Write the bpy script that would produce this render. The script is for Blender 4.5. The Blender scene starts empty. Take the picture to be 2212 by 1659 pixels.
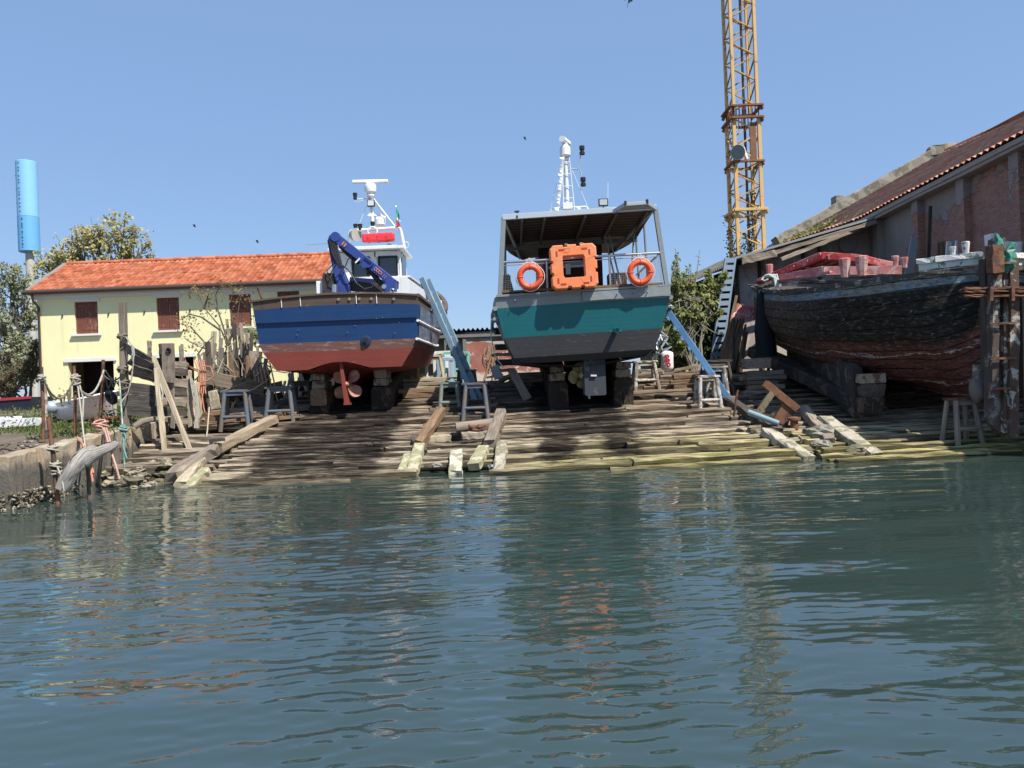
import bpy, math, random
import numpy as np
from mathutils import Vector, Matrix, noise as mnoise
random.seed(7)
RND = random.Random(11)
sc = bpy.context.scene
COL = sc.collection
# ------------------------------------------------------------------ camera, sky, sun, exposure
F = 1662.0; UC, VC = 1106.0, 829.5; ROLL = math.radians(2.2); HC = 2.0
cr, sr = math.cos(ROLL), math.sin(ROLL)
cam_d = bpy.data.cameras.new('camera'); cam = bpy.data.objects.new('camera', cam_d); COL.objects.link(cam)
cam_d.sensor_width = 36.0; cam_d.lens = 36.0 * F / 2212.0; cam_d.clip_start = 0.1; cam_d.clip_end = 3000
cam.matrix_world = Matrix(((cr, sr, 0, 0), (0, 0, -1, 0), (-sr, cr, 0, HC), (0, 0, 0, 1)))
sc.camera = cam
SUN_EL, SUN_AZ = math.radians(54), math.radians(135)      # azimuth from +Y towards +X
w = bpy.data.worlds.new('World'); sc.world = w; w.use_nodes = True
wn = w.node_tree.nodes; wl = w.node_tree.links
for n in list(wn): wn.remove(n)
sky = wn.new('ShaderNodeTexSky'); sky.sky_type = 'NISHITA'; sky.sun_disc = False
sky.sun_elevation = SUN_EL; sky.sun_rotation = SUN_AZ; sky.altitude = 0; sky.air_density = 1.0; sky.dust_density = 0.45; sky.ozone_density = 3.0
bg = wn.new('ShaderNodeBackground'); bg.inputs[1].default_value = 0.15
wo = wn.new('ShaderNodeOutputWorld'); 
smx = wn.new('ShaderNodeMix'); smx.data_type = 'RGBA'; smx.inputs[0].default_value = .74; smx.inputs[7].default_value = (1.10, 1.80, 3.10, 1)   # hazeless spring sky: flatter than the model
wl.new(sky.outputs[0], smx.inputs[6]); wl.new(smx.outputs[2], bg.inputs[0]); wl.new(bg.outputs[0], wo.inputs[0])
sd = bpy.data.lights.new('sun', 'SUN'); sd.energy = 5.0; sd.angle = math.radians(0.53); sd.color = (1.0, 0.945, 0.86)
so = bpy.data.objects.new('sun', sd); COL.objects.link(so)
SD = Vector((math.sin(SUN_AZ) * math.cos(SUN_EL), math.cos(SUN_AZ) * math.cos(SUN_EL), math.sin(SUN_EL)))
so.rotation_euler = SD.to_track_quat('Z', 'Y').to_euler(); so.location = (20, -20, 40)
sc.view_settings.view_transform = 'Standard'; sc.view_settings.look = 'None'
sc.view_settings.exposure = 0.56; sc.view_settings.gamma = 1.0
sc.cycles.max_bounces = 6; sc.cycles.use_denoising = True

# ------------------------------------------------------------------ measuring helpers
def at(u, v, D):                       # a point of the photograph at a chosen distance
    dx = (u - UC) / F; dy = (VC - v) / F
    return Vector(((dx * cr + dy * sr) * D, D, (-dx * sr + dy * cr) * D + HC))
SL = 0.21; Y0 = 17.4
def gz(y):                             # height of the slipway / yard
    if y < 26.5: return SL * (y - Y0)
    return SL * (26.5 - Y0) + 0.03 * (min(y, 45) - 26.5)
def gr(u, v, off=0.0):                 # a point of the photograph on the slipway plane
    dx = (u - UC) / F; dy = (VC - v) / F; k = -dx * sr + dy * cr
    D = (HC + SL * Y0 - off) / (SL - k)
    if D > 26.5 or D < 0:
        D = 26.6
        for _ in range(60):
            D += (HC + k * D - gz(D) - off) / (0.03 - k + 1e-6) * 0.5
            D = max(20.0, min(60.0, D))
    return at(u, v, D)

# ------------------------------------------------------------------ mesh builder
class MB:
    def __init__(s): s.v = []; s.f = []; s.l = []; s.m = []; s.s = []; s.mi = 0
    def add(s, vs, fs, ls=None, smooth=False):
        b = len(s.v); s.v += [tuple(p) for p in vs]
        s.l += [tuple(p) for p in (ls if ls is not None else vs)]
        for f in fs: s.f.append([b + i for i in f]); s.m.append(s.mi); s.s.append(smooth)
    def bar(s, p0, p1, w, h, up=(0, 0, 1), seg=1, jit=0.0, taper=1.0, bev=0.0, off=None):
        p0, p1 = Vector(p0), Vector(p1); d = p1 - p0; L = d.length
        if L < 1e-6: return
        d.normalize(); up = Vector(up)
        x = d.cross(up)
        if x.length < 1e-4: x = d.cross(Vector((0, 1, 0.01)))
        x.normalize(); z = x.cross(d); o = off if off is not None else RND.uniform(0, 40)
        c = min(w, h) * (bev if bev else 0.14) * 0.5
        prof = [(-w/2+c, -h/2), (w/2-c, -h/2), (w/2, -h/2+c), (w/2, h/2-c), (w/2-c, h/2), (-w/2+c, h/2), (-w/2, h/2-c), (-w/2, -h/2+c)]
        vs = []; ls = []
        for i in range(seg + 1):
            t = i / seg; k = 1 + (taper - 1) * t
            for (a, b) in prof:
                ja = RND.uniform(-jit, jit); jb = RND.uniform(-jit, jit); jl = RND.uniform(-jit, jit) * (2.5 if i in (0, seg) else 1)
                vs.append(p0 + d * (L * t + jl) + x * (a * k + ja) + z * (b * k + jb)); ls.append((L * t + o, a + o * .37, b + o * .71))
        n = 8; fs = []
        for i in range(seg):
            for j in range(n): fs.append((i*n+j, i*n+(j+1) % n, (i+1)*n+(j+1) % n, (i+1)*n+j))
        fs.append(tuple(range(n))[::-1]); fs.append(tuple(seg*n+j for j in range(n)))
        s.add(vs, [f[::-1] for f in fs], ls)
    def box(s, c, sx, sy, sz, bev=0.0, jit=0.0):
        c = Vector(c); s.bar(c - Vector((sx/2, 0, 0)), c + Vector((sx/2, 0, 0)), sy, sz, bev=bev or 0.04, jit=jit)
    def tube(s, pts, r, n=8, jit=0.0, caps=True):
        pts = [Vector(p) for p in pts]; m = len(pts); o = RND.uniform(0, 40); vs = []; ls = []; L = 0
        ref = None
        for i, p in enumerate(pts):
            t = (pts[min(i+1, m-1)] - pts[max(i-1, 0)])
            if t.length < 1e-9: t = Vector((0, 0, 1))
            t.normalize()
            if ref is None or abs(ref.dot(t)) > .95: ref = Vector((0, 0, 1)) if abs(t.z) < .9 else Vector((1, 0, 0))
            x = t.cross(ref).normalized(); y = x.cross(t); ref = y
            if i: L += (p - pts[i-1]).length
            rr = r[i] if isinstance(r, (list, tuple)) else r
            for j in range(n):
                a = 2*math.pi*j/n; q = rr * (1 + RND.uniform(-jit, jit))
                vs.append(p + x*(math.cos(a)*q) + y*(math.sin(a)*q)); ls.append((L + o, math.cos(a)*rr + o*.3, math.sin(a)*rr + o*.6))
        fs = [(i*n+j, (i+1)*n+j, (i+1)*n+(j+1) % n, i*n+(j+1) % n) for i in range(m-1) for j in range(n)]
        s.add(vs, [f[::-1] for f in fs], ls, smooth=True)
        if caps:
            s.add([vs[j] for j in range(n)], [tuple(range(n))], [ls[j] for j in range(n)])
            s.add([vs[(m-1)*n+j] for j in range(n)], [tuple(range(n))[::-1]], [ls[(m-1)*n+j] for j in range(n)])
    def lathe(s, base, prof, axis=(0, 0, 1), n=20, smooth=True):   # prof: (radius, height)
        base = Vector(base); a = Vector(axis).normalized(); x = a.orthogonal().normalized(); y = a.cross(x); vs = []
        for (r, h) in prof:
            for j in range(n):
                t = 2*math.pi*j/n; vs.append(base + a*h + x*(math.cos(t)*r) + y*(math.sin(t)*r))
        m = len(prof); runs = [[0]]                     # sharp profile corners get vertices of their own
        for i in range(m-1):
            if i and runs[-1] != [i]:
                a1 = math.atan2(prof[i][0]-prof[i-1][0], prof[i][1]-prof[i-1][1]); a2 = math.atan2(prof[i+1][0]-prof[i][0], prof[i+1][1]-prof[i][1])
                if abs((a2 - a1 + math.pi) % (2*math.pi) - math.pi) > .5: runs.append([i])
            runs[-1].append(i+1)
        for rn in runs:
            if len(rn) < 2: continue
            vv = vs[rn[0]*n:(rn[-1]+1)*n]
            s.add(vv, [(i*n+j, i*n+(j+1) % n, (i+1)*n+(j+1) % n, (i+1)*n+j) for i in range(len(rn)-1) for j in range(n)], smooth=smooth)
        s.add(vs[:n], [tuple(range(n))[::-1]]); s.add(vs[-n:], [tuple(range(n))])
    def prism(s, poly, ext, hole=None):                            # planar polygon pushed along ext
        ext = Vector(ext); a = [Vector(p) for p in poly]; n = len(a)
        s.add(a + [p + ext for p in a], [tuple(range(n))[::-1], tuple(range(n, 2*n))] + [(i, (i+1) % n, n+(i+1) % n, n+i) for i in range(n)])
    def grid(s, P, nu, nv, smooth=True, loc=None):                 # P(i,j) -> point
        vs = [P(i, j) for i in range(nu+1) for j in range(nv+1)]
        ls = [loc(i, j) for i in range(nu+1) for j in range(nv+1)] if loc else None
        fs = [(i*(nv+1)+j, (i+1)*(nv+1)+j, (i+1)*(nv+1)+j+1, i*(nv+1)+j+1) for i in range(nu) for j in range(nv)]
        s.add(vs, fs, ls, smooth)
    def torus(s, c, R, r, ax=(0, 1, 0), n=36, m=12, sy=1.0):
        c = Vector(c); a = Vector(ax).normalized(); x = a.orthogonal().normalized(); y = a.cross(x); vs = []
        for i in range(n):
            t = 2*math.pi*i/n; d = x*math.cos(t) + y*math.sin(t)
            for j in range(m):
                q = 2*math.pi*j/m; vs.append(c + d*(R + r*math.cos(q)) + a*(r*sy*math.sin(q)))
        fs = [(i*m+j, ((i+1) % n)*m+j, ((i+1) % n)*m+(j+1) % m, i*m+(j+1) % m) for i in range(n) for j in range(m)]
        s.add(vs, fs, smooth=True)
    def blob(s, c, rx, ry, rz, jit=.15, n=8, m=6, seed=0):
        c = Vector(c); vs = []; o = RND.uniform(0, 99)
        for i in range(m+1):
            ph = math.pi*i/m
            for j in range(n):
                t = 2*math.pi*j/n; d = Vector((math.sin(ph)*math.cos(t), math.sin(ph)*math.sin(t), math.cos(ph)))
                k = 1 + jit*2*mnoise.noise(d*1.7 + Vector((o, 0, 0))); vs.append(c + Vector((d.x*rx*k, d.y*ry*k, d.z*rz*k)))
        fs = [(i*n+j, (i+1)*n+j, (i+1)*n+(j+1) % n, i*n+(j+1) % n) for i in range(m) for j in range(n)]
        s.add(vs, fs, [v + Vector((o, o, 0)) for v in vs], smooth=True)
    def build(s, name, mats, parent=None, label=None, cat=None, group=None, kind=None, origin=None, local=False):
        if not isinstance(mats, (list, tuple)): mats = [mats]
        V = np.array(s.v, dtype=np.float64).reshape(-1, 3)
        o = bpy.data.objects.new(name, None) if False else None
        me = bpy.data.meshes.new(name)
        if parent is not None: off = np.zeros(3) if local else np.array(world_loc(parent))
        elif origin is not None: off = np.array(origin, dtype=float)
        elif local or len(V) == 0: off = np.zeros(3)
        else: off = np.array([(V[:, 0].min()+V[:, 0].max())/2, (V[:, 1].min()+V[:, 1].max())/2, V[:, 2].min()])
        me.from_pydata((V - off).tolist(), [], s.f)
        at_ = me.attributes.new('loc', 'FLOAT_VECTOR', 'POINT'); at_.data.foreach_set('vector', np.array(s.l, dtype=np.float32).ravel())
        me.polygons.foreach_set('material_index', s.m); me.polygons.foreach_set('use_smooth', s.s)
        for m in mats: me.materials.append(m)
        me.update()
        ob = bpy.data.objects.new(name, me); COL.objects.link(ob)
        if parent is not None: ob.parent = parent
        else: ob.location = off
        tag(ob, label, cat, group, kind)
        return ob
def world_loc(o):
    p = Vector(o.location)
    while o.parent is not None: o = o.parent; p = p + Vector(o.location)
    return p
def tag(o, label=None, cat=None, group=None, kind=None):
    if label: o['label'] = label
    if cat: o['category'] = cat
    if group: o['group'] = group
    if kind: o['kind'] = kind
    return o
def thing(name, label, cat, loc=(0, 0, 0), group=None):
    o = bpy.data.objects.new(name, None); COL.objects.link(o); o.location = loc; o.empty_display_size = .3
    return tag(o, label, cat, group)
def dup(root, loc, rz=0.0, label=None, group=None, scale=None):
    r = root.copy(); COL.objects.link(r); r.location = loc; r.rotation_euler = (0, 0, rz)
    if label: r['label'] = label
    if group: r['group'] = group
    if scale: r.scale = scale
    for ch in list(root.children):
        c = ch.copy(); COL.objects.link(c); c.parent = r
        for g in list(ch.children):
            d = g.copy(); COL.objects.link(d); d.parent = c
    return r

# ------------------------------------------------------------------ materials
class NT:
    def __init__(s, name):
        s.mat = bpy.data.materials.new(name); s.mat.use_nodes = True; s.t = s.mat.node_tree; s.n = s.t.nodes; s.k = s.t.links
        for n in list(s.n): s.n.remove(n)
        s.out = s.n.new('ShaderNodeOutputMaterial'); s.p = s.n.new('ShaderNodeBsdfPrincipled'); s.k.new(s.p.outputs[0], s.out.inputs[0])
    def link(s, a, b): s.k.new(a, b)
    def val(s, sock, v):
        if hasattr(v, 'is_output') or isinstance(v, bpy.types.NodeSocket): s.k.new(v, sock)
        else: sock.default_value = v
    def loc(s, scale=(1, 1, 1), name='loc'):
        a = s.n.new('ShaderNodeAttribute'); a.attribute_name = name
        m = s.n.new('ShaderNodeMapping'); m.inputs['Scale'].default_value = scale; s.link(a.outputs['Vector'], m.inputs[0]); return m.outputs[0]
    def pos(s, scale=(1, 1, 1)):
        a = s.n.new('ShaderNodeNewGeometry'); m = s.n.new('ShaderNodeMapping'); m.inputs['Scale'].default_value = scale
        s.link(a.outputs['Position'], m.inputs[0]); return m.outputs[0]
    def sep(s, v):
        a = s.n.new('ShaderNodeSeparateXYZ'); s.link(v, a.inputs[0]); return a.outputs
    def noise(s, vec, scale=1.0, detail=4, rough=.6, dist=0.0):
        a = s.n.new('ShaderNodeTexNoise'); s.link(vec, a.inputs['Vector']); a.inputs['Scale'].default_value = scale
        a.inputs['Detail'].default_value = detail; a.inputs['Roughness'].default_value = rough; a.inputs['Distortion'].default_value = dist
        return a.outputs[0]
    def ramp(s, fac, stops, inter='LINEAR'):
        a = s.n.new('ShaderNodeValToRGB'); s.link(fac, a.inputs[0]); e = a.color_ramp.elements; a.color_ramp.interpolation = inter
        while len(e) < len(stops): e.new(0.5)
        for q, (p, c) in zip(e, stops): q.position = p; q.color = (c[0], c[1], c[2], 1) if isinstance(c, (tuple, list)) else (c, c, c, 1)
        return a.outputs[0]
    def mix(s, fac, a, b, mode='MIX'):
        m = s.n.new('ShaderNodeMix'); m.data_type = 'RGBA'; m.blend_type = mode
        s.val(m.inputs[0], fac)
        for sock, v in ((m.inputs[6], a), (m.inputs[7], b)):
            if isinstance(v, (tuple, list)): sock.default_value = (v[0], v[1], v[2], 1)
            else: s.link(v, sock)
        return m.outputs[2]
    def math(s, op, a, b=None, c=None, clamp=False):
        m = s.n.new('ShaderNodeMath'); m.operation = op; m.use_clamp = clamp; s.val(m.inputs[0], a)
        if b is not None: s.val(m.inputs[1], b)
        if c is not None: s.val(m.inputs[2], c)
        return m.outputs[0]
    def step(s, v, lo, hi):
        m = s.n.new('ShaderNodeMapRange'); m.interpolation_type = 'SMOOTHSTEP'; s.val(m.inputs[0], v); m.inputs[1].default_value = lo; m.inputs[2].default_value = hi
        return m.outputs[0]
    def rnd(s): return s.n.new('ShaderNodeObjectInfo').outputs['Random']
    def bump(s, h, strength=.3, dist=.02):
        b = s.n.new('ShaderNodeBump'); s.link(h, b.inputs['Height']); b.inputs['Strength'].default_value = strength; b.inputs['Distance'].default_value = dist
        s.link(b.outputs[0], s.p.inputs['Normal'])
    def done(s, col, rough=.8, metal=0.0, spec=.4):
        s.val(s.p.inputs['Base Color'], (*col, 1) if isinstance(col, tuple) else col)
        s.val(s.p.inputs['Roughness'], rough); s.p.inputs['Metallic'].default_value = metal; s.p.inputs['Specular IOR Level'].default_value = spec
        return s.mat
def paint(name, c, rough=.5, var=.18, scale=1.6, wear=None, wamt=.35, bump=.12, metal=0.0, spec=.4, ws=2.2, streak=None):
    t = NT(name); L = t.loc()
    n = t.noise(L, scale, 5, .6); f = t.noise(L, scale * 9, 3, .6)
    col = t.mix(n, tuple(x * (1 - var) for x in c), tuple(min(1, x * (1 + var)) for x in c))
    col = t.mix(t.math('MULTIPLY', f, .22), col, tuple(x * .55 for x in c))
    if streak:
        sn = t.noise(t.loc((2.2, 2.2, .16)), 2.0, 4, .65)
        col = t.mix(t.ramp(sn, [(.56, 0), (.74, .75)]), col, streak)
    if wear:
        wn = t.noise(L, ws, 7, .72, .4)
        col = t.mix(t.ramp(wn, [(.69 - wamt * .3, 0), (.72 - wamt * .3, 1)]), col, wear)
    t.bump(f, bump, .02)
    return t.done(col, rough, metal, spec)
def wood(name, a, b, c, rough=.9, bump=.55, gs=(1.3, 22, 22), rv=.35):
    t = NT(name); g = t.noise(t.loc(gs), 1.0, 6, .68, .5); k = t.noise(t.loc((.7, 2.0, 2.0)), 1.3, 4, .6)
    col = t.ramp(g, [(.28, c), (.48, a), (.72, b)])
    col = t.mix(t.ramp(k, [(.35, 0), (.7, .6)]), col, tuple(x * .62 for x in a))
    r = t.math('MULTIPLY_ADD', t.rnd(), rv, 1 - rv / 2)
    cb = t.n.new('ShaderNodeCombineColor'); [t.link(r, cb.inputs[i]) for i in range(3)]
    col = t.mix(1.0, col, cb.outputs[0], 'MULTIPLY')
    t.bump(g, bump, .03)
    return t.done(col, rough, 0, .25)
W_grey = wood('weathered_wood', (.25, .205, .16), (.42, .36, .285), (.075, .06, .045))
W_dark = wood('dark_wood', (.085, .07, .058), (.17, .145, .125), (.025, .02, .017))
W_brown = wood('brown_wood', (.21, .135, .08), (.36, .25, .16), (.06, .038, .022))
W_pale = wood('pale_wood', (.42, .355, .25), (.6, .53, .4), (.15, .12, .085))
W_blue = paint('blue_paint_wood', (.12, .29, .52), .6, .2, 2, (.3, .34, .36), .3, .25)
W_greyblue = paint('grey_blue_paint_wood', (.10, .125, .155), .8, .3, 2.5, (.13, .105, .08), .6, .3)
W_white = paint('worn_white_paint', (.46, .44, .40), .8, .25, 3, (.2, .165, .125), .7, .4, ws=4)
M_rust = paint('rusty_iron', (.17, .075, .04), .85, .45, 3, (.07, .04, .03), .6, .4)
M_darkiron = paint('dark_iron', (.035, .032, .03), .6, .3, 3, (.09, .05, .03), .4, .2)
M_white = paint('white_paint', (.78, .79, .79), .4, .05, 2, None, 0, .04, streak=(.55, .5, .42))
M_black = paint('black_plastic', (.018, .018, .02), .4, .2)
M_rubber = paint('black_hose', (.02, .02, .021), .5, .2)
M_steel = paint('bare_steel', (.55, .56, .57), .28, .1, 3, None, 0, .03, metal=.9)
M_galv = paint('galvanised_grey', (.36, .41, .45), .5, .1, 3, None, 0, .06, metal=.25)
M_glass = NT('dark_glass').done((.02, .026, .03), .04, 0, .9)
M_rope = paint('pale_rope', (.38, .355, .295), .9, .35, 8, (.2, .18, .14), .4)
M_ropegrn = paint('green_rope', (.14, .27, .24), .9, .3, 8, (.36, .37, .32), .6)
M_ropeorg = paint('orange_rope', (.5, .2, .11), .9, .3, 8, (.45, .33, .25), .5)
M_ropedark = paint('dark_rope', (.16, .14, .11), .9, .4, 8)
# ================================================================== SETTING
# ---- water: one sheet with real ripples
def make_water():
    rng = np.random.default_rng(5)
    ys = [2.0]
    while ys[-1] < 33: ys.append(ys[-1] + max(.010, .0036 * ys[-1]))
    ys = np.array(ys); nx = 700; sx = np.linspace(-1, 1, nx)
    Y = np.repeat(ys[:, None], nx, 1); X = sx[None, :] * (Y * .92 + 3.0)
    dy = np.maximum(.010, .0036 * Y)
    Z = np.zeros_like(X)
    comps = []
    for lam, amp, n, spread, d0 in ((1.5, .0030, 8, .4, 1.50), (.70, .0016, 12, .42, 1.60), (.36, .0012, 18, .40, 1.50), (.20, .00128, 20, .38, 1.58), (.125, .00036, 18, .5, 1.52)):
        for _ in range(n):
            l = lam * rng.uniform(.72, 1.4); th = d0 + rng.normal(0, spread) * .62
            comps.append((l, amp * rng.uniform(.5, 1.2) * math.sqrt(8 / n), th, rng.uniform(0, 6.28)))
    W = .75 + .5 * np.sin(X * .55 + .8 * np.sin(Y * .41)) * np.sin(Y * .37 + 1.1 + .7 * np.sin(X * .3)) + .25 * np.sin(X * 1.3 - Y * .9)
    W = np.clip(W, .3, 1.5)
    for (l, a, th, ph) in comps:
        k = 2 * math.pi / l
        fade = np.clip((l / dy - 2.6) / 2.0, 0, 1)
        arg = k * (X * math.cos(th) + Y * math.sin(th)) + ph + .9 * np.sin(.6 * X / l ** .5 + ph) * .6
        Z += a * fade * np.sin(arg) * (W if l < 1 else 1)
    edge = np.clip((1 - np.abs(sx[None, :])) * 8, 0, 1); Z *= edge
    Z *= np.clip((Y - 2.0) / .5, 0, 1) * np.clip((33 - Y) / 3, 0, 1)
    ny = len(ys); V = np.stack([X, Y, Z], -1).reshape(-1, 3)
    idx = np.arange(ny * nx).reshape(ny, nx)
    Q = np.stack([idx[:-1, :-1], idx[:-1, 1:], idx[1:, 1:], idx[1:, :-1]], -1).reshape(-1, 4)
    # calm skirt around the rippled part
    sk = [(-400, -300, 0), (400, -300, 0), (400, 33.0, 0), (-400, 33.0, 0)]
    b = len(V); V = np.concatenate([V, np.array(sk, float)])
    ex = [[b, b+1, int(idx[0, -1]), int(idx[0, 0])], [b+1, b+2, int(idx[-1, -1]), int(idx[0, -1])], [b+3, b, int(idx[0, 0]), int(idx[-1, 0])]]
    me = bpy.data.meshes.new('water'); faces = Q.tolist() + ex
    me.from_pydata(V.tolist(), [], faces); me.polygons.foreach_set('use_smooth', [True] * len(faces)); me.update()
    t = NT('water_surface'); P = t.pos()
    n1 = t.noise(t.pos((.38, 1.5, 1)), 4.6, 3, .5, .3); n2 = t.noise(t.pos((.8, 2.2, 1)), 14.0, 2, .5)
    h = t.math('ADD', t.math('MULTIPLY', n1, .0024), t.math('MULTIPLY', n2, .0003))
    b_ = t.n.new('ShaderNodeBump'); b_.inputs['Strength'].default_value = 1; b_.inputs['Distance'].default_value = 1; t.link(h, b_.inputs['Height']); t.link(b_.outputs[0], t.p.inputs['Normal'])
    big = t.noise(P, .35, 3, .5)
    t.done(t.mix(big, (.024, .042, .036), (.034, .056, .049)), .008, 0, .5); t.p.inputs['IOR'].default_value = 1.8
    me.materials.append(t.mat)
    o = bpy.data.objects.new('water', me); COL.objects.link(o); tag(o, kind='structure')
make_water()

# ---- ground
def ground_mat():
    t = NT('yard_ground'); P = t.pos()
    n = t.noise(P, .7, 6, .65); f = t.noise(P, 9, 4, .7)
    col = t.ramp(n, [(.3, (.10, .082, .062)), (.55, (.19, .16, .12)), (.75, (.28, .245, .19))])
    col = t.mix(t.math('MULTIPLY', f, .6), col, (.05, .042, .034)); t.bump(f, .8, .05)
    return t.done(col, .95, 0, .2)
G_yard = ground_mat()
def bed_mat():
    t = NT('slip_bed'); n = t.noise(t.pos(), 3, 5, .65); t.bump(n, .8, .05)
    return t.done(t.ramp(n, [(.3, (.018, .015, .012)), (.7, (.075, .06, .042))]), .9, 0, .2)
m = MB()   # yard: slip bed rising into the yard
ysl = [14, 16, 17.4, 19, 21, 23, 25, 26.5, 28, 31, 36, 45, 70, 140, 400, 1500]; xsl = [-10.4, -8, -6, -3, 0, 3, 6, 9, 12, 15, 20, 40, 100, 600]
m.grid(lambda i, j: Vector((xsl[i], ysl[j], gz(ysl[j]) - .16)), len(xsl)-1, len(ysl)-1)
m.build('ground', bed_mat(), kind='structure')
def lz(y): return float(np.interp(y, [14.3, 15.5, 22, 27, 33, 60], [.98, 1.02, 1.32, 1.6, 2.0, 2.3]))
m = MB(); xs2 = [-600, -120, -60, -40, -30, -24, -20, -17, -14.5, -12.5, -11, -10.2]; ys2 = [14.45, 15.5, 17, 19, 22, 25, 28, 31, 34, 40, 60, 140, 400, 1500]
m.grid(lambda i, j: Vector((xs2[i], ys2[j], lz(ys2[j]) - .03 + .05*mnoise.noise(Vector((xs2[i]*.5, ys2[j]*.5, 0))))), len(xs2)-1, len(ys2)-1)
m.build('bank', G_yard, kind='structure')

# ---- slipway of rough timbers
def slip_mat(kk=1.0):
    t = NT('slip_timber'); g = t.noise(t.loc((.9, 20, 20)), 1.0, 6, .7, .6); P = t.pos(); X, Y, Z = t.sep(P)
    k = t.noise(t.pos((.6, 2.0, 2.0)), 1.6, 4, .65)
    col = t.ramp(g, [(.27, (.07, .055, .042)), (.42, (.35, .29, .22)), (.68, (.58, .50, .385))])
    col = t.mix(t.ramp(k, [(.4, 0), (.72, .5)]), col, (.115, .085, .06))
    # upper part: browner, drier oak
    up = t.step(t.math('ADD', Z, t.math('MULTIPLY', k, .5)), .85, 1.35)
    col = t.mix(t.math('MULTIPLY', up, .55), col, t.ramp(g, [(.3, (.045, .03, .02)), (.7, (.2, .13, .082))]))
    # algae towards the tide line
    an = t.noise(t.pos((.5, 2.2, 2.2)), 1.4, 6, .72)
    al = t.math('MULTIPLY', t.step(t.math('ADD', Z, t.math('MULTIPLY', t.math('SUBTRACT', an, .5), 1.6)), .70, .28), t.step(X, -3.5, 4.5))
    al = t.math('ADD', t.math('MULTIPLY', al, .7), t.math('MULTIPLY', t.step(t.math('ADD', Z, t.math('MULTIPLY', t.math('SUBTRACT', an, .5), .9)), .3, .1), .2), clamp=True)
    col = t.mix(t.math('MULTIPLY', al, t.ramp(t.noise(t.loc((.7, 6, 6)), 1.6, 5, .7), [(.36, .15), (.56, .9)])), col, t.ramp(g, [(.3, (.10, .095, .02)), (.5, (.36, .34, .085)), (.8, (.56, .51, .22))]))
    # tar dripped from the hulls; up-slope the dark lanes also paint in under-hull shade
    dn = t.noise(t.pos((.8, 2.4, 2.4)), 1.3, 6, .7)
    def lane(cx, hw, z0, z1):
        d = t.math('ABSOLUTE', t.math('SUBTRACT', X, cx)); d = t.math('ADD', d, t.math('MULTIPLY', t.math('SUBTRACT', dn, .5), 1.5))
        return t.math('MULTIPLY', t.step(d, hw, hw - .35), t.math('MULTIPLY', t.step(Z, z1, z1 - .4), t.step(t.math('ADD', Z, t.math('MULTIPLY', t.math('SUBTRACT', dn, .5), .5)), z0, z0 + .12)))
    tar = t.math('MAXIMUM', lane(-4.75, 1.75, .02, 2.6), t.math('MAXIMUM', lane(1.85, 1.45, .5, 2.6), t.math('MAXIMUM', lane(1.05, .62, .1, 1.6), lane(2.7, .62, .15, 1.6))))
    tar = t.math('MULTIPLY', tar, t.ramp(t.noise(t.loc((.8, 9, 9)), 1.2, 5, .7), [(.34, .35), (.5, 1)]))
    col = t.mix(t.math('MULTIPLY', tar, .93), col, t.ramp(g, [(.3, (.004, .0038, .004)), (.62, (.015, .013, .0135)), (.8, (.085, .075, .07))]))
    # wet strip
    wet = t.step(t.math('ADD', Z, t.math('MULTIPLY', t.math('SUBTRACT', dn, .5), .25)), .12, .0)
    col = t.mix(t.math('MULTIPLY', wet, .75), col, (.03, .028, .016))
    ng = t.n.new('ShaderNodeNewGeometry'); ny = t.sep(ng.outputs['True Normal'])[1]       # timber faces turned to the water are darkened; gaps read as dark lines
    front_dark = t.math('MULTIPLY', t.step(t.math('MULTIPLY', ny, -1), .6, .97), t.ramp(dn, [(.3, .5), (.6, 1)]))
    col = t.mix(t.math('MULTIPLY', front_dark, .8), col, (.018, .014, .011))
    col = t.mix(1.0, col, (kk, kk*.985, kk*.96), 'MULTIPLY')
    t.bump(g, 1.0, .06)
    return t.done(col, t.math('MULTIPLY_ADD', t.math('MAXIMUM', wet, t.math('MULTIPLY', tar, .3)), -.45, .92), 0, .12)
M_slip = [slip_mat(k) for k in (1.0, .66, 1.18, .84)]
def slipway(name, x0, x1, ya, yb, skew, seed, broken=0.0):
    R = random.Random(seed); m = MB(); y = ya
    while y < yb:
        pitch = R.uniform(.19, .34); x = x0 - R.uniform(0, .25)
        while x < x1 - .3:
            L = R.uniform(2.4, 7.5); xe = min(x1 + R.uniform(-.1, .25), x + L)
            if xe > x1 - .8: xe = x1 + R.uniform(-.1, .2)
            if R.random() >= broken:
                dyy = R.uniform(-.05, .05); h = R.choice([R.uniform(-.11, .02), R.uniform(-.03, .08)]); m.mi = R.choice([0, 0, 1, 2, 3])
                a = Vector((x, y + skew*(x-x0) + dyy, gz(y + skew*(x-x0)) + h - .02)); b = Vector((xe - .03, y + skew*(xe-x0) - dyy, gz(y + skew*(xe-x0)) + h + R.uniform(-.03, .03) - .02))
                m.bar(a, b, pitch*R.uniform(.7, .93), R.uniform(.18, .26), seg=max(4, int((xe-x)/.35)), jit=.019, bev=.45)
            x = xe
        y += pitch
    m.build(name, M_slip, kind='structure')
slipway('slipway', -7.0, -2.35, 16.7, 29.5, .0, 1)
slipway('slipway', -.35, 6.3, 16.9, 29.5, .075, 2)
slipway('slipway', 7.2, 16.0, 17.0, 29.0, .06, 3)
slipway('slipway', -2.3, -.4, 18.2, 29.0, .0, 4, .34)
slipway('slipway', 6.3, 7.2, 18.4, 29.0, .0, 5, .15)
slipway('slipway', -9.75, -7.15, 18.7, 23.5, -.03, 6, .35)

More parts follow.
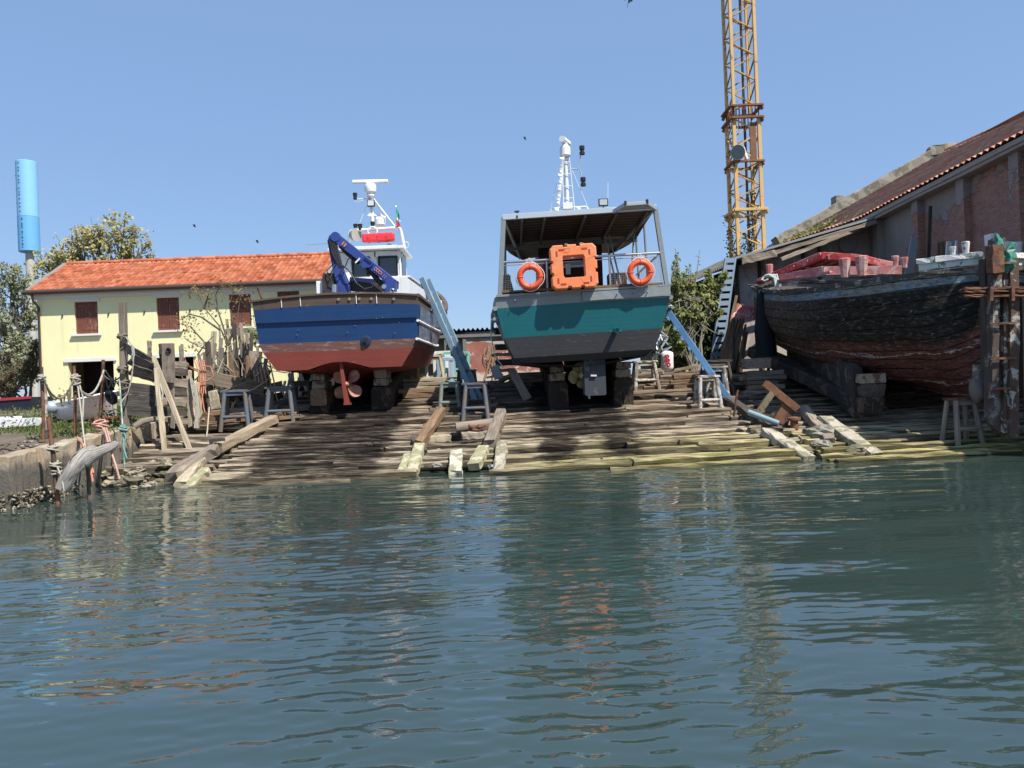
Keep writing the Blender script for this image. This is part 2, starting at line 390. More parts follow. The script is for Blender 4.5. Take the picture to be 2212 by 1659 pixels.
# ---- quay wall
def quay_mat():
    t = NT('quay_concrete'); P = t.pos(); X, Y, Z = t.sep(P)
    n = t.noise(P, 1.4, 6, .65); f = t.noise(P, 14, 4, .7); st = t.noise(t.pos((1.5, 1.5, .25)), 2.2, 5, .65)
    col = t.ramp(n, [(.3, (.24, .19, .13)), (.55, (.38, .32, .235)), (.75, (.5, .44, .34))])
    band = t.step(t.math('ADD', Z, t.math('MULTIPLY', t.math('SUBTRACT', st, .5), .5)), .92, .70)
    col = t.mix(t.math('MULTIPLY', band, .8), col, t.ramp(f, [(.3, (.04, .04, .038)), (.7, (.105, .102, .095))]))
    shell = t.step(t.math('ADD', Z, t.math('MULTIPLY', t.math('SUBTRACT', n, .5), .4)), .38, .22)
    col = t.mix(t.math('MULTIPLY', shell, .7), col, t.ramp(f, [(.35, (.035, .03, .022)), (.6, (.2, .18, .14))]))
    gr_ = t.math('MULTIPLY', t.step(Y, 17.5, 20.5), t.step(t.math('ADD', Z, t.math('MULTIPLY', n, .4)), .75, .45))
    col = t.mix(t.math('MULTIPLY', gr_, .7), col, (.085, .1, .03))
    rs = t.math('MULTIPLY', t.ramp(st, [(.56, 0), (.7, 1)]), t.step(Z, .55, .95))
    col = t.mix(t.math('MULTIPLY', rs, .55), col, (.36, .17, .075)); t.bump(t.math('ADD', f, t.math('MULTIPLY', n, 2)), .5, .04)
    return t.done(col, .9, 0, .25)
M_quay = quay_mat()
qx = lambda y: -9.55 - (y - 14.5) * .085
m = MB(); nq = 110
def qp(i, j):
    y = 14.5 + (28 - 14.5) * i / nq; k = [(0, -.6), (0, .25), (0, .6), (0, .98), (-.05, 1.0), (-.45, 1.0), (-.5, .9)][j]
    z = k[1] * lz(y) if k[1] > 0 else k[1]; o = .07*mnoise.noise(Vector((y*1.3, z*2.2, j))) + .03*mnoise.noise(Vector((y*5, z*5, j)))
    return Vector((qx(y) + k[0] + o, y + (.0 if i else .05*mnoise.noise(Vector((z*3, j, 3)))), z + (.07*mnoise.noise(Vector((y*2.2, j, 9))) if j > 2 else 0)))
m.grid(qp, nq, 6, smooth=False)
ends = [qp(0, j) for j in range(7)]
m.add(ends + [Vector((-10.05, 14.5, -.6))], [(0, 1, 2, 3, 4, 5, 6, 7)])
m.build('quay_wall', M_quay, label='low stained concrete quay wall at the water edge below the yellow house', cat='wall')
def rubble_mat():
    t = NT('rubble_masonry'); n = t.noise(t.pos(), 2.5, 5, .65); f = t.noise(t.pos(), 10, 4, .7); Z = t.sep(t.pos())[2]
    c = t.mix(t.math('MULTIPLY', f, .6), t.ramp(n, [(.3, (.2, .13, .08)), (.7, (.42, .33, .22))]), (.09, .07, .05))
    c = t.mix(t.step(t.math('ADD', Z, t.math('MULTIPLY', n, .3)), .55, .2), c, (.13, .13, .05)); t.bump(f, .7, .05); return t.done(c, .9, 0, .2)
M_rub = rubble_mat(); R = random.Random(4); m = MB()
for k in range(46):
    m.blob((-10.0 - R.random()*4.5, 14.55 + R.random()*.4, R.uniform(-.15, .92)), R.uniform(.12, .3), .2, R.uniform(.07, .16), .3)
m.build('rubble_face', M_rub, label='crumbling orange brown stone revetment beside the quay wall end', cat='stone wall')

# ---- facade with real openings
def facade(m, x0, x1, z0, z1, y, holes, depth=.25):
    xs = sorted({x0, x1} | {h[0] for h in holes} | {h[1] for h in holes}); zs = sorted({z0, z1} | {h[2] for h in holes} | {h[3] for h in holes})
    for a, b in zip(xs, xs[1:]):
        for c, d in zip(zs, zs[1:]):
            mx, mz = (a+b)/2, (c+d)/2
            if any(h[0] < mx < h[1] and h[2] < mz < h[3] for h in holes): continue
            m.add([(a, y, c), (b, y, c), (b, y, d), (a, y, d)], [(0, 1, 2, 3)])
    for h in holes:
        a, b, c, d = h; e = y + depth
        m.add([(a, y, c), (a, e, c), (a, e, d), (a, y, d), (b, y, c), (b, e, c), (b, e, d), (b, y, d)], [(0, 1, 2, 3), (7, 6, 5, 4), (3, 2, 6, 7), (4, 5, 1, 0)])
def tile_roof(m, o, u, v, nrm, Lu, Lv, tw=.23, th=.37, amp=.05, ru=6):
    o, u, v, nrm = Vector(o), Vector(u).normalized(), Vector(v).normalized(), Vector(nrm).normalized()
    nu = int(Lu / tw) * ru; nc = int(Lv / th)
    js = [(c, e) for c in range(nc) for e in (0, 1)]
    def P(i, j):
        c, e = js[j]; a = Lu * i / nu; ph = 2*math.pi*a/tw; h = amp * abs(math.cos(ph/2)) + .035 * (1 - e)
        jj = .012*mnoise.noise(Vector((math.floor(a/tw)*3.1, c*2.7, 0)))
        return o + u*a + v*((c + e)*th + jj*2) + nrm*(h + jj)
    m.grid(P, nu, len(js)-1, smooth=True, loc=lambda i, j: Vector((Lu*i/nu/tw, js[j][0] + (.02 if js[j][1] == 0 else .98), 0)))
def tile_mat(name, stops, dark, grime):
    t = NT(name); L = t.loc()
    v = t.n.new('ShaderNodeTexWhiteNoise'); v.noise_dimensions = '2D'; fl = t.n.new('ShaderNodeVectorMath'); fl.operation = 'FLOOR'; t.link(L, fl.inputs[0]); t.link(fl.outputs[0], v.inputs['Vector'])
    c = t.ramp(v.outputs[0], stops); n = t.noise(t.pos(), 1.1, 6, .7); f = t.noise(t.pos(), 12, 3, .6)
    c = t.mix(t.ramp(n, [(.5, 0), (.72, grime)]), c, dark); c = t.mix(t.math('MULTIPLY', f, .3), c, dark)
    t.bump(f, .2, .02); return t.done(c, .85, 0, .25)
M_tile = tile_mat('clay_tile', [(0, (.36, .095, .042)), (.5, (.48, .145, .07)), (1, (.55, .20, .11))], (.14, .055, .035), .6)
M_tile_old = tile_mat('old_clay_tile', [(0, (.44, .165, .10)), (.5, (.58, .255, .16)), (1, (.68, .38, .26))], (.28, .16, .11), .4)
M_yellow = paint('yellow_plaster', (.83, .79, .455), .85, .07, .8, None, 0, .15, streak=(.62, .60, .36))
M_trimw = paint('pale_stone_trim', (.72, .71, .66), .8, .06)
M_shut = paint('brown_shutter', (.175, .062, .042), .65, .3, 2.5, (.27, .13, .095), .45, .25)
M_gutter = paint('brown_gutter', (.075, .05, .042), .5, .15)
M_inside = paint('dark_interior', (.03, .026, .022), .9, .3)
def house():
    D = 35.0; xl, xr = -21.45, -8.55; zb, ze = 1.6, 7.05
    h = thing('yellow_house', 'pale yellow two storey house with brown shutters and orange tiled roof', 'house', ((xl+xr)/2, D, zb))
    wins = []
    for u0, u1, v0, v1 in ((163, 210, 651, 722), (340, 386, 642, 714), (497, 541, 635, 706), (601, 646, 628, 699)):
        a, b = at(u0, v1, D), at(u1, v0, D); wins.append((a.x, b.x, a.z, b.z))
    doors = []
    for u0, u1, v0 in ((147, 245, 781), (330, 418, 772), (478, 560, 766), (640, 690, 762)):
        a, b = at(u0, v0, D), at(u1, v0, D); doors.append((a.x, b.x, zb, (a.z+b.z)/2))
    m = MB(); facade(m, xl, xr, zb, ze, D, wins + doors, .3)
    dep = 6.0; rz = 8.66; ym = D + dep/2
    m.add([(xl, D, zb), (xl, D, ze), (xl, ym, rz), (xl, D+dep, ze), (xl, D+dep, zb)], [(0, 1, 2, 3, 4)])
    m.add([(xr, D, zb), (xr, D, ze), (xr, ym, rz), (xr, D+dep, ze), (xr, D+dep, zb)], [(4, 3, 2, 1, 0)])
    m.add([(xl, D+dep, zb), (xr, D+dep, zb), (xr, D+dep, ze), (xl, D+dep, ze)], [(3, 2, 1, 0)])
    m.build('wall', M_yellow, h)
    m = MB()
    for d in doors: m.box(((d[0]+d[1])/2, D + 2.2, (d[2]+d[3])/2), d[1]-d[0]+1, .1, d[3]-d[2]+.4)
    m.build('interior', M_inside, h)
    sl = math.atan2(rz - ze + .02, ym - D); v = Vector((0, math.cos(sl), math.sin(sl))); nn = Vector((0, -math.sin(sl), math.cos(sl)))
    Lv = (ym - D) / math.cos(sl) + .45
    rf = MB(); o = Vector((xl - .3, D - .35, ze - .35*math.tan(sl) + .06)); tile_roof(rf, o, (1, 0, 0), v, nn, xr - xl + .5, Lv)
    back = Vector((0, -math.cos(sl), math.sin(sl)))
    tile_roof(rf, Vector((xr + .2, D + dep + .35, ze - .35*math.tan(sl) + .06)), (-1, 0, 0), back, (0, math.sin(sl), math.cos(sl)), xr-xl+.5, Lv)
    roof = rf.build('roof', M_tile, h)
    rm = MB(); nr = 40
    for i in range(nr):
        x0 = xl - .3 + (xr-xl+.5)*i/nr; rm.tube([(x0, ym + .02, rz + .12), (x0 + (xr-xl+.5)/nr + .05, ym + .02, rz + .1)], .12, 8)
    rm.build('ridge_tiles', M_tile, roof)
    vmat = paint('verge_grey', (.22, .21, .2), .8)
    for x in (xl - .36, xr + .26):
        vm = MB()
        for sgn in (1, -1):
            ye = ym - sgn*(ym - D + .4); vm.bar((x, ye, ze - .15), (x, ym, rz + .12), .2, .1)
        vm.build('verge', vmat, roof)
    cm = MB(); cm.box(((xl+xr)/2, D - .1, ze - .18), xr-xl+.3, .2, .16); cm.box(((xl+xr)/2, D - .05, ze - .33), xr-xl+.15, .1, .13)
    cm.build('cornice', M_trimw, h)
    g = MB(); g.tube([(xl - .35, D - .42, ze - .1), (xr + .2, D - .42, ze - .1)], .11, 10)
    gut = g.build('gutter', M_gutter, h)
    g = MB(); g.tube([(xl + .02, D - .42, ze - .15), (xl + .05, D - .35, ze - .5), (xl + .1, D - .07, ze - .75), (xl + .1, D - .07, zb)], .055, 8); g.build('downpipe', M_gutter, gut)
    for (a, b, c, d) in wins:
        w_ = MB(); mid = (a+b)/2
        for p0, p1 in ((a, mid - .008), (mid + .008, b)):
            w_.box(((p0+p1)/2, D + .13, (c+d)/2), p1-p0, .05, d-c)
            for k in range(7): w_.bar((p0 + (p1-p0)*(k+.5)/7, D + .1, c), (p0 + (p1-p0)*(k+.5)/7, D + .1, d), (p1-p0)/7*.86, .03, up=(0, 1, 0))
        for zz in (c + .18, (c+d)/2, d - .18): w_.box((mid, D + .085, zz), b-a, .02, .05)
        sh = w_.build('window_shutters', M_shut, h)
        s_ = MB(); s_.box((mid, D - .06, c - .05), b-a+.3, .16, .09); s_.build('sill', M_trimw, sh)
        s_ = MB(); s_.box((mid, D - .03, d + .09), b-a+.24, .1, .16); s_.build('lintel', M_trimw, sh)
    for (a, b, c, d) in doors:
        s_ = MB(); s_.box(((a+b)/2, D - .03, d + .08), b-a+.3, .1, .16); s_.build('door_lintel', M_trimw, h)
    s_ = MB()
    for (a, b, c, d) in wins:
        for x in (a - .55, b + .5): s_.box((x, D - .03, c + .85), .04, .06, .12)
    s_.build('shutter_catches', M_darkiron, h)
    # tv aerial
    a0 = at(716, 545, ym); an = MB(); an.tube([(a0.x, ym, rz), (a0.x, ym, a0.z + .55)], .018, 6)
    bz = a0.z + .45; an.tube([(a0.x - 1.25, ym, bz - .04), (a0.x + .1, ym, bz + .02)], .014, 6)
    for k in range(12): an.tube([(a0.x - 1.2 + k*.105, ym - .12, bz - .03 + k*.003), (a0.x - 1.2 + k*.105, ym + .12, bz - .03 + k*.003)], .008, 4)
    an.build('television_aerial', M_galv, h)
house()

# ---- blue mast shroud
def water_tower():
    D = 60.0; b = at(64, 545, D); t_ = at(57, 350, D); x = b.x; r = 20.5/F*D
    h = thing('telecom_mast', 'tall pale pole carrying a sky blue cylinder behind the left trees', 'mast', (x, D, 2.2))
    m = MB(); m.tube([(x, D, 2.2), (x, D, b.z + .1)], .3, 14); m.build('pole', paint('mast_concrete', (.45, .43, .38), .8), h)
    zs = at(61, 470, D).z
    m = MB(); m.lathe((x, D, zs), [(r*.9, 0), (r, .02), (r, t_.z - zs - .03), (r*.97, t_.z - zs)], n=40)
    up = m.build('upper_shroud', paint('sky_blue', (.23, .50, .76), .6, .06), h)
    m = MB(); m.lathe((x, D, b.z), [(r*.94, 0), (r*1.01, .05), (r*1.01, zs - b.z)], n=40)
    lo = m.build('lower_shroud', paint('mid_blue', (.14, .39, .66), .5, .06), h)
    R = random.Random(3)
    for part, z0, z1, n in ((up, zs + .4, t_.z - .3, 13), (lo, b.z + .3, zs - .2, 15)):
        m = MB()
        for k in range(n):
            z = z0 + (z1-z0)*k/(n-1) + R.uniform(-.08, .08); th = -1.57 + (-.22 if part is up else -.06); rr = r*1.005
            m.box((x + rr*math.cos(th), D + rr*math.sin(th), z), .11, .05, .035)
        for k in range(3):
            z = z0 + (z1-z0)*(k+.6)/3.4
            m.tube([(x + rr*math.cos(a), D + rr*math.sin(a), z) for a in np.linspace(-2.9, -2.2, 6)], .02, 4)
        m.build('vent_slots', M_darkiron, part)
water_tower()

# ---- foliage
def leaf_mat(name, a, b, c, tr=.35):
    t = NT(name); n = t.noise(t.pos(), .55, 3, .6)
    wn_ = t.n.new('ShaderNodeTexWhiteNoise'); wn_.noise_dimensions = '3D'; at_ = t.n.new('ShaderNodeAttribute'); at_.attribute_name = 'loc'; t.link(at_.outputs['Vector'], wn_.inputs['Vector'])
    col = t.mix(t.math('MULTIPLY_ADD', wn_.outputs[0], .6, t.math('MULTIPLY_ADD', n, .9, -.3), clamp=True), a, b)
    col = t.mix(t.ramp(wn_.outputs[0], [(.86, 0), (.9, 1)]), col, c)
    t.done(col, .55, 0, .3)
    tl = t.n.new('ShaderNodeBsdfTranslucent'); t.link(col, tl.inputs[0]); ms = t.n.new('ShaderNodeMixShader'); ms.inputs[0].default_value = tr
    t.link(t.p.outputs[0], ms.inputs[1]); t.link(tl.outputs[0], ms.inputs[2]); t.link(ms.outputs[0], t.out.inputs[0]); return t.mat
L_spring = leaf_mat('spring_leaves', (.30, .28, .11), (.58, .53, .24), (.55, .48, .27))
L_olive = leaf_mat('olive_leaves', (.18, .195, .10), (.38, .40, .23), (.46, .46, .32))
L_bush = leaf_mat('fig_leaves', (.11, .14, .035), (.30, .33, .10), (.44, .43, .2))
L_ivy = leaf_mat('ivy_leaves', (.022, .045, .014), (.06, .11, .03), (.12, .18, .05))
L_red = leaf_mat('reddish_leaves', (.16, .12, .04), (.27, .2, .08), (.3, .12, .06))
L_grass = leaf_mat('grass_blades', (.06, .09, .02), (.14, .19, .05), (.26, .24, .1))
M_bark = wood('bark', (.13, .11, .085), (.24, .21, .17), (.05, .04, .03), gs=(2, 9, 9))
M_twig = paint('pale_twig', (.26, .235, .19), .9, .3, 4)
def leaf(m, p, s, R, vs=None):
    d = Vector((R.gauss(0, 1), R.gauss(0, 1), R.gauss(0, 1) + .6)) + Vector((.35, -.6, .3)); d.normalize(); e = d.orthogonal().normalized()
    e = Matrix.Rotation(R.uniform(0, 6.3), 3, d) @ e; f = d.cross(e); a = s*R.uniform(.6, 1.25); b = a*R.uniform(.4, .65); o = (p.x, p.y, p.z)
    m.add([p - e*a*.5, p - f*b*.5 + e*a*.05, p + e*a*.55, p + f*b*.5 + e*a*.05], [(0, 1, 2, 3)], [o]*4)
def tree(name, label, base, blobs, n, size, lm, seed, th=.16, twigs=10, cat='tree', bark=None, spread=1.0, bare=0.0):
    R = random.Random(seed); base = Vector(base)
    root = thing(name, label, cat, base); tm = MB(); cm = MB()
    top = Vector((base.x, base.y, max(b[0][2] for b in blobs)))
    tips = []
    for (c, r) in blobs:
        c = Vector(c); s = base + Vector((R.uniform(-.15, .15), R.uniform(-.1, .1), 0)); fork = base.lerp(Vector((base.x*.6 + c.x*.4, base.y*.6 + c.y*.4, base.z*.55 + c.z*.45)), .8)
        pts = [s, s.lerp(fork, .5) + Vector((R.uniform(-.15, .15), 0, 0)), fork, fork.lerp(c, .5) + Vector((R.uniform(-.2, .2), R.uniform(-.2, .2), .1)), c]
        tm.tube(pts, [th, th*.8, th*.6, th*.4, th*.2], 7, .06)
        for k in range(twigs):
            d = Vector((R.gauss(0, 1), R.gauss(0, 1), R.gauss(.25, .9))).normalized(); q = c + Vector((d.x*r[0], d.y*r[1], d.z*r[2]))*R.uniform(.6, 1.05)
            a = fork.lerp(c, R.uniform(.3, 1)); mid = a.lerp(q, .55) + Vector((R.uniform(-.15, .15), R.uniform(-.15, .15), R.uniform(-.05, .25)))
            tm.tube([a, mid, q], [th*.22, th*.13, th*.05], 5); tips.append((a, mid, q, min(r)))
            for kk in range(3):
                p0 = mid.lerp(q, R.random()); p1 = p0 + Vector((R.gauss(0, 1), R.gauss(0, 1), R.gauss(.4, .8))).normalized()*min(r)*R.uniform(.25, .5)
                tm.tube([p0, p1], [th*.08, th*.035], 4); tips.append((p0, p0.lerp(p1, .5), p1, min(r)))
    live = [t for t in tips if R.random() >= bare]
    for k in range(n):
        a, b, c, r = R.choice(live); u = R.random()
        p = (b.lerp(c, R.uniform(.0, 1.08))) if u > .25 else a.lerp(b, R.uniform(.3, 1))
        p = p + Vector((R.gauss(0, 1), R.gauss(0, 1), R.gauss(0, 1)))*r*.11*spread
        leaf(cm, p, size, R)
    cm.build('crown', lm, root); tm.build('trunk', bark or M_bark, root)
    return root
def blb(u, v, D, ru, rv, rd=None):
    return (tuple(at(u, v, D)), (ru/F*D, (rd or ru)/F*D, rv/F*D))
tree('spring_tree', 'sparse yellow green spring tree behind the orange tiled roof', (at(225, 800, 50).x, 50, 2.2),
     [blb(170, 520, 50, 42, 34), blb(215, 505, 50, 44, 42), blb(268, 500, 50, 38, 40), blb(300, 535, 50, 42, 30), blb(240, 550, 50, 60, 30), blb(140, 555, 50, 45, 32), blb(105, 570, 50, 35, 40)], 4600, .26, L_spring, 3, .2, 15)
tree('leafy_tree', 'grey green bushy tree at the frame edge below the blue cylinder', (at(15, 850, 44).x, 44, 2.1),
     [blb(25, 600, 44, 45, 38), blb(60, 650, 44, 38, 55), blb(10, 690, 44, 48, 60), blb(-40, 620, 44, 45, 60), blb(55, 735, 44, 42, 50), blb(10, 780, 44, 60, 45), blb(70, 800, 43, 35, 40), blb(-55, 760, 44, 50, 60)], 7600, .2, L_olive, 5, .2, 14)
tree('leafy_shrub', 'brownish half bare shrub at the left corner of the yellow house', (at(60, 870, 38).x, 38, 2.0), [blb(50, 810, 38, 40, 40), blb(80, 780, 38, 22, 50), blb(15, 840, 38, 40, 30)], 2600, .16, leaf_mat('dry_leaves', (.09, .075, .04), (.17, .15, .08), (.2, .13, .08)), 8, .1, 16, 'shrub')

# ---- tower crane
M_cry = paint('crane_yellow', (.62, .39, .14), .6, .15, 3, (.25, .13, .06), .3, .15, ws=3.2)
M_cro = paint('crane_rusty', (.2, .09, .045), .8, .4, 3, (.33, .17, .06), .35, .3)
def tower_crane():
    D = 38.0; bl = at(1595, 560, D); brt = at(1650, 545, D); wd = brt.x - bl.x; x0 = bl.x + .02; z0 = 2.3
    h = thing('tower_crane', 'yellow rusting lattice tower crane mast rising behind the lean-to', 'crane', (x0 + wd/2, D + wd/2, z0))
    def zat(v): return at(1610, v, D).z
    secs = [(z0, zat(454), wd), (zat(454), zat(349), wd*.97), (zat(349), zat(255), wd*.98), (zat(229), zat(-75), wd*.92), (zat(-75), zat(-180), wd*.92)]
    cx, cy = x0 + wd/2, D + wd/2
    for k, (za, zb, w_) in enumerate(secs):
        m = MB(); c = [(cx + sx*w_/2, cy + sy*w_/2) for sx, sy in ((-1, -1), (1, -1), (1, 1), (-1, 1))]
        for (x, y) in c:
            m = MB(); m.bar((x, y, za), (x, y, zb), .17 if k != 3 else .15, .15, up=(0, 1, 0)); m.build('mast_leg', M_cry, h)
        b = MB(); ht = zb - za; n = max(2, int(round(ht / .62)))
        if k == 2: n = 3
        for e in range(4):
            (xa, ya), (xb, yb) = c[e], c[(e+1) % 4]
            for q in range(n):
                z1, z2 = za + ht*q/n, za + ht*(q+1)/n
                p, r_ = ((xa, ya, z1), (xb, yb, z2)) if (q + e) % 2 else ((xb, yb, z1), (xa, ya, z2))
                b.bar(p, r_, .062, .062, off=q)
                if e in (0, 3): b.bar((xa, ya, z1), (xa + (xb-xa)*.18, ya + (yb-ya)*.18, z1 + .3), .045, .03)
        b.build('lattice_bracing', M_cry if k % 2 == 0 else paint('crane_brace', (.5, .29, .09), .7, .2, 3, (.15, .07, .04), .55, .2), h)
    for v, r_, th, mt in ((454, .17, .13, M_cry), (349, .1, .1, M_cro), (255, .14, .1, M_cro), (229, .14, .09, M_cro), (-75, .1, .1, M_cry)):
        m = MB(); z = zat(v); e = wd/2 + r_
        for (a, b) in (((-e, -e), (e, -e)), ((e, -e), (e, e)), ((e, e), (-e, e)), ((-e, e), (-e, -e))):
            m.bar((cx + a[0], cy + a[1], z), (cx + b[0], cy + b[1], z), .16, th)
            m.bar((cx + a[0], cy + a[1], z - .22), (cx + a[0]*.86, cy + a[1]*.86, z), .05, .16)
        m.build('flange_collar', mt, h)
    m = MB()
    for k in range(9):
        for sy in (-1, 1): m.bar((cx - wd/2 + wd*k/8, cy + sy*wd*.46, zat(255)), (cx - wd/2 + wd*k/8, cy + sy*wd*.46, zat(229)), .05, .05)
        m.bar((cx - wd*.46, cy - wd/2 + wd*k/8, zat(255)), (cx - wd*.46, cy - wd/2 + wd*k/8, zat(229)), .05, .05)
    m.build('slewing_joint', M_cro, h)
    m = MB()   # climbing-frame clutter
    R = random.Random(9)
    for k in range(16):
        z = R.uniform(zat(340), zat(262)); a = R.choice([0, 1]); s_ = R.uniform(-.4, .4)
        p = (cx + s_, cy - wd/2 + .05, z) if a else (cx - wd/2 + .05, cy + s_, z); q = (p[0] + R.uniform(-.3, .3)*a, p[1] + R.uniform(-.3, .3)*(1-a), z + R.uniform(-.3, .3)); m.bar(p, q, .06, .05)
    m.bar((cx + .3, cy - wd/2, zat(349)), (cx + .3, cy - wd/2, zat(265)), .3, .05); m.build('climbing_frame', M_cro, h)
    m = MB(); m.bar((cx + .14, cy + .1, z0), (cx + .14, cy + .1, zat(-180)), .1, .12); m.build('ladder_column', paint('crane_shade_brown', (.1, .055, .03), .8, .3), h)
    for dx_, sg in ((-.05, .06), (.35, -.04)):
        m = MB(); m.tube([(cx + dx_, cy - wd*.3, zat(-180)), (cx + dx_ + sg, cy - wd*.3, zat(200)), (cx + dx_, cy - wd*.32, zat(560))], .013, 5); m.build('cable', M_darkiron, h)
    # floodlight
    c = at(1594, 329, D - .35); ax = Vector((-.75, -.9, -.32)).normalized()
    m = MB(); m.lathe(c - ax*.34, [(.12, 0), (.2, .06), (.33, .24), (.37, .3), (.37, .34)], ax, 24); fl = m.build('floodlight', paint('lamp_shell', (.55, .53, .47), .5), h)
    m = MB(); m.lathe(c, [(.345, 0.005), (.345, .012)], ax, 24); m.build('lamp_glass', paint('dusty_lens', (.17, .2, .2), .2, .2), fl)
    m = MB(); m.bar(c - ax*.25 + Vector((.2, .1, .25)), c - ax*.2 + Vector((.42, .2, -.3)), .1, .12); m.build('bracket', M_white, fl)
    return cx, cy, wd
cx, cy, wd = tower_crane()
R = random.Random(21); m = MB(); st = MB()
for (x, y, zt, n) in ((cx - wd/2, cy - wd/2, 8.3, 520), (cx - wd/2, cy + wd/2, 10.2, 620), (cx + wd*.22, cy + .1, 11.3, 700), (cx - wd*.2, cy - wd/2, 9.0, 300)):
    st.tube([(x + .08*math.sin(k), y + .06*math.cos(k*1.3), 3 + (zt-3)*k/9) for k in range(10)], .03, 5)
    for k in range(n):
        z = 5.5 + (zt - 5.5)*R.random()**1.1; leaf(m, Vector((x + R.gauss(0, .12), y + R.gauss(0, .12), z)), .15, R)
iv = thing('climbing_ivy', 'dark green ivy climbing the foot of the yellow crane mast', 'ivy', (cx, cy, 3)); m.build('leaves', L_ivy, iv); st.build('stem', M_bark, iv)
# ================================================================== BUILDINGS ON THE RIGHT AND CENTRE
def brick_mat():
    t = NT('bare_brick_wall'); L = t.loc(); b = t.n.new('ShaderNodeTexBrick'); t.link(L, b.inputs['Vector'])
    b.inputs['Scale'].default_value = 1.0; b.inputs['Brick Width'].default_value = .27; b.inputs['Row Height'].default_value = .085; b.inputs['Mortar Size'].default_value = .011
    b.inputs['Color1'].default_value = (.31, .11, .07, 1); b.inputs['Color2'].default_value = (.46, .2, .13, 1); b.inputs['Mortar'].default_value = (.3, .25, .205, 1); b.inputs['Bias'].default_value = -.2
    n = t.noise(t.pos(), .55, 6, .68, .3); f = t.noise(t.pos(), 6, 5, .7); Z = t.sep(t.pos())[2]; Y = t.sep(t.pos())[1]
    col = t.mix(t.ramp(f, [(.4, 0), (.75, .75)]), b.outputs[0], (.33, .27, .225))
    # plaster left on the upper wall
    h = t.math('ADD', Z, t.math('MULTIPLY', t.math('SUBTRACT', n, .5), 6.5)); h = t.math('ADD', h, t.math('MULTIPLY', t.math('SUBTRACT', f, .5), 1.3))
    h = t.math('ADD', h, t.math('MULTIPLY', t.step(Y, 29.0, 32.0), 2.2))
    pl = t.step(h, 7.35, 7.45)
    pc = t.mix(t.math('MULTIPLY', t.noise(t.pos((1, 1, .3)), 2.0, 5, .7), .9), (.37, .315, .28), (.22, .185, .16))
    col = t.mix(pl, col, pc)
    hb = t.math('ADD', t.math('MULTIPLY', pl, .8), t.math('MULTIPLY', b.outputs[1], -.5)); hb = t.math('ADD', hb, t.math('MULTIPLY', f, .4)); t.bump(hb, .9, .05)
    return t.done(col, .92, 0, .2)
M_brick = brick_mat()
M_plaster = paint('grey_pink_plaster', (.52, .44, .40), .9, .2, 1.1, (.36, .3, .27), .5, .3, ws=1.4)
M_eave = paint('grey_eave', (.34, .31, .275), .85, .25, 2)
M_cement = paint('beige_cement', (.30, .27, .215), .9, .3, 2, (.17, .155, .12), .6, .4)
M_slate = paint('grey_roof_sheet', (.25, .265, .27), .7, .15, 2, (.15, .15, .14), .3, .2)
wx = lambda y: 15.0 + .042*(y - 20)
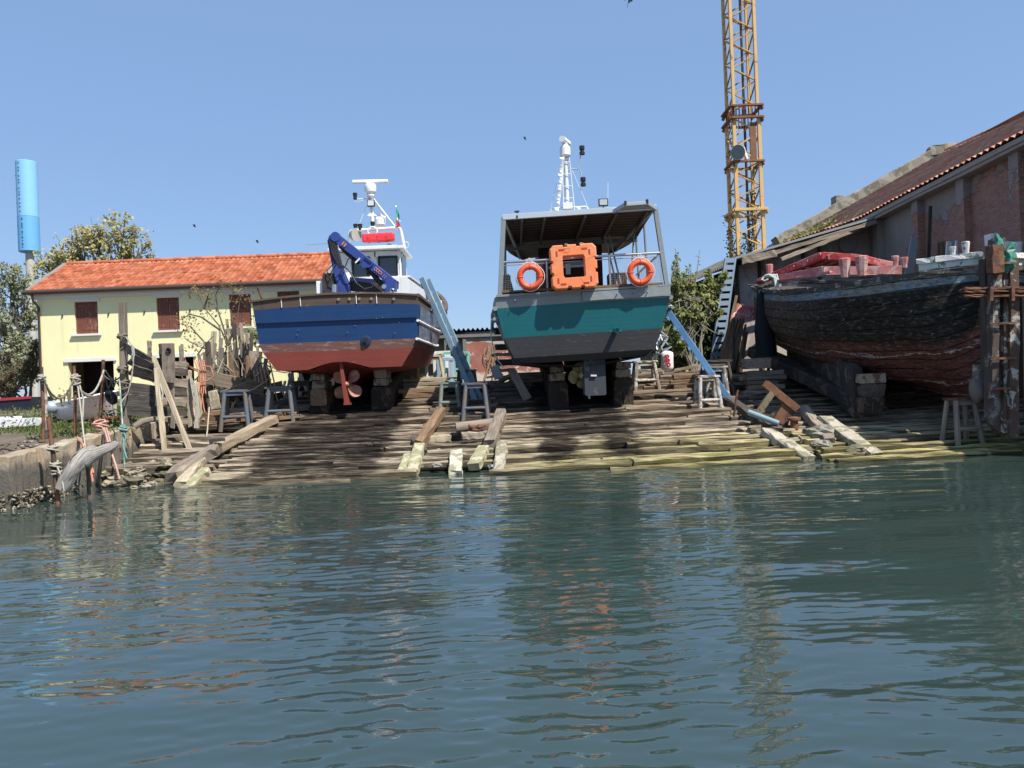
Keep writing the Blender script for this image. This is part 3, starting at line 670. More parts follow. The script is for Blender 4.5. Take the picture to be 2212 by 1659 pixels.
def warehouse():
    h = thing('brick_warehouse', 'long crumbling brick and plaster warehouse with a red tiled roof', 'warehouse', (wx(27), 27, 2))
    ya, ym, yb, ze = 13.0, 33.0, 40.3, 8.45; z0 = .2
    P0, P1, P2 = Vector((wx(ya), ya, 0)), Vector((wx(ym), ym, 0)), Vector((14.75, yb, 0))     # the wall bends beyond the pier
    m = MB(); run = 0.0
    def quad(p, q, a, b, za, zb, zc=None):
        zc = zb if zc is None else zc
        m.add([p + Vector((0, 0, za)), q + Vector((0, 0, za)), q + Vector((0, 0, zc)), p + Vector((0, 0, zb))], [(0, 3, 2, 1)], [(a, za, 0), (b, za, 0), (b, zc, 0), (a, zb, 0)])
    L1 = (P1-P0).length; quad(P0, P1, 0, L1, z0, ze); quad(P1, P2, L1, L1 + 7.5, z0, ze, ze + .25)
    d = (P1-P0).normalized(); n = Vector((-d.y, d.x, 0)); rr = -n
    for yp in (19.0, 22.2, 25.1, 28.2, 31.6):
        a = yp - ya; w_ = .46; p = P0 + d*a + n*.26; q = P0 + d*(a + w_) + n*.26
        quad(p, q, a, a + w_, z0, ze - .1)
        for e in (p, q):
            m.add([e - n*.26 + Vector((0, 0, z0)), e + Vector((0, 0, z0)), e + Vector((0, 0, ze-.1)), e - n*.26 + Vector((0, 0, ze-.1))], [(0, 1, 2, 3)], [(0, z0, 0), (.26, z0, 0), (.26, ze, 0), (0, ze, 0)])
    RX = 7.9; zr = 12.95
    for p, e in ((P0, ze), (P2, ze + .25)):
        pts = [p + Vector((0, 0, z0)), p + Vector((15.5, 0, z0)), p + Vector((15.5, 0, e)), p + Vector((RX, 0, zr)), p + Vector((0, 0, e))]; m.add(pts, [(0, 1, 2, 3, 4)], [(q.x, q.z, 0) for q in pts])
    m.build('wall', M_brick, h)
    E0, E1, E2 = P0 + n*.5 + Vector((0, -.2, ze - .02)), P1 + n*.5 + Vector((0, 0, ze - .02)), P2 + Vector((-.5, 0, ze + .25))
    m = MB()
    for a, b in ((E0, E1), (E1, E2)): m.bar(a - n*.28 - Vector((0, 0, .12)), b - n*.28 - Vector((0, 0, .12)), .46, .3, seg=10, jit=.012)
    m.build('eave_band', M_eave, h)
    R0, R1, R2 = P0 + Vector((RX, -.2, zr)), P1 + Vector((RX, 0, zr + .05)), P2 + Vector((RX + .4, 0, zr + .25))
    m = MB(); tw, th = .33, .48
    for (a, b, c_, d_) in ((E0, E1, R1, R0), (E1, E2, R2, R1)):
        Lu = (b-a).length; nu = int(Lu/tw)*5; Lv = (d_-a).length; nc = int(Lv/th); js = [(q, e) for q in range(nc) for e in (0, 1)]; nn = (b-a).cross(d_-a).normalized(); nn = nn if nn.z > 0 else -nn
        def P(i, j):
            q, e = js[j]; u = i/nu; v = (q + e)/nc; x = Lu*u; jj = .016*mnoise.noise(Vector((math.floor(x/tw)*3.1, q*2.7, 0))); sagz = -.06*math.sin(math.pi*v)*(1 + mnoise.noise(Vector((x*.3, 0, 5))))
            return (a.lerp(b, u)).lerp(d_.lerp(c_, u), v) + nn*(.09*abs(math.cos(math.pi*x/tw)) + .035*(1-e) + jj) + Vector((0, 0, sagz))
        m.grid(P, nu, len(js)-1, loc=lambda i, j: Vector((Lu*i/nu/tw, js[j][0] + (.02 if js[j][1] == 0 else .98), 0)))
    dn_ = Vector((0, 0, -.16)); m.add([E0 + dn_, E1 + dn_, R1 + dn_, R0 + dn_, E2 + dn_ + Vector((0, .1, 0)), R2 + dn_ + Vector((0, .1, 0))], [(0, 1, 2, 3), (1, 4, 5, 2)])
    B0, B2 = P0 + Vector((16, -.2, ze - .1)), P2 + Vector((16, 0, ze))
    m.add([R0, R2, B2, B0], [(0, 1, 2, 3)])
    roof = m.build('roof', M_tile_old, h)
    m = MB()
    for a, b in ((R0, R1), (R1, R2)):
        k = int((b-a).length/.36)
        for i in range(k): p, q = a.lerp(b, i/k), a.lerp(b, (i+1.15)/k); m.tube([p + Vector((0, 0, .08)), q + Vector((0, 0, .08))], [.13, .11], 8, .04)
    m.build('ridge_tiles', M_tile_old, roof)
    m = MB(); a, b = E2 + Vector((-.1, .1, .08)), R2 + Vector((0, .1, .16)); m.bar(a, b, .6, .75, seg=16, jit=.03); m.bar(b + Vector((-.7, 0, -.05)), b + Vector((.5, 0, .1)), .7, .5, seg=3, jit=.05); m.build('verge_coping', M_cement, roof)
warehouse()
R = random.Random(31); m = MB(); st = MB()
for k in range(420):
    y = R.uniform(35.5, 40); s_ = abs(R.gauss(0, .5)); x = 15.4 - .115*(y - 33) - .4 + s_*.87; leaf(m, Vector((x, y, 8.6 + s_*.5 + R.uniform(.0, .22))), .16, R)
for k in range(14):
    y = R.uniform(33, 39.5); st.tube([(14.95 - .115*(y-33), y, 8.5), (15.7 - .115*(y-33), y + R.uniform(-.5, .5), 9.05)], .02, 4)
q = thing('roof_creeper', 'green creeper growing along the far warehouse eave', 'creeper', (wx(35), 35, 8.2)); m.build('leaves', L_bush, q); st.build('stem', M_bark, q)

def far_building():
    A = at(1806, 443, 46); B = at(1655, 536, 60); h = thing('far_shed', 'grey sheet roofed shed beyond the warehouse ridge', 'shed', ((A.x+B.x)/2, 52, 2.3))
    m = MB(); m.prism([(A.x, A.y, 2.3), (B.x, B.y, 2.3), (B.x, B.y, B.z - .9), (A.x, A.y, A.z - .9)], (9, 0, 0)); m.build('wall', M_plaster, h)
    m = MB(); up = Vector((9.0, 0, 1.6))
    for k in range(6):
        p = A.lerp(B, k/6); q = A.lerp(B, (k+.96)/6); e = Vector((.0, 0, -.45)); pts = [p + Vector((-.5, 0, -.85)), q + Vector((-.5, 0, -.85)), q, p]
        m.prism(pts, Vector((.25, 0, .02))); m.prism([p, q, q + up, p + up], Vector((0, 0, .08)))
    m.build('roof', M_slate, h)
    m = MB(); c = A + Vector((.1, 0, .2)); m.box(c, .5, .7, .6); m.build('chimney', M_cement, h)
far_building()

def lean_to():
    D = 33.0; A = at(1583, 566, D); B = at(1897, 474, D); h = thing('lean_to_shed', 'grey plastered lean-to shed with plank edged sloping roof against the warehouse', 'shed', ((A.x+B.x)/2, D, 2.1))
    m = MB(); xm = at(1728, 560, D).x; pr = lambda x: A.z + (B.z-A.z)*(x-A.x)/(B.x-A.x)
    m.prism([(A.x + .15, D, 1.9), (B.x + .3, D, 1.9), (B.x + .3, D, B.z - .12), (A.x + .15, D, A.z - .2)], (0, 5, 0)); m.build('wall', M_plaster, h)
    m = MB()
    for u in (1592, 1640, 1668, 1735, 1770, 1893):
        x = at(u, 600, D).x; m.bar((x, D - .06, 1.9), (x, D - .06, pr(x) - .2), .12, .1, up=(0, 1, 0), seg=5, jit=.008)
    m.bar((A.x + .2, D - .08, 4.6), (at(1640, 650, D).x, D - .08, 4.7), .1, .1); m.build('timber_studs', W_dark, h)
    m = MB(); nA = Vector((A.x - .35, D - 1.6, A.z - .12)); nB = Vector((B.x + .2, D - 1.6, B.z)); bk = Vector((0, 6.5, .12))
    m.prism([nA, nB, nB + bk, nA + bk], (0, 0, .09)); rf = m.build('roof', M_slate, h)
    m = MB()
    a = at(1603, 563, D - 1.9); b = at(1676, 547, D - 1.9); m.bar(a, b, .12, .3, seg=8, jit=.02)
    m.bar(at(1676, 545, D - 1.7), at(1893, 479, D - 1.7), .1, .16, seg=12, jit=.015)
    m.bar(at(1688, 560, D - 2.4), at(1892, 479, D - 1.4), .1, .15, seg=14, jit=.015)
    m.build('edge_boards', W_grey, rf)
    m = MB(); nc = 26; a = at(1480, 615, D + .5); b = at(1600, 560, D - .3)
    for k in range(nc):
        p = a.lerp(b, k/nc); m.tube([p + Vector((0, -.7, 0)), p + Vector((0, 2.5, .35))], .06, 6)
    m.build('corrugated_edge', M_cement, rf)
    # dark creeper covered side shed
    lx = at(1405, 700, D + .6).x; m = MB(); m.prism([(lx, D + .6, 1.8), (A.x + .2, D + .6, 1.8), (A.x + .2, D + .6, A.z - .15), (a.x - .1, D + .6, a.z - .1), (lx, D + .6, at(1405, 695, D).z)], (0, 3, 0)); m.build('side_wall', paint('mossy_dark_wall', (.105, .095, .065), .9, .4, 1.5, (.045, .06, .025), .6, .4), h)
    m = MB(); x0, x1 = at(1800, 560, D).x, at(1888, 560, D).x
    m.box(((x0+x1)/2, D - .05, pr(x0) - 1.0), x1 - x0, .08, 1.9); m.build('upper_panel', paint('pink_grey_panel', (.42, .35, .31), .9, .2, 1.5, (.22, .18, .155), .4), h)
    for u, v, r_, nm in ((1828, 529, 15.5, 'dish'), (1664, 572, 15, 'dish')):
        c = at(u, v, D - .35); m = MB(); m.lathe(c, [(r_/F*D*.3, .28), (r_/F*D*.9, .1), (r_/F*D, .0), (r_/F*D*.97, -.03)], (0, 1, 0), 26)
        m.build('wall_disc', paint('disc_grey', (.30, .265, .235), .7, .1), label=('round grey disc high on the pink grey panel of the lean-to' if u > 1700 else 'round grey disc behind the first pink bollard of the black boat'), cat='disc', group='round discs on the lean-to wall')
lean_to()

def centre_shed():
    D = 34.5; A = at(930, 712, D); B = at(1180, 700, D); zt = A.z; h = thing('corrugated_shed', 'low shed with corrugated roof and peeling red wall between the two boats', 'shed', ((A.x+B.x)/2, D, 2.2))
    m = MB(); x0, x1 = A.x - 2.5, B.x + 1.5
    xs_ = at(1006, 760, D).x
    m.box(((xs_ + x1)/2, D + 1.5, (2.0 + zt - .25)/2), x1 - xs_, 3, zt - .25 - 2.0 + .2)
    pm = NT('peeling_red_wall'); P = pm.pos(); n = pm.noise(P, 1.6, 6, .65); X, Y, Z = pm.sep(P); f = pm.noise(P, 8, 4, .7)
    red = pm.mix(pm.ramp(n, [(.4, 0), (.6, 1)]), (.30, .11, .085), (.36, .16, .125)); red = pm.mix(pm.ramp(pm.noise(P, 2.6, 7, .7), [(.585, 0), (.6, 1)]), red, (.56, .47, .42))
    edge = pm.math('ADD', Z, pm.math('MULTIPLY', pm.math('SUBTRACT', pm.noise(P, 1.1, 2, .5), .5), 1.1)); c = pm.mix(pm.step(edge, 3.92, 3.97), red, pm.mix(f, (.36, .37, .35), (.47, .47, .44)))
    c = pm.mix(pm.step(pm.math('ADD', Z, pm.math('MULTIPLY', n, .6)), 2.95, 2.75), c, (.6, .52, .46)); pm.bump(f, .3, .03); M_peel = pm.done(c, .9)
    m.build('wall', M_peel, h)
    m = MB(); m.box(((x0 + xs_)/2, D + 1.6, (2.0 + zt - .25)/2), xs_ - x0, 2.8, zt - .25 - 2.0 + .2); m.build('panel_wall', paint('green_grey_panels', (.26, .30, .25), .8, .2, 2, (.36, .37, .31), .4), h)
    m = MB()
    for u in (962, 980, 1004): x = at(u, 760, D).x; m.bar((x, D - .02, 2), (x, D - .02, zt - .2), .07 if u < 1000 else .16, .08, up=(0, 1, 0))
    m.bar((x0, D - .05, zt - .35), (x1, D - .05, zt - .35), .1, .14); z_ = at(990, 768, D).z; m.bar((x0, D - .1, z_), (xs_ + .1, D - .1, z_), .25, .07)
    m.build('frame', paint('grey_timber', (.2, .19, .175), .85, .2), h)
    m = MB(); n_ = int((x1 - x0)/.21)*6
    m.grid(lambda i, j: Vector((x0 + (x1-x0)*i/n_, D - .18 + j*1.1, zt - .06 + .055*math.cos(2*math.pi*(x1-x0)*i/n_/.21) - .06*j)), n_, 3)
    m.grid(lambda i, j: Vector((x0 + (x1-x0)*i/n_, D - .18 + j*1.1, zt - .085 + .055*math.cos(2*math.pi*(x1-x0)*i/n_/.21) - .06*j)), n_, 3)
    m.build('roof', paint('old_fibre_cement', (.16, .155, .14), .9, .25, 2), h)
    m = MB(); c = at(990, 765, D); 
    m.box((at(985, 800, D).x, D - .12, at(985, 798, D).z), .9, .06, 1.1); m.build('window_frame', paint('pale_blue_frame', (.42, .5, .55), .7, .1, 2, (.2, .1, .08), .35), h)
centre_shed()
# ================================================================== BOATS
def herm(xs, ys, n):                        # smooth interpolation of stations
    xs = np.array(xs, float); ys = np.array(ys, float); t = np.linspace(xs[0], xs[-1], n)
    mS = np.zeros_like(ys)
    for i in range(len(xs)):
        if i == 0: mS[i] = (ys[1]-ys[0])/(xs[1]-xs[0])
        elif i == len(xs)-1: mS[i] = (ys[-1]-ys[-2])/(xs[-1]-xs[-2])
        else:
            a = (ys[i]-ys[i-1])/(xs[i]-xs[i-1]); b = (ys[i+1]-ys[i])/(xs[i+1]-xs[i]); mS[i] = (a+b)/2
    out = []
    for q in t:
        i = min(max(int(np.searchsorted(xs, q)) - 1, 0), len(xs)-2); h = xs[i+1]-xs[i]; u = (q-xs[i])/h
        out.append((2*u**3-3*u**2+1)*ys[i] + (u**3-2*u**2+u)*h*mS[i] + (-2*u**3+3*u**2)*ys[i+1] + (u**3-u**2)*h*mS[i+1])
    return t, np.array(out)
def hull_mesh(m, cx, y0, sta, slots, n=40, rake=0.0, rfade=3.0, cxf=None, rows=None):
    """sta: [(s, [(half width, z) ...])]; slots: material slot of each row."""
    s, A = herm([q[0] for q in sta], [np.array(q[1]) for q in sta], n)
    K = A.shape[1]; zt = A[0, 0, 1]; rings = []
    for i in range(n):
        ring = []
        for side in (-1, 1):
            ks = range(K) if side < 0 else range(K-1, -1, -1)
            for k in ks:
                hw, z = max(A[i, k, 0], .0), A[i, k, 1]; y = y0 + s[i] + rake*max(0, zt - z)*max(0, 1 - s[i]/rfade)
                ring.append((Vector((cx + side*hw, y, z)), (s[i], k/(K-1), side*.5 + z*0)))
        rings.append(ring)
    W = 2*K
    for side in (0, 1):
        for k in range(K-1):
            a = k if side == 0 else K + k; row = k if side == 0 else K-2-k; m.mi = slots[row]
            vs = []; ls = []
            for i in range(n): vs += [rings[i][a][0], rings[i][a+1][0]]; ls += [rings[i][a][1], rings[i][a+1][1]]
            m.add(vs, [(2*i, 2*i+1, 2*i+3, 2*i+2) for i in range(n-1)], ls, smooth=True)
    m.mi = 0
    return s, A, rings
def transom(m, cx, y0, prof, slots, rake, crown=0.0, arch=None, nc=28, zrows=3):
    zt = prof[0][1]
    for k in range(len(prof)-1):
        m.mi = slots[k]
        def P(i, j):
            t = j/zrows; hw = prof[k][0]*(1-t) + prof[k+1][0]*t; z = prof[k][1]*(1-t) + prof[k+1][1]*t; u = -1 + 2*i/nc; x = hw*u
            q = crown*(1-u*u)
            if k == 0: z += q*(1-t) + (q*.55)*t
            elif k == 1: z += q*.55*(1-t)
            if arch and k == len(prof)-2 and t == 1: z += arch(x)
            return Vector((cx + x, y0 + rake*(zt - z) if z < zt else y0, z))
        m.grid(P, nc, zrows, smooth=False)
    m.mi = 0
def hull_paint(name, c, wear, wamt, rough=.45, streak=None, ps=3.5):
    """paint over carvel planks: faint seams along the hull"""
    t = NT(name); P = t.pos(); n = t.noise(P, 1.2, 5, .6); f = t.noise(P, 11, 4, .65); sv = t.noise(t.pos((1.5, 1.5, .2)), 2.2, 5, .65); sh = t.noise(t.pos((.35, .35, 6)), 1.6, 4, .6)
    col = t.mix(n, tuple(x*.8 for x in c), tuple(x*1.18 for x in c)); col = t.mix(t.math('MULTIPLY', f, .25), col, tuple(x*.5 for x in c))
    w_ = t.noise(t.pos((.6, .6, 3)), ps, 7, .72, .3); col = t.mix(t.ramp(w_, [(.70 - wamt*.3, 0), (.74 - wamt*.3, 1)]), col, wear)
    if streak: col = t.mix(t.ramp(sv, [(.6, 0), (.75, .6)]), col, streak)
    t.bump(t.math('ADD', t.math('MULTIPLY', f, .4), t.math('MULTIPLY', sh, .6)), .3, .03)
    return t.done(col, rough, 0, .4)
M_bband = hull_paint('brown_bulwark_wood', (.10, .068, .05), (.2, .15, .11), .35, .8, (.05, .03, .022))
M_blue = hull_paint('navy_hull_paint', (.010, .046, .145), (.035, .085, .18), .22, .5, (.03, .045, .06))
M_bmix = hull_paint('worn_waterline', (.155, .07, .058), (.2, .15, .135), .5, .8)
M_bred = hull_paint('red_antifouling', (.21, .042, .030), (.27, .07, .052), .25, .8)
M_teal = hull_paint('teal_hull_paint', (.008, .122, .142), (.016, .155, .172), .05, .45)
M_ggrey = hull_paint('grey_rail_paint', (.21, .24, .25), (.3, .33, .34), .1, .55)
M_gblk = hull_paint('black_antifouling', (.036, .037, .042), (.075, .077, .085), .36, .75, ps=5.5)
M_gdark = hull_paint('dark_bottom_paint', (.035, .033, .033), (.1, .06, .045), .3, .85)
M_deck = wood('deck_boards', (.16, .12, .085), (.26, .2, .15), (.05, .035, .025))
M_bluecr = paint('crane_blue', (.032, .06, .25), .4, .12, 2)
M_bluecrd = paint('crane_dark_blue', (.016, .026, .1), .45, .2, 2)
M_redraft = paint('red_canvas', (.66, .035, .045), .55, .15, 2)
M_orange = paint('orange_float', (.80, .225, .085), .6, .1, 2, (.70, .27, .14), .45, .1, streak=(.62, .2, .09), ws=3)
M_orange2 = paint('orange_ring', (.78, .115, .045), .45, .08, 2)
M_cabin = wood('varnished_cabin', (.055, .022, .012), (.09, .04, .022), (.02, .01, .006), .55)
M_fadlet = paint('faded_orange_lettering', (.48, .19, .12), .6, .3, 6)

def blue_boat():
    cx, y0 = -5.03, 22.3
    b = thing('blue_fishing_boat', 'navy blue and red wooden workboat with a hydraulic deck crane hauled out stern first', 'boat', (cx, y0, gz(y0)))
    prof = [(2.40, 4.66), (2.39, 4.42), (2.29, 3.44), (2.19, 3.17), (1.83, 2.66)]
    bot = [(.75, 2.64), (.38, 2.8), (.0, 2.87)]
    def S(s, tw, bw, zs, zb, zk):
        zz = [zs, zs - .24, zs - 1.25 + .0*(zs-4.66), zb + .5, zb]; ww = [tw, tw - .01, tw*.4 + bw*.62, tw*.15 + bw*.88 + .06, bw]
        return (s, list(zip(ww, zz)) + [(bw*.5, zb - .12), (bw*.15 + .05, zb*.5 + zk*.5), (.07, zk)])
    sta = [(0, prof + bot), (2.2, [(2.5, 4.62), (2.5, 4.38), (2.42, 3.42), (2.34, 3.2), (2.0, 2.66), (1.0, 2.5), (.3, 2.3), (.09, 2.05)]),
           S(5, 2.58, 2.1, 4.72, 2.75, 2.1), S(8, 2.55, 1.8, 5.0, 3.0, 2.3), S(10.5, 2.35, 1.2, 5.55, 3.2, 2.6), S(12.6, 1.9, .6, 6.15, 3.6, 3.0), S(14.2, 1.15, .22, 6.75, 4.1, 3.6), S(15.3, .07, .05, 7.25, 4.6, 4.4)]
    m = MB(); slots = [0, 1, 2, 3, 4, 4, 4]
    s, A, rg = hull_mesh(m, cx, y0, sta, slots, 46, .10, 2.5)
    transom(m, cx, y0, prof, slots, .10, .13, lambda x: .21*max(0, math.cos(min(1.57, abs(x)/.95*1.57)))**1.3 - .02)
    side = hull_paint('pale_blue_side', (.10, .135, .2), (.3, .33, .36), .5, .4, (.07, .08, .09))
    h = m.build('hull', [M_bband, M_blue, M_bmix, M_bred, M_bred], b)
    # thickness of the bulwark, deck
    m = MB(); K = A.shape[1]
    for sg in (-1, 1):
        pts = [Vector((cx + sg*(A[i, 0, 0] - .03), y0 + s[i], A[i, 0, 1] + .02)) for i in range(len(s))]
        for p, q in zip(pts, pts[1:]): m.bar(p, q + (q-p)*.02, .16, .09)
    for i in range(24):
        u0, u1 = -1 + 2*i/24, -1 + 2*(i+1)/24; m.bar((cx + 2.4*u0, y0 + .03, 4.68 + .13*(1-u0*u0)), (cx + 2.4*u1, y0 + .03, 4.68 + .13*(1-u1*u1)), .16, .06)
    m.build('rail_cap', M_bband, h)
    m = MB(); rows = [i for i in range(len(s))]
    m.grid(lambda i, j: Vector((cx + (A[i, 1, 0] - .05)*(-1 + 2*j/4), y0 + s[i], A[i, 0, 1] - .62)), len(s)-1, 4); m.build('deck', M_deck, b)
    m = MB()
    for z_, o_ in ((3.95, .05), (3.42, .06)):
        k0, k1 = 0, 26
        pts = []
        for i in range(k0, k1): 
            u = (4.42 - z_)/1.0; hw = A[i, 1, 0]*(1-u) + A[i, 2, 0]*u; pts.append(Vector((cx + hw + o_*.4, y0 + s[i] + .05, z_ + (A[i, 0, 1] - 4.66)*.7)))
        m.tube(pts, .04, 6)
        m.tube([Vector((2*cx - p.x, p.y, p.z)) for p in pts], .04, 6)
    m.build('rubbing_strake', M_white, h)
    # paler grey-blue skin over the starboard side only
    m = MB()
    m.grid(lambda i, j: Vector((cx + (A[i+1, 1, 0]*(1-j/6) + A[i+1, 2, 0]*j/6) + .012, y0 + s[i+1] + .06, (A[i+1, 1, 1]*(1-j/6) + A[i+1, 2, 1]*j/6))), 34, 6)
    m.build('pale_side', side, h)
    m = MB(); c = Vector((cx + .83, y0 + .14, 3.43)); m.lathe(c + Vector((0, .05, 0)), [(.06, -.02), (.06, .1), (.085, .1), (.085, -.02)], (0, -1, 0), 20); m.lathe(c, [(.15, 0), (.15, .05), (.1, .06)], (0, -1, 0), 22)
    m.build('exhaust_flange', paint('dull_navy', (.012, .028, .07), .6, .2), h)
    m = MB(); m.lathe(c, [(.065, .108), (.06, .109)], (0, -1, 0), 20); m.build('exhaust_bore', M_black, h)
    # white seams on the brown band, bolt stains
    m = MB(); R = random.Random(5)
    for x in (-1.55, -1.0, .62, 1.21): m.bar((cx + x, y0 - .012, 4.43 + .07*(1-(x/2.4)**2)), (cx + x - .01, y0 - .012, 4.66 + .13*(1-(x/2.4)**2)), .02, .01, up=(0, 1, 0))
    m.build('pale_seams', M_white, h)
    m = MB()
    for k in range(9): m.lathe((cx + R.uniform(-1.2, 2), y0 + .08, R.uniform(3.55, 4.1)), [(.014, 0), (.012, .03)], (0, -1, 0), 8)
    for x in (.1, .42, .7, 1.05, 1.7): m.lathe((cx + x, y0 - .01, 4.54 + .1*(1-(x/2.4)**2)), [(.045, 0), (.04, .02)], (0, -1, 0), 10)
    m.build('bolt_heads', paint('dull_bolt', (.24, .18, .13), .8), h)
    # propeller and rudder
    pc = at(750, 830, y0 + .62); pr = MB(); pr.lathe(pc + Vector((0, .25, 0)), [(.06, -.05), (.1, .05), (.11, .3), (.07, .45), (.02, .5)], (0, -1, 0), 18)
    for k in range(4):
        a = math.radians(45 + 90*k + 4); d = Vector((math.cos(a), 0, math.sin(a))); e = Vector((-math.sin(a), 0, math.cos(a)))
        def P(i, j, d=d, e=e):
            r = .08 + .43*i/8; wv = [.06, .09, .125, .155, .172, .172, .155, .115, .03][i]; u = -1 + j/3
            return pc + d*r + e*(wv*u) + Vector((0, .1*u*(1 - i/12), 0))
        pr.grid(P, 8, 6)
        def P2(i, j, d=d, e=e): return P(i, j) + Vector((0, .018, 0))
        pr.grid(P2, 8, 6)
    prp = pr.build('propeller', paint('propeller_red_bronze', (.34, .13, .085), .6, .25, 3, (.42, .24, .17), .5), b)
    m = MB(); m.tube([pc + Vector((0, .2, 0)), pc + Vector((0, 3, .05))], .05, 10); m.build('shaft', M_steel, prp)
    t_, bt = at(735, 783, y0 + .35), at(748, 874, y0 + .35); m = MB(); m.bar(t_ + Vector((0, 0, .3)), bt, .10, .12, up=(0, 1, 0)); m.bar(t_ + Vector((.01, .25, 0)), bt + Vector((.02, .25, .05)), .05, .42, up=(0, 1, 0)); m.box(bt + Vector((.02, .1, .02)), .17, .35, .06)
    m.build('rudder', M_bred, b)
    # keel skeg
    m = MB(); m.prism([(cx - .08, y0 + 1.9, 2.9), (cx - .08, y0 + 1.9, 1.75), (cx - .08, y0 + 9, 2.0), (cx - .08, y0 + 12, 3.2)], (.16, 0, 0)); m.build('keel', M_gdark, b)
    # ---- wheelhouse
    W = bpy.data.objects.new('wheelhouse', None); COL.objects.link(W); W.parent = b; W.location = Vector((-5.2, 29, 5)) - Vector(b.location)
    xl, xr, ya, yb, z0, z1 = -6.42, -4.06, 29.0, 31.0, 4.5, 7.2
    a_, b_ = at(819, 596, ya), at(857, 553.5, ya); c_, d_ = at(762, 597, ya), at(797.5, 555, ya)
    m = MB(); holes = [(a_.x, b_.x, a_.z, b_.z), (c_.x, d_.x, c_.z, d_.z)]; facade(m, xl, xr, z0, z1, ya, holes, .08)
    m.add([(xr, ya, z0), (xr, yb, z0), (xr, yb, z1), (xr, ya, z1)], [(0, 1, 2, 3)]); m.add([(xl, ya, z0), (xl, yb, z0), (xl, yb, z1), (xl, ya, z1)], [(3, 2, 1, 0)]); m.add([(xl, yb, z0), (xr, yb, z0), (xr, yb, z1), (xl, yb, z1)], [(3, 2, 1, 0)])
    for x in ((d_.x + a_.x)/2 + .05, b_.x + .12): m.bar((x, ya - .02, z0), (x, ya - .02, z1), .05, .03, up=(0, 1, 0))
    m.bar((xl, ya - .02, z1 - .12), (xr, ya - .02, z1 - .12), .03, .2)
    m.build('cabin_wall', M_white, W)
    m = MB(); m.bar((-5.25, 28.6, 7.27), (-5.25, 31.2, 7.27), 2.8, .1); m.bar((-5.25, 28.9, 7.35), (-5.25, 31, 7.38), 2.3, .08); m.build('cabin_roof', M_white, W)
    for (q, w_) in (((a_, b_), 'door_window'), ((c_, d_), 'rear_window')):
        m = MB(); e, f = q; cy_ = ya + .05; m.add([(e.x, cy_, e.z), (f.x, cy_, e.z), (f.x, cy_, f.z), (e.x, cy_, f.z)], [(0, 1, 2, 3)]); wn_ = m.build('window_pane', M_glass, W)
        m = MB()
        for p0, p1 in (((e.x, e.z), (f.x, e.z)), ((f.x, e.z), (f.x, f.z)), ((f.x, f.z), (e.x, f.z)), ((e.x, f.z), (e.x, e.z))): m.bar((p0[0], ya - .01, p0[1]), (p1[0], ya - .01, p1[1]), .06, .06)
        m.build('window_frame', M_black, W)
    m = MB(); m.box((xr + .01, 30.1, 6.6), .03, 1.1, .85); m.build('side_window', M_glass, W)
    # trunk cabin and lower white works
    m = MB(); m.bar((-5.1, 28.6, 5.35), (-5.1, 34.5, 5.6), 2.9, 1.55); m.bar((-5.1, 28.6, 6.15), (-5.1, 34.5, 6.4), 2.95, .06); m.build('trunk_cabin', M_white, b)
    m = MB()   # inner face of the bow bulwark
    i0 = 30
    m.grid(lambda i, j: Vector((cx + (A[i0+i, 0, 0] - .1)*(1), y0 + s[i0+i], A[i0+i, 0, 1] + .05 - .8*j)), len(s)-1-i0, 1); m.grid(lambda i, j: Vector((cx - (A[i0+i, 0, 0] - .1), y0 + s[i0+i], A[i0+i, 0, 1] + .05 - .8*j)), len(s)-1-i0, 1)
    m.build('bow_bulwark', paint('pale_grey_bulwark', (.42, .42, .4), .7, .15), h)
    m = MB()
    for k in range(5): x = cx + 2.3 - k*.02; m.box((x, 26.5 + k*1.3, 4.95 + .1*k), .1, .1, .4)
    m.build('bulwark_stanchions', M_white, h)
    # ---- mast gear
    G = bpy.data.objects.new('mast_frame', None); COL.objects.link(G); G.parent = b; G.location = Vector((-5.2, 31, 7.4)) - Vector(b.location)
    Dm = 31.0; g = lambda u, v, dd=0: at(u, v, Dm + dd)
    m = MB()
    for o_ in (0, .9):
        m.tube([g(754, 537, o_), g(754.5, 505, o_), g(758, 499.5, o_), g(765, 497, o_), g(800, 496, o_), g(858, 492, o_), g(864, 494, o_), g(866.5, 500, o_), g(874, 537, o_)], .06, 10)
    m.tube([g(754.5, 505), g(754.5, 505, .9)], .04, 6); m.tube([g(865, 497), g(865, 497, .9)], .04, 6)
    m.tube([g(806, 496, .4), g(804, 470, .4), g(801, 420, .4)], .075, 10)
    m.tube([g(807, 430, .4), g(853, 489, .4)], .04, 6); m.tube([g(793, 440, .4), g(774, 490, .4)], .012, 5)
    m.tube([g(800, 429, .4), g(770, 430, .4), g(767, 428, .4)], .02, 6); m.tube([g(798, 431, .4), g(780, 434, .4), g(767, 436, .4), g(766, 430, .4)], .01, 5)
    m.build('mast_tubes', M_white, G)
    m = MB(); c = g(800.5, 418, .4); m.lathe(c, [(.16, 0), (.22, .06), (.24, .18), (.24, .3), (.2, .4), (.1, .42)], (0, 0, 1), 20); m.box(c + Vector((0, 0, .44)), .36, .3, .06)
    e, f = g(762, 393, .4), g(838, 391.5, .4); m.bar(e, f, .14, .14, bev=.5); m.lathe(c - Vector((0, 0, .1)), [(.1, -.12), (.16, 0), (.12, .1)], (0, 0, 1), 14); m.build('radar_scanner', M_white, G)
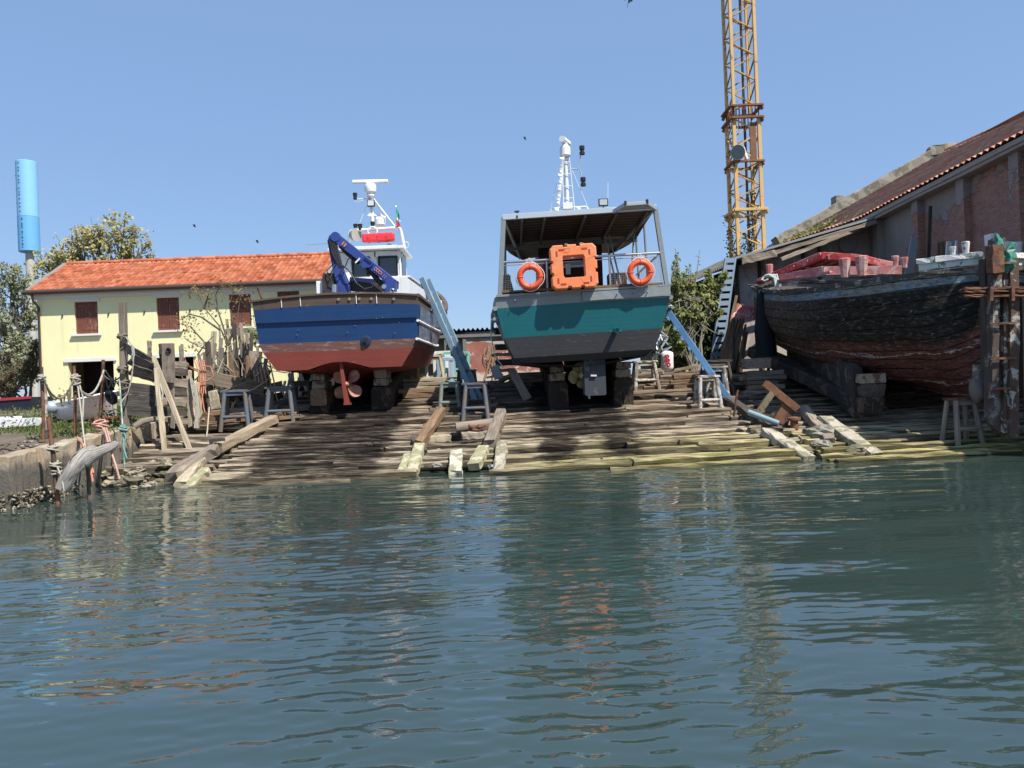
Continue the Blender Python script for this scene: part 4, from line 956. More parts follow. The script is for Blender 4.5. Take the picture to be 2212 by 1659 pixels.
    m = MB(); c = g(822, 489, .6); m.lathe(c, [(.16, 0), (.22, .06), (.22, .28), (.17, .36)], (0, 0, 1), 18); m.bar(g(806, 464, .6), g(833, 471, .6), .16, .12, bev=.5); m.lathe(c + Vector((0, 0, .3)), [(.09, 0), (.09, .2)], (0, 0, 1), 12); m.prism([g(793, 466, .3), g(803, 468, .3), g(800, 458, .3)], (0, .1, 0)); m.build('small_radar', M_white, G)
    m = MB(); c = g(801.5, 439, .25); m.box(c, .30, .12, .27); fl = m.build('floodlight', M_black, G); m = MB(); m.box(c + Vector((0, -.065, 0)), .24, .01, .21); m.build('lamp_glass', paint('lamp_lens', (.6, .62, .62), .15), G)
    for u, v in ((768, 491), (778, 491), (805, 486), (767, 424)):
        c = g(u, v); m = MB(); m.lathe(c - Vector((0, 0, .13)), [(.07, 0), (.08, .04), (.07, .08), (.075, .12), (.09, .2), (.09, .26)], (0, 0, 1), 12); m.build('navigation_light', M_black, G)
    m = MB(); c = g(769, 507, -.05); ax = Vector((.8, -.6, -.1)).normalized(); m.lathe(c - ax*.3, [(.08, 0), (.2, .1), (.27, .3), (.27, .34)], ax, 18); m.tube([g(762, 500), g(764, 507), g(766, 510)], .05, 6); m.build('search_light', paint('grey_lamp', (.32, .33, .29), .6), G)
    m = MB(); c = g(840, 533, -.4); m.lathe(c, [(.13, 0), (.15, .05), (.09, .2), (.05, .28)], (.3, 1, 0), 16); m.build('horn', paint('brown_horn', (.15, .11, .1), .6), G)
    m = MB()
    for k in range(5): m.torus(g(806, 503, -.12) + Vector((0, -.02*k, .012*k)), .15 + .012*k, .014, (.25*math.sin(k), 1, .2*math.cos(k*2)), 20, 5)
    m.build('cable_coil', M_white, G)
    m = MB(); m.bar(g(855, 536), g(856, 529), .05, .05); m.tube([g(785, 541), g(862, 541)], .0001, 3); m.torus(g(877, 529), .12, .012, (0, 1, .3), 16, 5); m.bar(g(815, 537.5, .2), g(845, 535.5, .2), .6, .1); m.build('roof_fittings', M_white, G)
    m = MB(); a0, b0 = g(783, 515.5, -.12), g(852, 511.5, -.12)
    ns = 24
    def RP(i, j):
        p = a0.lerp(b0, i/ns); th = 2*math.pi*j/14; r = .185*(1 + .10*mnoise.noise(Vector((i*.5, th*1.2, 0)))) * (1 if 0 < i < ns else .8)
        return p + Vector((.02*mnoise.noise(Vector((i, j, 2))), max(-.75, min(.75, math.cos(th)*1.1))*r*1.0, max(-.85, min(.85, math.sin(th)*1.15))*r*1.05))
    m.grid(RP, ns, 14); m.add([RP(0, j) for j in range(14)], [tuple(range(14))]); m.add([RP(ns, j) for j in range(14)], [tuple(range(14))])
    m.tube([g(784, 510, -.36), g(800, 512, -.36), g(818, 517, -.36), g(835, 517, -.36), g(850, 512, -.36)], .016, 5)
    for t_ in (.2, .5, .78): c = a0.lerp(b0, t_); m.torus(c, .2, .012, (1, 0, 0), 20, 5)
    m.build('red_canvas_roll', M_redraft, G)
    m = MB(); m.tube([g(862, 505, -.1), g(855.5, 447, -.1)], .012, 5); m.lathe(g(855.5, 447, -.1), [(.03, 0), (.01, .05)], (0, 0, 1), 8); st_ = m.build('flag_staff', M_steel, G)
    fm = [paint('flag_green', (.03, .36, .16), .8), paint('flag_white', (.75, .75, .72), .8), paint('flag_red', (.62, .04, .05), .8)]
    m = MB()
    for q, (u0, v0, u1, v1, wd_) in enumerate(((856, 452, 858, 474, .14), (857.5, 470, 859, 478, .16), (858, 474, 860, 490, .18))):
        m.mi = q
        p, r_ = g(u0, v0, -.1), g(u1, v1, -.1)
        m.grid(lambda i, j: p.lerp(r_, i/6) + Vector((wd_*(j/4)*(.4 + .6*i/6) - .03*q, .05*math.sin(j*1.9 + i), 0)), 6, 4)
    m.mi = 0; m.build('flag', fm, G)
    # ---- hydraulic deck crane
    H = bpy.data.objects.new('deck_crane', None); COL.objects.link(H); H.parent = b; H.location = at(742, 640, 25.6) - Vector(b.location)
    Dc = 25.6; k_ = lambda u, v, dd=0: at(u, v, Dc + dd)
    m = MB()
    m.bar(k_(743, 640), k_(743, 617), .40, .42, up=(0, 1, 0)); m.bar(k_(742, 617), k_(727, 570), .40, .36, up=(0, 1, 0), taper=.72)
    m.build('column', M_bluecr, H)
    m = MB(); m.bar(k_(730, 580, .05), k_(717, 520, .05), .30, .34, up=(0, 1, 0), taper=.85); m.lathe(k_(722, 515, -.1), [(.17, 0), (.17, .3)], (0, 1, 0), 18); m.bar(k_(717, 525, .05), k_(722, 512, .05), .25, .34, up=(0, 1, 0)); m.build('inner_boom', M_bluecrd, H)
    m = MB(); m.bar(k_(722, 510, -.25), k_(850, 612, -.25), .30, .26, up=(0, 1, 0), taper=.92); m.lathe(k_(724, 511, -.4), [(.16, 0), (.16, .28)], (0, 1, 0), 18)
    m.prism([k_(836, 606, -.42), k_(850, 603, -.42), k_(855, 612, -.42), k_(854, 628, -.42), k_(826, 629, -.42), k_(827, 620, -.42)], (0, .34, 0))
    m.prism([k_(784, 555, -.45), k_(806, 570, -.45), k_(800, 577, -.45), k_(784, 579, -.45), k_(780, 573, -.45)], (0, .38, 0)); ar = m.build('outer_arm', M_bluecr, H)
    m = MB(); m.bar(k_(787, 556.5, -.47), k_(802, 568, -.47), .07, .02, up=(0, 1, 0)); m.build('arm_slot', M_bluecrd, H)
    m = MB(); m.lathe(k_(829.5, 619, -.47), [(.075, 0), (.075, .05)], (0, 1, 0), 16); m.torus(k_(847, 628, -.45), .06, .02, (0, 1, 0), 14, 6)
    m.tube([k_(762, 543, -.3), k_(775, 553, -.3)], .04, 8); m.build('pins', M_steel, H)
    m = MB()   # worn lettering on the arm
    def onarm(t, o): p = k_(722, 510, -.42).lerp(k_(850, 612, -.42), t); return p + Vector((.62, 0, .78))*o
    for t in (.70, .735, .77): m.torus(onarm(t, -.0), .05, .014, (0, 1, 0), 14, 5)
    for t in (.80, .835): m.bar(onarm(t, -.06), onarm(t, .06), .015, .01, up=(0, 1, 0))
    m.bar(onarm(.865, -.07), onarm(.865, .07), .015, .01, up=(0, 1, 0)); m.bar(onarm(.15, -.07), onarm(.15, .07), .05, .01, up=(0, 1, 0)); m.bar(onarm(.185, -.07), onarm(.185, .06), .06, .01, up=(0, 1, 0))
    m.build('worn_lettering', M_fadlet, H)
    m = MB(); m.tube([k_(790, 574, -.2), k_(812, 600, -.2), k_(826, 616, -.2)], .085, 12); m.tube([k_(735, 530, -.15), k_(752, 548, -.15), k_(778, 570, -.15)], .085, 12); m.build('hydraulic_rams', M_black, H)
    m = MB(); m.tube([k_(733, 524, -.3), k_(772, 556, -.3)], .03, 8); m.bar(k_(768, 568, -.35), k_(778, 558, -.35), .07, .05); m.build('ram_rods', M_white, H)
    m = MB()
    for i in range(4):
        o_ = i*2.2
        m.tube([k_(727 + o_, 507, -.3), k_(716 + o_*1.2, 508, -.35), k_(713 + o_*1.2, 520, -.36), k_(717 + o_*1.6, 545, -.4), k_(728 + o_, 568, -.42), k_(733 + o_, 580, -.4)], .022, 6)
    m.tube([k_(738, 573, -.3), k_(752, 582, -.4), k_(770, 612, -.45), k_(786, 624, -.45), k_(804, 621, -.45), k_(807, 610, -.4)], .022, 6); m.tube([k_(741, 573, -.3), k_(756, 586, -.4), k_(772, 615, -.45), k_(788, 627, -.45), k_(806, 618, -.45)], .02, 6)
    m.tube([k_(727, 570, -.3), k_(716, 588, -.35), k_(714, 600, -.35), k_(722, 604, -.35), k_(735, 590, -.35), k_(743, 577, -.3)], .018, 6); m.tube([k_(712, 600, -.3), k_(706, 585, -.3), k_(718, 572, -.35), k_(730, 566, -.35)], .018, 6)
    m.tube([k_(745, 578, -.3), k_(752, 560, -.3), k_(764, 553, -.35), k_(772, 560, -.3)], .018, 6); m.build('hoses', M_rubber, H)
    m = MB(); m.bar(k_(712, 640), k_(712, 598), .40, .4, up=(0, 1, 0)); m.box(k_(730, 618, .1), .35, .4, .6); m.tube([k_(702, 600), k_(702, 592)], .06, 8); m.tube([k_(710, 598), k_(710, 590)], .05, 8)
    for k in range(4): m.tube([k_(700 + k*6.5, 598, -.15), k_(700 + k*6.5, 590, -.15)], .035, 8)
    m.bar(k_(757, 612, .3), k_(826, 620, .3), .3, .16); m.bar(k_(757, 622, .3), k_(826, 630, .3), .3, .2); m.build('valve_block', M_darkiron, H)
    m = MB(); m.tube([k_(723.5, 632, -.4), k_(723.5, 615, -.4)], .1, 12); m.build('filter_can', M_steel, H)
    m = MB(); m.box(k_(700, 625, .2), .38, .5, .5); m.tube([k_(690, 630), k_(693, 617), k_(699, 613), k_(712, 612)], .035, 7); m.build('white_tank', M_white, H)
    m = MB(); m.bar(k_(757, 607, .8), k_(860, 616, .8), .3, .25); m.build('stowed_jib', M_bluecrd, H)
    m = MB(); a0 = at(568, 650, y0 + .5); m.tube([at(557, 622, y0 + .4), a0], .035, 7); m.build('iron_rod', M_rust, b)
blue_boat()
def green_boat():
    cx, y0 = 2.07, 21.5
    b = thing('green_passenger_boat', 'teal and grey boat with a canopied open stern deck hauled out on wooden skids', 'boat', (cx, y0, gz(y0)))
    prof = [(2.46, 4.50), (2.43, 4.19), (2.24, 3.36), (1.98, 2.78)]
    bot = [(1.75, 2.60), (.6, 2.5), (.07, 2.45)]
    def S(s, tw, bw, zs, zb, zk): return (s, [(tw, zs), (tw - .02, zs - .31), (tw*.45 + bw*.55, zs - 1.14), (bw + .06, zb + .25), (bw, zb), (bw*.4, zb*.4 + zk*.6), (.07, zk)])
    sta = [(0, prof + bot), S(2, 2.56, 2.0, 4.5, 2.62, 2.35), S(4, 2.58, 1.95, 4.52, 2.7, 2.3), S(6, 2.45, 1.6, 4.65, 2.9, 2.4), S(7.8, 2.0, 1.0, 4.85, 3.15, 2.65), S(9.2, 1.1, .4, 5.05, 3.5, 3.1), S(10, .08, .06, 5.2, 4.0, 3.8)]
    def heel(m):
        m.v = [(x, y, z + .026*(x - cx)) for (x, y, z) in m.v]
    m = MB(); slots = [0, 1, 2, 3, 3, 3]
    s, A, rg = hull_mesh(m, cx, y0, sta, slots, 40, .17, 2.5); transom(m, cx, y0, prof, [0, 1, 2], .17, .04)
    # underside lip of the transom
    m.mi = 3; m.add([(cx - 1.98, y0 + .17*1.72, 2.78), (cx + 1.98, y0 + .17*1.72, 2.78), (cx + 1.75, y0 + .17*1.9 + .1, 2.60), (cx - 1.75, y0 + .17*1.9 + .1, 2.60)], [(3, 2, 1, 0)]); m.mi = 0
    heel(m); h = m.build('hull', [M_ggrey, M_teal, M_gblk, M_gdark], b)
    m = MB()
    m.grid(lambda i, j: Vector((cx + (A[i, 0, 0] - .06)*(-1 + 2*j/4), y0 + s[i], A[i, 0, 1] - .06)), len(s)-1, 4); heel(m); m.build('deck', M_deck, b)
    m = MB(); m.bar((cx - 2.42, y0 - .0, 4.53), (cx + 2.42, y0 - .0, 4.53), .1, .06, seg=20, jit=.004)
    m.bar((cx - .02, y0 - .02, 4.36), (cx + 1.5, y0 - .02, 4.36), .05, .24, seg=8, jit=.006); m.bar((cx + 1.48, y0 - .022, 4.37), (cx + 2.44, y0 - .022, 4.37), .05, .27, seg=6, jit=.006)
    for x in (-1.9, .95, 1.4, 1.8): m.tube([(cx + x, y0, 4.35), (cx + x, y0 - .12, 4.38)], .018, 6)
    heel(m); m.build('transom_plating', M_ggrey, h)
    m = MB()
    for sg in (-1, 1):
        m.tube([Vector((cx + sg*(A[i, 1, 0] + .03), y0 + s[i], A[i, 1, 1])) for i in range(0, 38)], .07, 6)
        m.tube([Vector((cx + sg*(A[i, 0, 0]*.5 + A[i, 1, 0]*.5 + .05), y0 + s[i] - .03, 3.9 + (A[i, 0, 1]-4.5))) for i in range(0, 30)], .05, 6)
    heel(m); m.build('rubbing_strake', M_ggrey, h)
    c = at(1331, 712, y0 + .1); m = MB(); m.lathe(c + Vector((0, .15, 0)), [(.075, 0), (.075, .3), (.06, .3), (.06, .2)], (0, -1, -.1), 18); m.box(c + Vector((0, .12, .06)), .36, .06, .24); m.build('exhaust_pipe', M_teal, h)
    m = MB(); m.lathe(c + Vector((0, -.13, -.03)), [(.058, 0), (.05, .01)], (0, -1, -.1), 14); m.build('exhaust_bore', M_black, h)
    c = at(1075, 680, y0 + .6); m = MB(); m.torus(c, .08, .04, (0, 1, 0), 14, 8); m.tube([c + Vector((-.05, .2, 0)), c + Vector((-.2, .2, -.15)), c + Vector((-.22, .2, -.6)), c + Vector((-.12, .2, -1.2)), c + Vector((.1, .3, -1.5))], .018, 6)
    c2 = at(1448, 664, y0 + .6); m.torus(c2, .05, .03, (0, 1, .3), 14, 8); m.build('mooring_lugs', M_galv, h)
    m = MB(); rc = at(1285.5, 814, y0 + .55); w_, hh = .61, 1.07
    pts = []
    for k in range(4):
        sx, sz = ((1, 1), (-1, 1), (-1, -1), (1, -1))[k]
        for q in range(5): a = math.pi/2*(k + q/4); pts.append(rc + Vector((sx*(w_/2 - .06) + .06*math.cos(a), 0, sz*(hh/2 - .06) + .06*math.sin(a))))
    m.prism(pts, (-.05, .07, 0)); m.tube([rc + Vector((-.2, .05, .4)), rc + Vector((-.2, .05, .9))], .05, 8); m.tube([rc + Vector((-.2, .03, -.5)), rc + Vector((-.19, .03, -.62))], .04, 8)
    rd_ = m.build('rudder', paint('slate_rudder', (.04, .045, .055), .6, .15, 3, (.09, .09, .1), .3), b)
    m = MB(); m.bar(rc + Vector((-.13, -.02, .04)), rc + Vector((.04, -.02, .03)), .05, .09, up=(0, 1, 0)); m.build('anode', paint('zinc', (.55, .55, .52), .6), rd_)
    pc = at(1256, 811, y0 + 1.0); pr = MB(); pr.lathe(pc, [(.1, 0), (.1, .3), (.03, .4)], (0, -1, 0), 14)
    for k in range(4):
        a = math.radians(100 + 90*k); d = Vector((math.cos(a), 0, math.sin(a))); e = Vector((-math.sin(a), 0, math.cos(a)))
        for dy_ in (0, .02): pr.grid(lambda i, j: pc + d*(.08 + .32*i/8) + e*([.06, .11, .16, .19, .2, .19, .165, .11, .03][i]*(-1 + j/3)) + Vector((0, .1*(-1 + j/3) + dy_, 0)), 8, 6)
    prp = pr.build('propeller', paint('yellowed_bronze', (.34, .29, .13), .55, .3, 4, (.2, .17, .09), .5), b)
    m = MB(); m.tube([pc, pc + Vector((0, 3, .25))], .05, 8); m.build('shaft', M_steel, prp)
    m = MB(); m.prism([(cx - .08, y0 + 1.7, 2.6), (cx - .08, y0 + 1.9, 1.9), (cx - .08, y0 + 6.5, 2.25), (cx - .08, y0 + 8.8, 3.2)], (.16, 0, 0)); m.build('keel', M_gdark, b)
    # ---- canopy
    Ca = bpy.data.objects.new('canopy', None); COL.objects.link(Ca); Ca.parent = b; Ca.location = Vector((cx, 24, 6.7)) - Vector(b.location)
    f = y0 + .12; g = lambda u, v, dd=0: at(u, v, f + dd)
    L0, R0 = g(1088, 470), g(1415, 448); bk = 5.6
    TL, TR = L0, R0
    def slab(y): t = (y - f); return Vector((0, t, -.005*t))
    m = MB()
    def RF(i, j, dz):       # rounded rear corners
        u = i/16; t = j/10; p = TL.lerp(TR, u); k = 0.0
        if t > .6: q = (t - .6)/.4; k = .55*q*q
        xm = (TL.x + TR.x)/2; x = xm + (p.x - xm)*(1 - k*.55*abs(2*u-1)**3)
        back = bk*t*(1 - .12*abs(2*u-1)**4*t)
        return Vector((x, f + back, p.z + dz - .22*t*t - .18*(abs(2*u-1)**4)*t))
    m.grid(lambda i, j: RF(i, j, 0), 16, 10); m.grid(lambda i, j: RF(i, j, -.05), 16, 10)
    for j in (0, 10): m.grid(lambda i, q, j=j: RF(i, j, -.05*q), 16, 1)
    for i in (0, 16): m.grid(lambda j, q, i=i: RF(i, j, -.05*q), 10, 1)
    m.build('canopy_roof', paint('canopy_underside', (.30, .285, .26), .7, .12, 1.5, (.24, .22, .2), .3), Ca)
    m = MB()
    for k in range(9):
        j = .25 + k*.62; m.grid(lambda i, q, j=j: RF(i, (j + q*.55), -.058), 16, 1)
    m.build('brown_boards', wood('canopy_boards', (.05, .036, .03), (.08, .06, .048), (.025, .02, .017), .6), Ca)
    m = MB()
    for u in (.12, .27, .54, .745, .95): m.bar(RF(u*16, 0, -.10), RF(u*16, 6.3, -.11), .06, .09)
    m.bar(RF(0, 6.1, -.12), RF(16, 6.1, -.12), .1, .12); m.build('roof_ribs', paint('rib_grey', (.11, .11, .108), .6, .1), Ca)
    m = MB(); m.bar(TL + Vector((-.03, -.02, .0)), TR + Vector((.03, -.02, .0)), .09, .15); 
    for i in (0, 16): m.bar(RF(i, 0, 0), RF(i, 9.5, 0), .07, .12)
    m.build('roof_edge', paint('pale_blue_grey', (.40, .46, .52), .5, .06), Ca)
    lp, rp = g(1080, 640), g(1441, 620)
    for pa, pb in ((lp, TL), (rp, TR)): m = MB(); m.bar(pa, pb, .13, .11, up=(0, 1, 0)); m.build('post', M_ggrey, Ca)
    for dd, du in ((1.9, 1), (3.6, 2)):
        for sg, P0 in ((0, lp), (16, rp)):
            q = RF(sg, dd/bk*10, 0); m = MB(); m.tube([Vector((q.x + (.06 if sg else -.06), q.y, 4.45 + (P0.z - 4.5)*.8)), q], .035, 8); m.build('post', M_ggrey, Ca)
    q = RF(15.2, 4.5, -.1); m = MB(); m.tube([Vector((q.x - .2, q.y, 4.5)), q], .03, 7); m.tube([Vector((q.x - .45, q.y + .3, 4.5)), q + Vector((-.9, .3, 0))], .03, 7); m.tube([Vector((q.x - .32, q.y + .3, 4.5)), q + Vector((-.75, .3, 0))], .03, 7)
    m.build('strut', M_ggrey, Ca)
    m = MB(); a, c_, d, e = g(1326, 457, -.1), g(1351, 442, -.75), g(1398, 438.5, -.75), g(1417, 451, -.1); m.prism([a, c_, d, e], (0, 0, .07)); m.bar(c_, d, .06, .08); m.bar(a, c_, .07, .11); m.bar(d, e, .07, .11); pn = m.build('awning_flap', M_galv, Ca)
    for p in (c_, d): m = MB(); m.box(p + Vector((0, 0, .04)), .06, .08, .11); m.build('end_cap', M_black, Ca)
    # roof furniture
    Mt = bpy.data.objects.new('mast', None); COL.objects.link(Mt); Mt.parent = b; Mt.location = at(1225, 455, 24.3) - Vector(b.location)
    Dm = 24.3; k_ = lambda u, v, dd=0: at(u, v, Dm + dd)
    m = MB(); m.tube([k_(1226, 460), k_(1222, 345)], .07, 12)
    for (u0, u1) in ((1218, 1213.5), (1242, 1229.5)): m.tube([k_(u0, 462, -.1), k_(u1, 338, -.1)], .016, 6)
    for v in (350, 376, 402, 428, 447): 
        t = (462 - v)/124; m.tube([k_(1218 - 4.5*t, v + .5, -.1), k_(1242 - 12.5*t, v - .5, -.1)], .012, 5)
    m.tube([k_(1188, 461), k_(1193, 450), k_(1266, 446), k_(1273, 455)], .022, 6); m.tube([k_(1193, 450, .5), k_(1266, 446, .5)], .022, 6); m.tube([k_(1187, 460), k_(1202, 400), k_(1220, 345)], .007, 4); m.tube([k_(1273, 455), k_(1236, 368)], .009, 4)
    m.box(k_(1226, 446, -.15), .3, .25, .2); m.lathe(k_(1249, 460, -.1), [(.07, 0), (.085, .02), (.085, .16), (.07, .18)], (0, 0, 1), 14)
    m.tube([k_(1313, 460, -.6), k_(1313, 394, -.6)], .012, 5); m.build('mast_pole', paint('mast_white', (.68, .71, .74), .4, .06), Mt)
    m = MB(); c = k_(1221, 336); m.lathe(c, [(.13, -.05), (.17, 0), (.17, .24), (.1, .33)], (0, 0, 1), 16); m.bar(k_(1214, 299.5, -.25), k_(1227, 310, .35), .19, .17, bev=.5); m.lathe(c + Vector((0, 0, .3)), [(.08, 0), (.08, .1)], (0, 0, 1), 12); m.build('radar', M_white, Mt)
    m = MB(); m.bar(k_(1213, 338), k_(1231, 337), .3, .05); m.tube([k_(1225, 370), k_(1234, 365), k_(1252, 364.5), k_(1254, 350), k_(1253, 328)], .02, 6); m.tube([k_(1251, 365), k_(1255, 372), k_(1254.5, 392)], .02, 6); m.build('light_bracket', M_galv, Mt)
    for v in (334, 402):
        m = MB(); u = 1257.5 if v < 350 else 1260; c = k_(u, v); m.lathe(c, [(.085, 0), (.085, .08), (.06, .1), (.06, .14), (.085, .16), (.085, .27)], (0, 0, 1), 12); m.build('signal_light', M_black, Mt)
    m = MB(); R = random.Random(6)
    for i in range(17):
        t = i/16; p = k_(1219 - 9*t - 4*t*t, 338 + 118*t, -.2); sz = R.uniform(.09, .17); m.add([p, p + Vector((-sz, R.uniform(-.05, .05), R.uniform(-.06, .02))), p + Vector((-sz*.8, R.uniform(-.05, .05), -.07)), p + Vector((0, 0, -.1))], [(0, 1, 2, 3)])
    m.tube([k_(1219 - 9*t - 4*t*t, 338 + 118*t, -.2) for t in np.linspace(0, 1, 10)], .008, 4); m.build('bunting', paint('white_bunting', (.8, .79, .75), .8), Mt)
    m = MB(); m.box(k_(1303, 437.5, -.7), .29, .1, .22); m.tube([k_(1303, 443, -.7), k_(1303, 458, -.7)], .02, 6); fl = m.build('floodlight', M_black, Ca)
    m = MB(); m.box(k_(1303, 437.5, -.7) + Vector((0, -.055, 0)), .23, .01, .17); m.build('lamp_glass', paint('lamp_lens_grey', (.42, .46, .46), .15), Ca)
    m = MB(); m.tube([g(1117, 471, .2), g(1117, 458, .2)], .02, 6); m.box(g(1116.5, 457, .2), .14, .12, .03); m.lathe(g(1117, 470, -.05), [(.04, 0), (.03, .06)], (0, 0, 1), 8); m.lathe(g(1104, 478, .4), [(.06, -.05), (.09, .02), (.06, .12)], (.2, -1, 0), 12); m.build('small_aerial', M_darkiron, Ca)
    # ---- wooden cabin under the canopy
    Cb = bpy.data.objects.new('cabin', None); COL.objects.link(Cb); Cb.parent = b; yc = y0 + 4.4; Cb.location = Vector((cx, yc, 4.5)) - Vector(b.location)
    cA, cB = at(1166, 620, yc), at(1303, 618, yc); zc = at(1230, 520, yc).z + .1
    m = MB(); m.box(((cA.x+cB.x)/2, yc + 1.6, (4.4 + zc)/2), cB.x - cA.x, 3.2, zc - 4.4)
    for x in (cA.x + .12, cA.x + .5, cB.x - .12, cB.x - .5): m.box((x, yc - .03, (4.4 + zc)/2), .12, .05, zc - 4.45)
    m.build('cabin_wall', M_cabin, Cb)
    m = MB(); m.box(((cA.x+cB.x)/2 - .1, yc - .04, 6.05), 1.1, .04, .34); m.build('cabin_window', M_glass, Cb)
    m = MB(); m.bar(((cA.x+cB.x)/2 - .75, yc - .09, 5.84), ((cA.x+cB.x)/2 + .65, yc - .09, 5.88), .06, .07); m.box(((cA.x+cB.x)/2 - .1, yc - .1, 5.78), .16, .05, .36); m.box(((cA.x+cB.x)/2 - .5, yc - .1, 5.8), .14, .05, .26); m.build('white_window_bars', M_white, Cb)
    m = MB(); m.box((cB.x + .35, yc - .8, 4.95), .55, .7, 1.0); m.box((cx - .5, yc - .6, 4.8), 2.2, .5, .75); m.box((at(1383, 600, yc).x, yc, 4.85), .6, .5, .45); m.build('deck_boxes', M_cabin, b)
    # ---- stern rail with netting
    Rl = bpy.data.objects.new('stern_rail', None); COL.objects.link(Rl); Rl.parent = b; Rl.location = Vector((cx, y0, 4.6)) - Vector(b.location)
    r = lambda u, v, dd=0: at(u, v, y0 + .1 + dd)
    m = MB(); m.tube([r(1082, 567), r(1192, 561)], .038, 8); m.tube([r(1286, 554), r(1427, 546)], .038, 8); m.tube([r(1192, 561), r(1286, 554)], .03, 8)
    m.tube([r(1083, 574), r(1427, 553)], .014, 6); m.tube([r(1316, 553), r(1319, 622)], .032, 8); m.tube([r(1181, 561), r(1183, 630)], .028, 8)
    for sg, u, v, u2, v2 in ((0, 1082, 567, 1110, 580), (1, 1427, 546, 1407, 566)):
        p = r(u, v); m.tube([p, Vector((p.x, p.y + 4.2, p.z - .02))], .035, 7); m.tube([Vector((p.x, p.y + 2.0, p.z - 1.05)), Vector((p.x, p.y + 2.0, p.z))], .028, 7)
    m.build('rail_tube', M_steel, Rl)
    nmat = paint('net_grey', (.30, .32, .33), .8)
    def net(a, bq, c_, dq, nu, nv):
        m = MB()
        for i in range(nu+1): m.bar(a.lerp(bq, i/nu), dq.lerp(c_, i/nu), .0035, .0035)
        for j in range(nv+1): m.bar(a.lerp(dq, j/nv), bq.lerp(c_, j/nv), .0035, .0035)
        m.build('netting', nmat, Rl)
    net(r(1084, 576), r(1182, 571), r(1183, 626), r(1084, 634), 26, 15); net(r(1317, 560), r(1426, 554), r(1432, 614), r(1319, 620), 28, 15)
    p0, p1 = r(1426, 554), r(1432, 614); net(p0, p0 + Vector((0, 4, 0)), p1 + Vector((0, 4, 0)), p1, 40, 15); p0, p1 = r(1084, 576), r(1084, 634); net(p0, p0 + Vector((0, 4, 0)), p1 + Vector((0, 4, 0)), p1, 40, 15)
    m = MB(); q0 = at(1090, 600, y0 + 1.2)
    for k in range(7): m.blob(q0 + Vector((.05*(k % 3), .2*k, -.3 + .1*(k % 2))), .12, .2, .38, .3)
    m.build('dark_tarpaulin', M_black, b)
    m = MB(); m.bar(r(1085, 632, .1), r(1430, 613, .1), .3, .06, seg=20, jit=.008); m.build('stern_plank', W_brown, b)
green_boat()

# ---- things hung on the stern rail
def square_float():
    D = 21.10; c = at(1240, 575, D); w_, hh, dp = 1.28, 1.21, .36
    R_ = math.radians(-1.8); ex = Vector((math.cos(R_), 0, -math.sin(R_))); ez = Vector((math.sin(R_), 0, math.cos(R_)))
    b = thing('orange_square_float', 'large orange square plastic float with a square hole hung on the stern rail', 'float', c)
    def notch(p, q, n):      # side with notches
        d = (q - p); L = d.length; d = d.normalized(); nrm = Vector((d.y, -d.x)); out = [p]
        for t in (.36, .70): out += [p + d*(L*(t-.06)), p + d*(L*(t-.045)) - nrm*.055, p + d*(L*(t+.045)) - nrm*.055, p + d*(L*(t+.06))]
        return out
    a, h2, cc = w_/2, hh/2, .1
    cor = [(-a + cc, -h2), (a - cc, -h2), (a, -h2 + cc), (a, h2 - cc), (a - cc, h2), (-a + cc, h2), (-a, h2 - cc), (-a, -h2 + cc)]
    cor = [Vector((x, y)) for x, y in cor]; out = []
    for i in range(8):
        p, q = cor[i], cor[(i+1) % 8]; out += notch(p, q, 1) if i % 2 == 0 else [p]
    s = .30; 
    def P(v, y): return c + ex*v.x + ez*v.y + Vector((0, y, 0))
    m = MB(); n = len(out); inn = []
    # match the outer ring to an inner square ring by angle
    for v in out:
        k = s/max(abs(v.x), abs(v.y)); inn.append(v*k)
    bev = .03; o_in = [v*(1 - bev/.6) for v in out]
    rings = [[P(v, dp) for v in inn], [P(v, dp) for v in o_in], [P(v, dp - bev) for v in out], [P(v, bev) for v in out], [P(v, 0) for v in o_in], [P(v*1.05, 0) for v in inn], [P(v, .03) for v in inn]]
    vs = [p for r in rings for p in r]; fs = []
    for k in range(len(rings)):
        k2 = (k+1) % len(rings)
        for i in range(n): fs.append((k*n+i, k2*n+i, k2*n+(i+1) % n, k*n+(i+1) % n))
    m.add(vs, [f[::-1] for f in fs]); m.build('float_body', M_orange, b)
    smat = paint('dark_orange_slot', (.42, .05, .015), .7)
    for sx in (-1, 1):
        for sz in (-1, 1):
            m = MB(); x, z = sx*.45, sz*.44
            p = P(Vector((x, z)), -.004); m.bar(p, p - ez*(sz*.14), .045, .012, up=(0, 1, 0)); p = P(Vector((x - sx*.06, z + sz*.03)), -.004); m.bar(p, p - ex*(sx*.15), .045, .012, up=(0, 1, 0)); m.build('moulded_slot', smat, b)
    m = MB(); 
    for (x0, z0, x1, z1) in ((-.26, .5, -.08, .5), (-.08, .5, -.08, .4), (-.08, .4, -.26, .4), (-.26, .4, -.26, .5)): m.bar(P(Vector((x0, z0)), -.001), P(Vector((x1, z1)), -.001), .012, .008, up=(0, 1, 0))
    m.build('moulded_plate', paint('orange_plate', (.70, .2, .07), .6), b)
    m = MB(); m.tube([P(Vector((-.2, .6)), .1), P(Vector((-.18, .66)), .2), P(Vector((-.05, .6)), .1)], .012, 5); m.tube([P(Vector((.2, .62)), .1), P(Vector((.25, .66)), .2), P(Vector((.33, .62)), .1)], .012, 5); m.build('lashing', M_rope, b)
square_float()
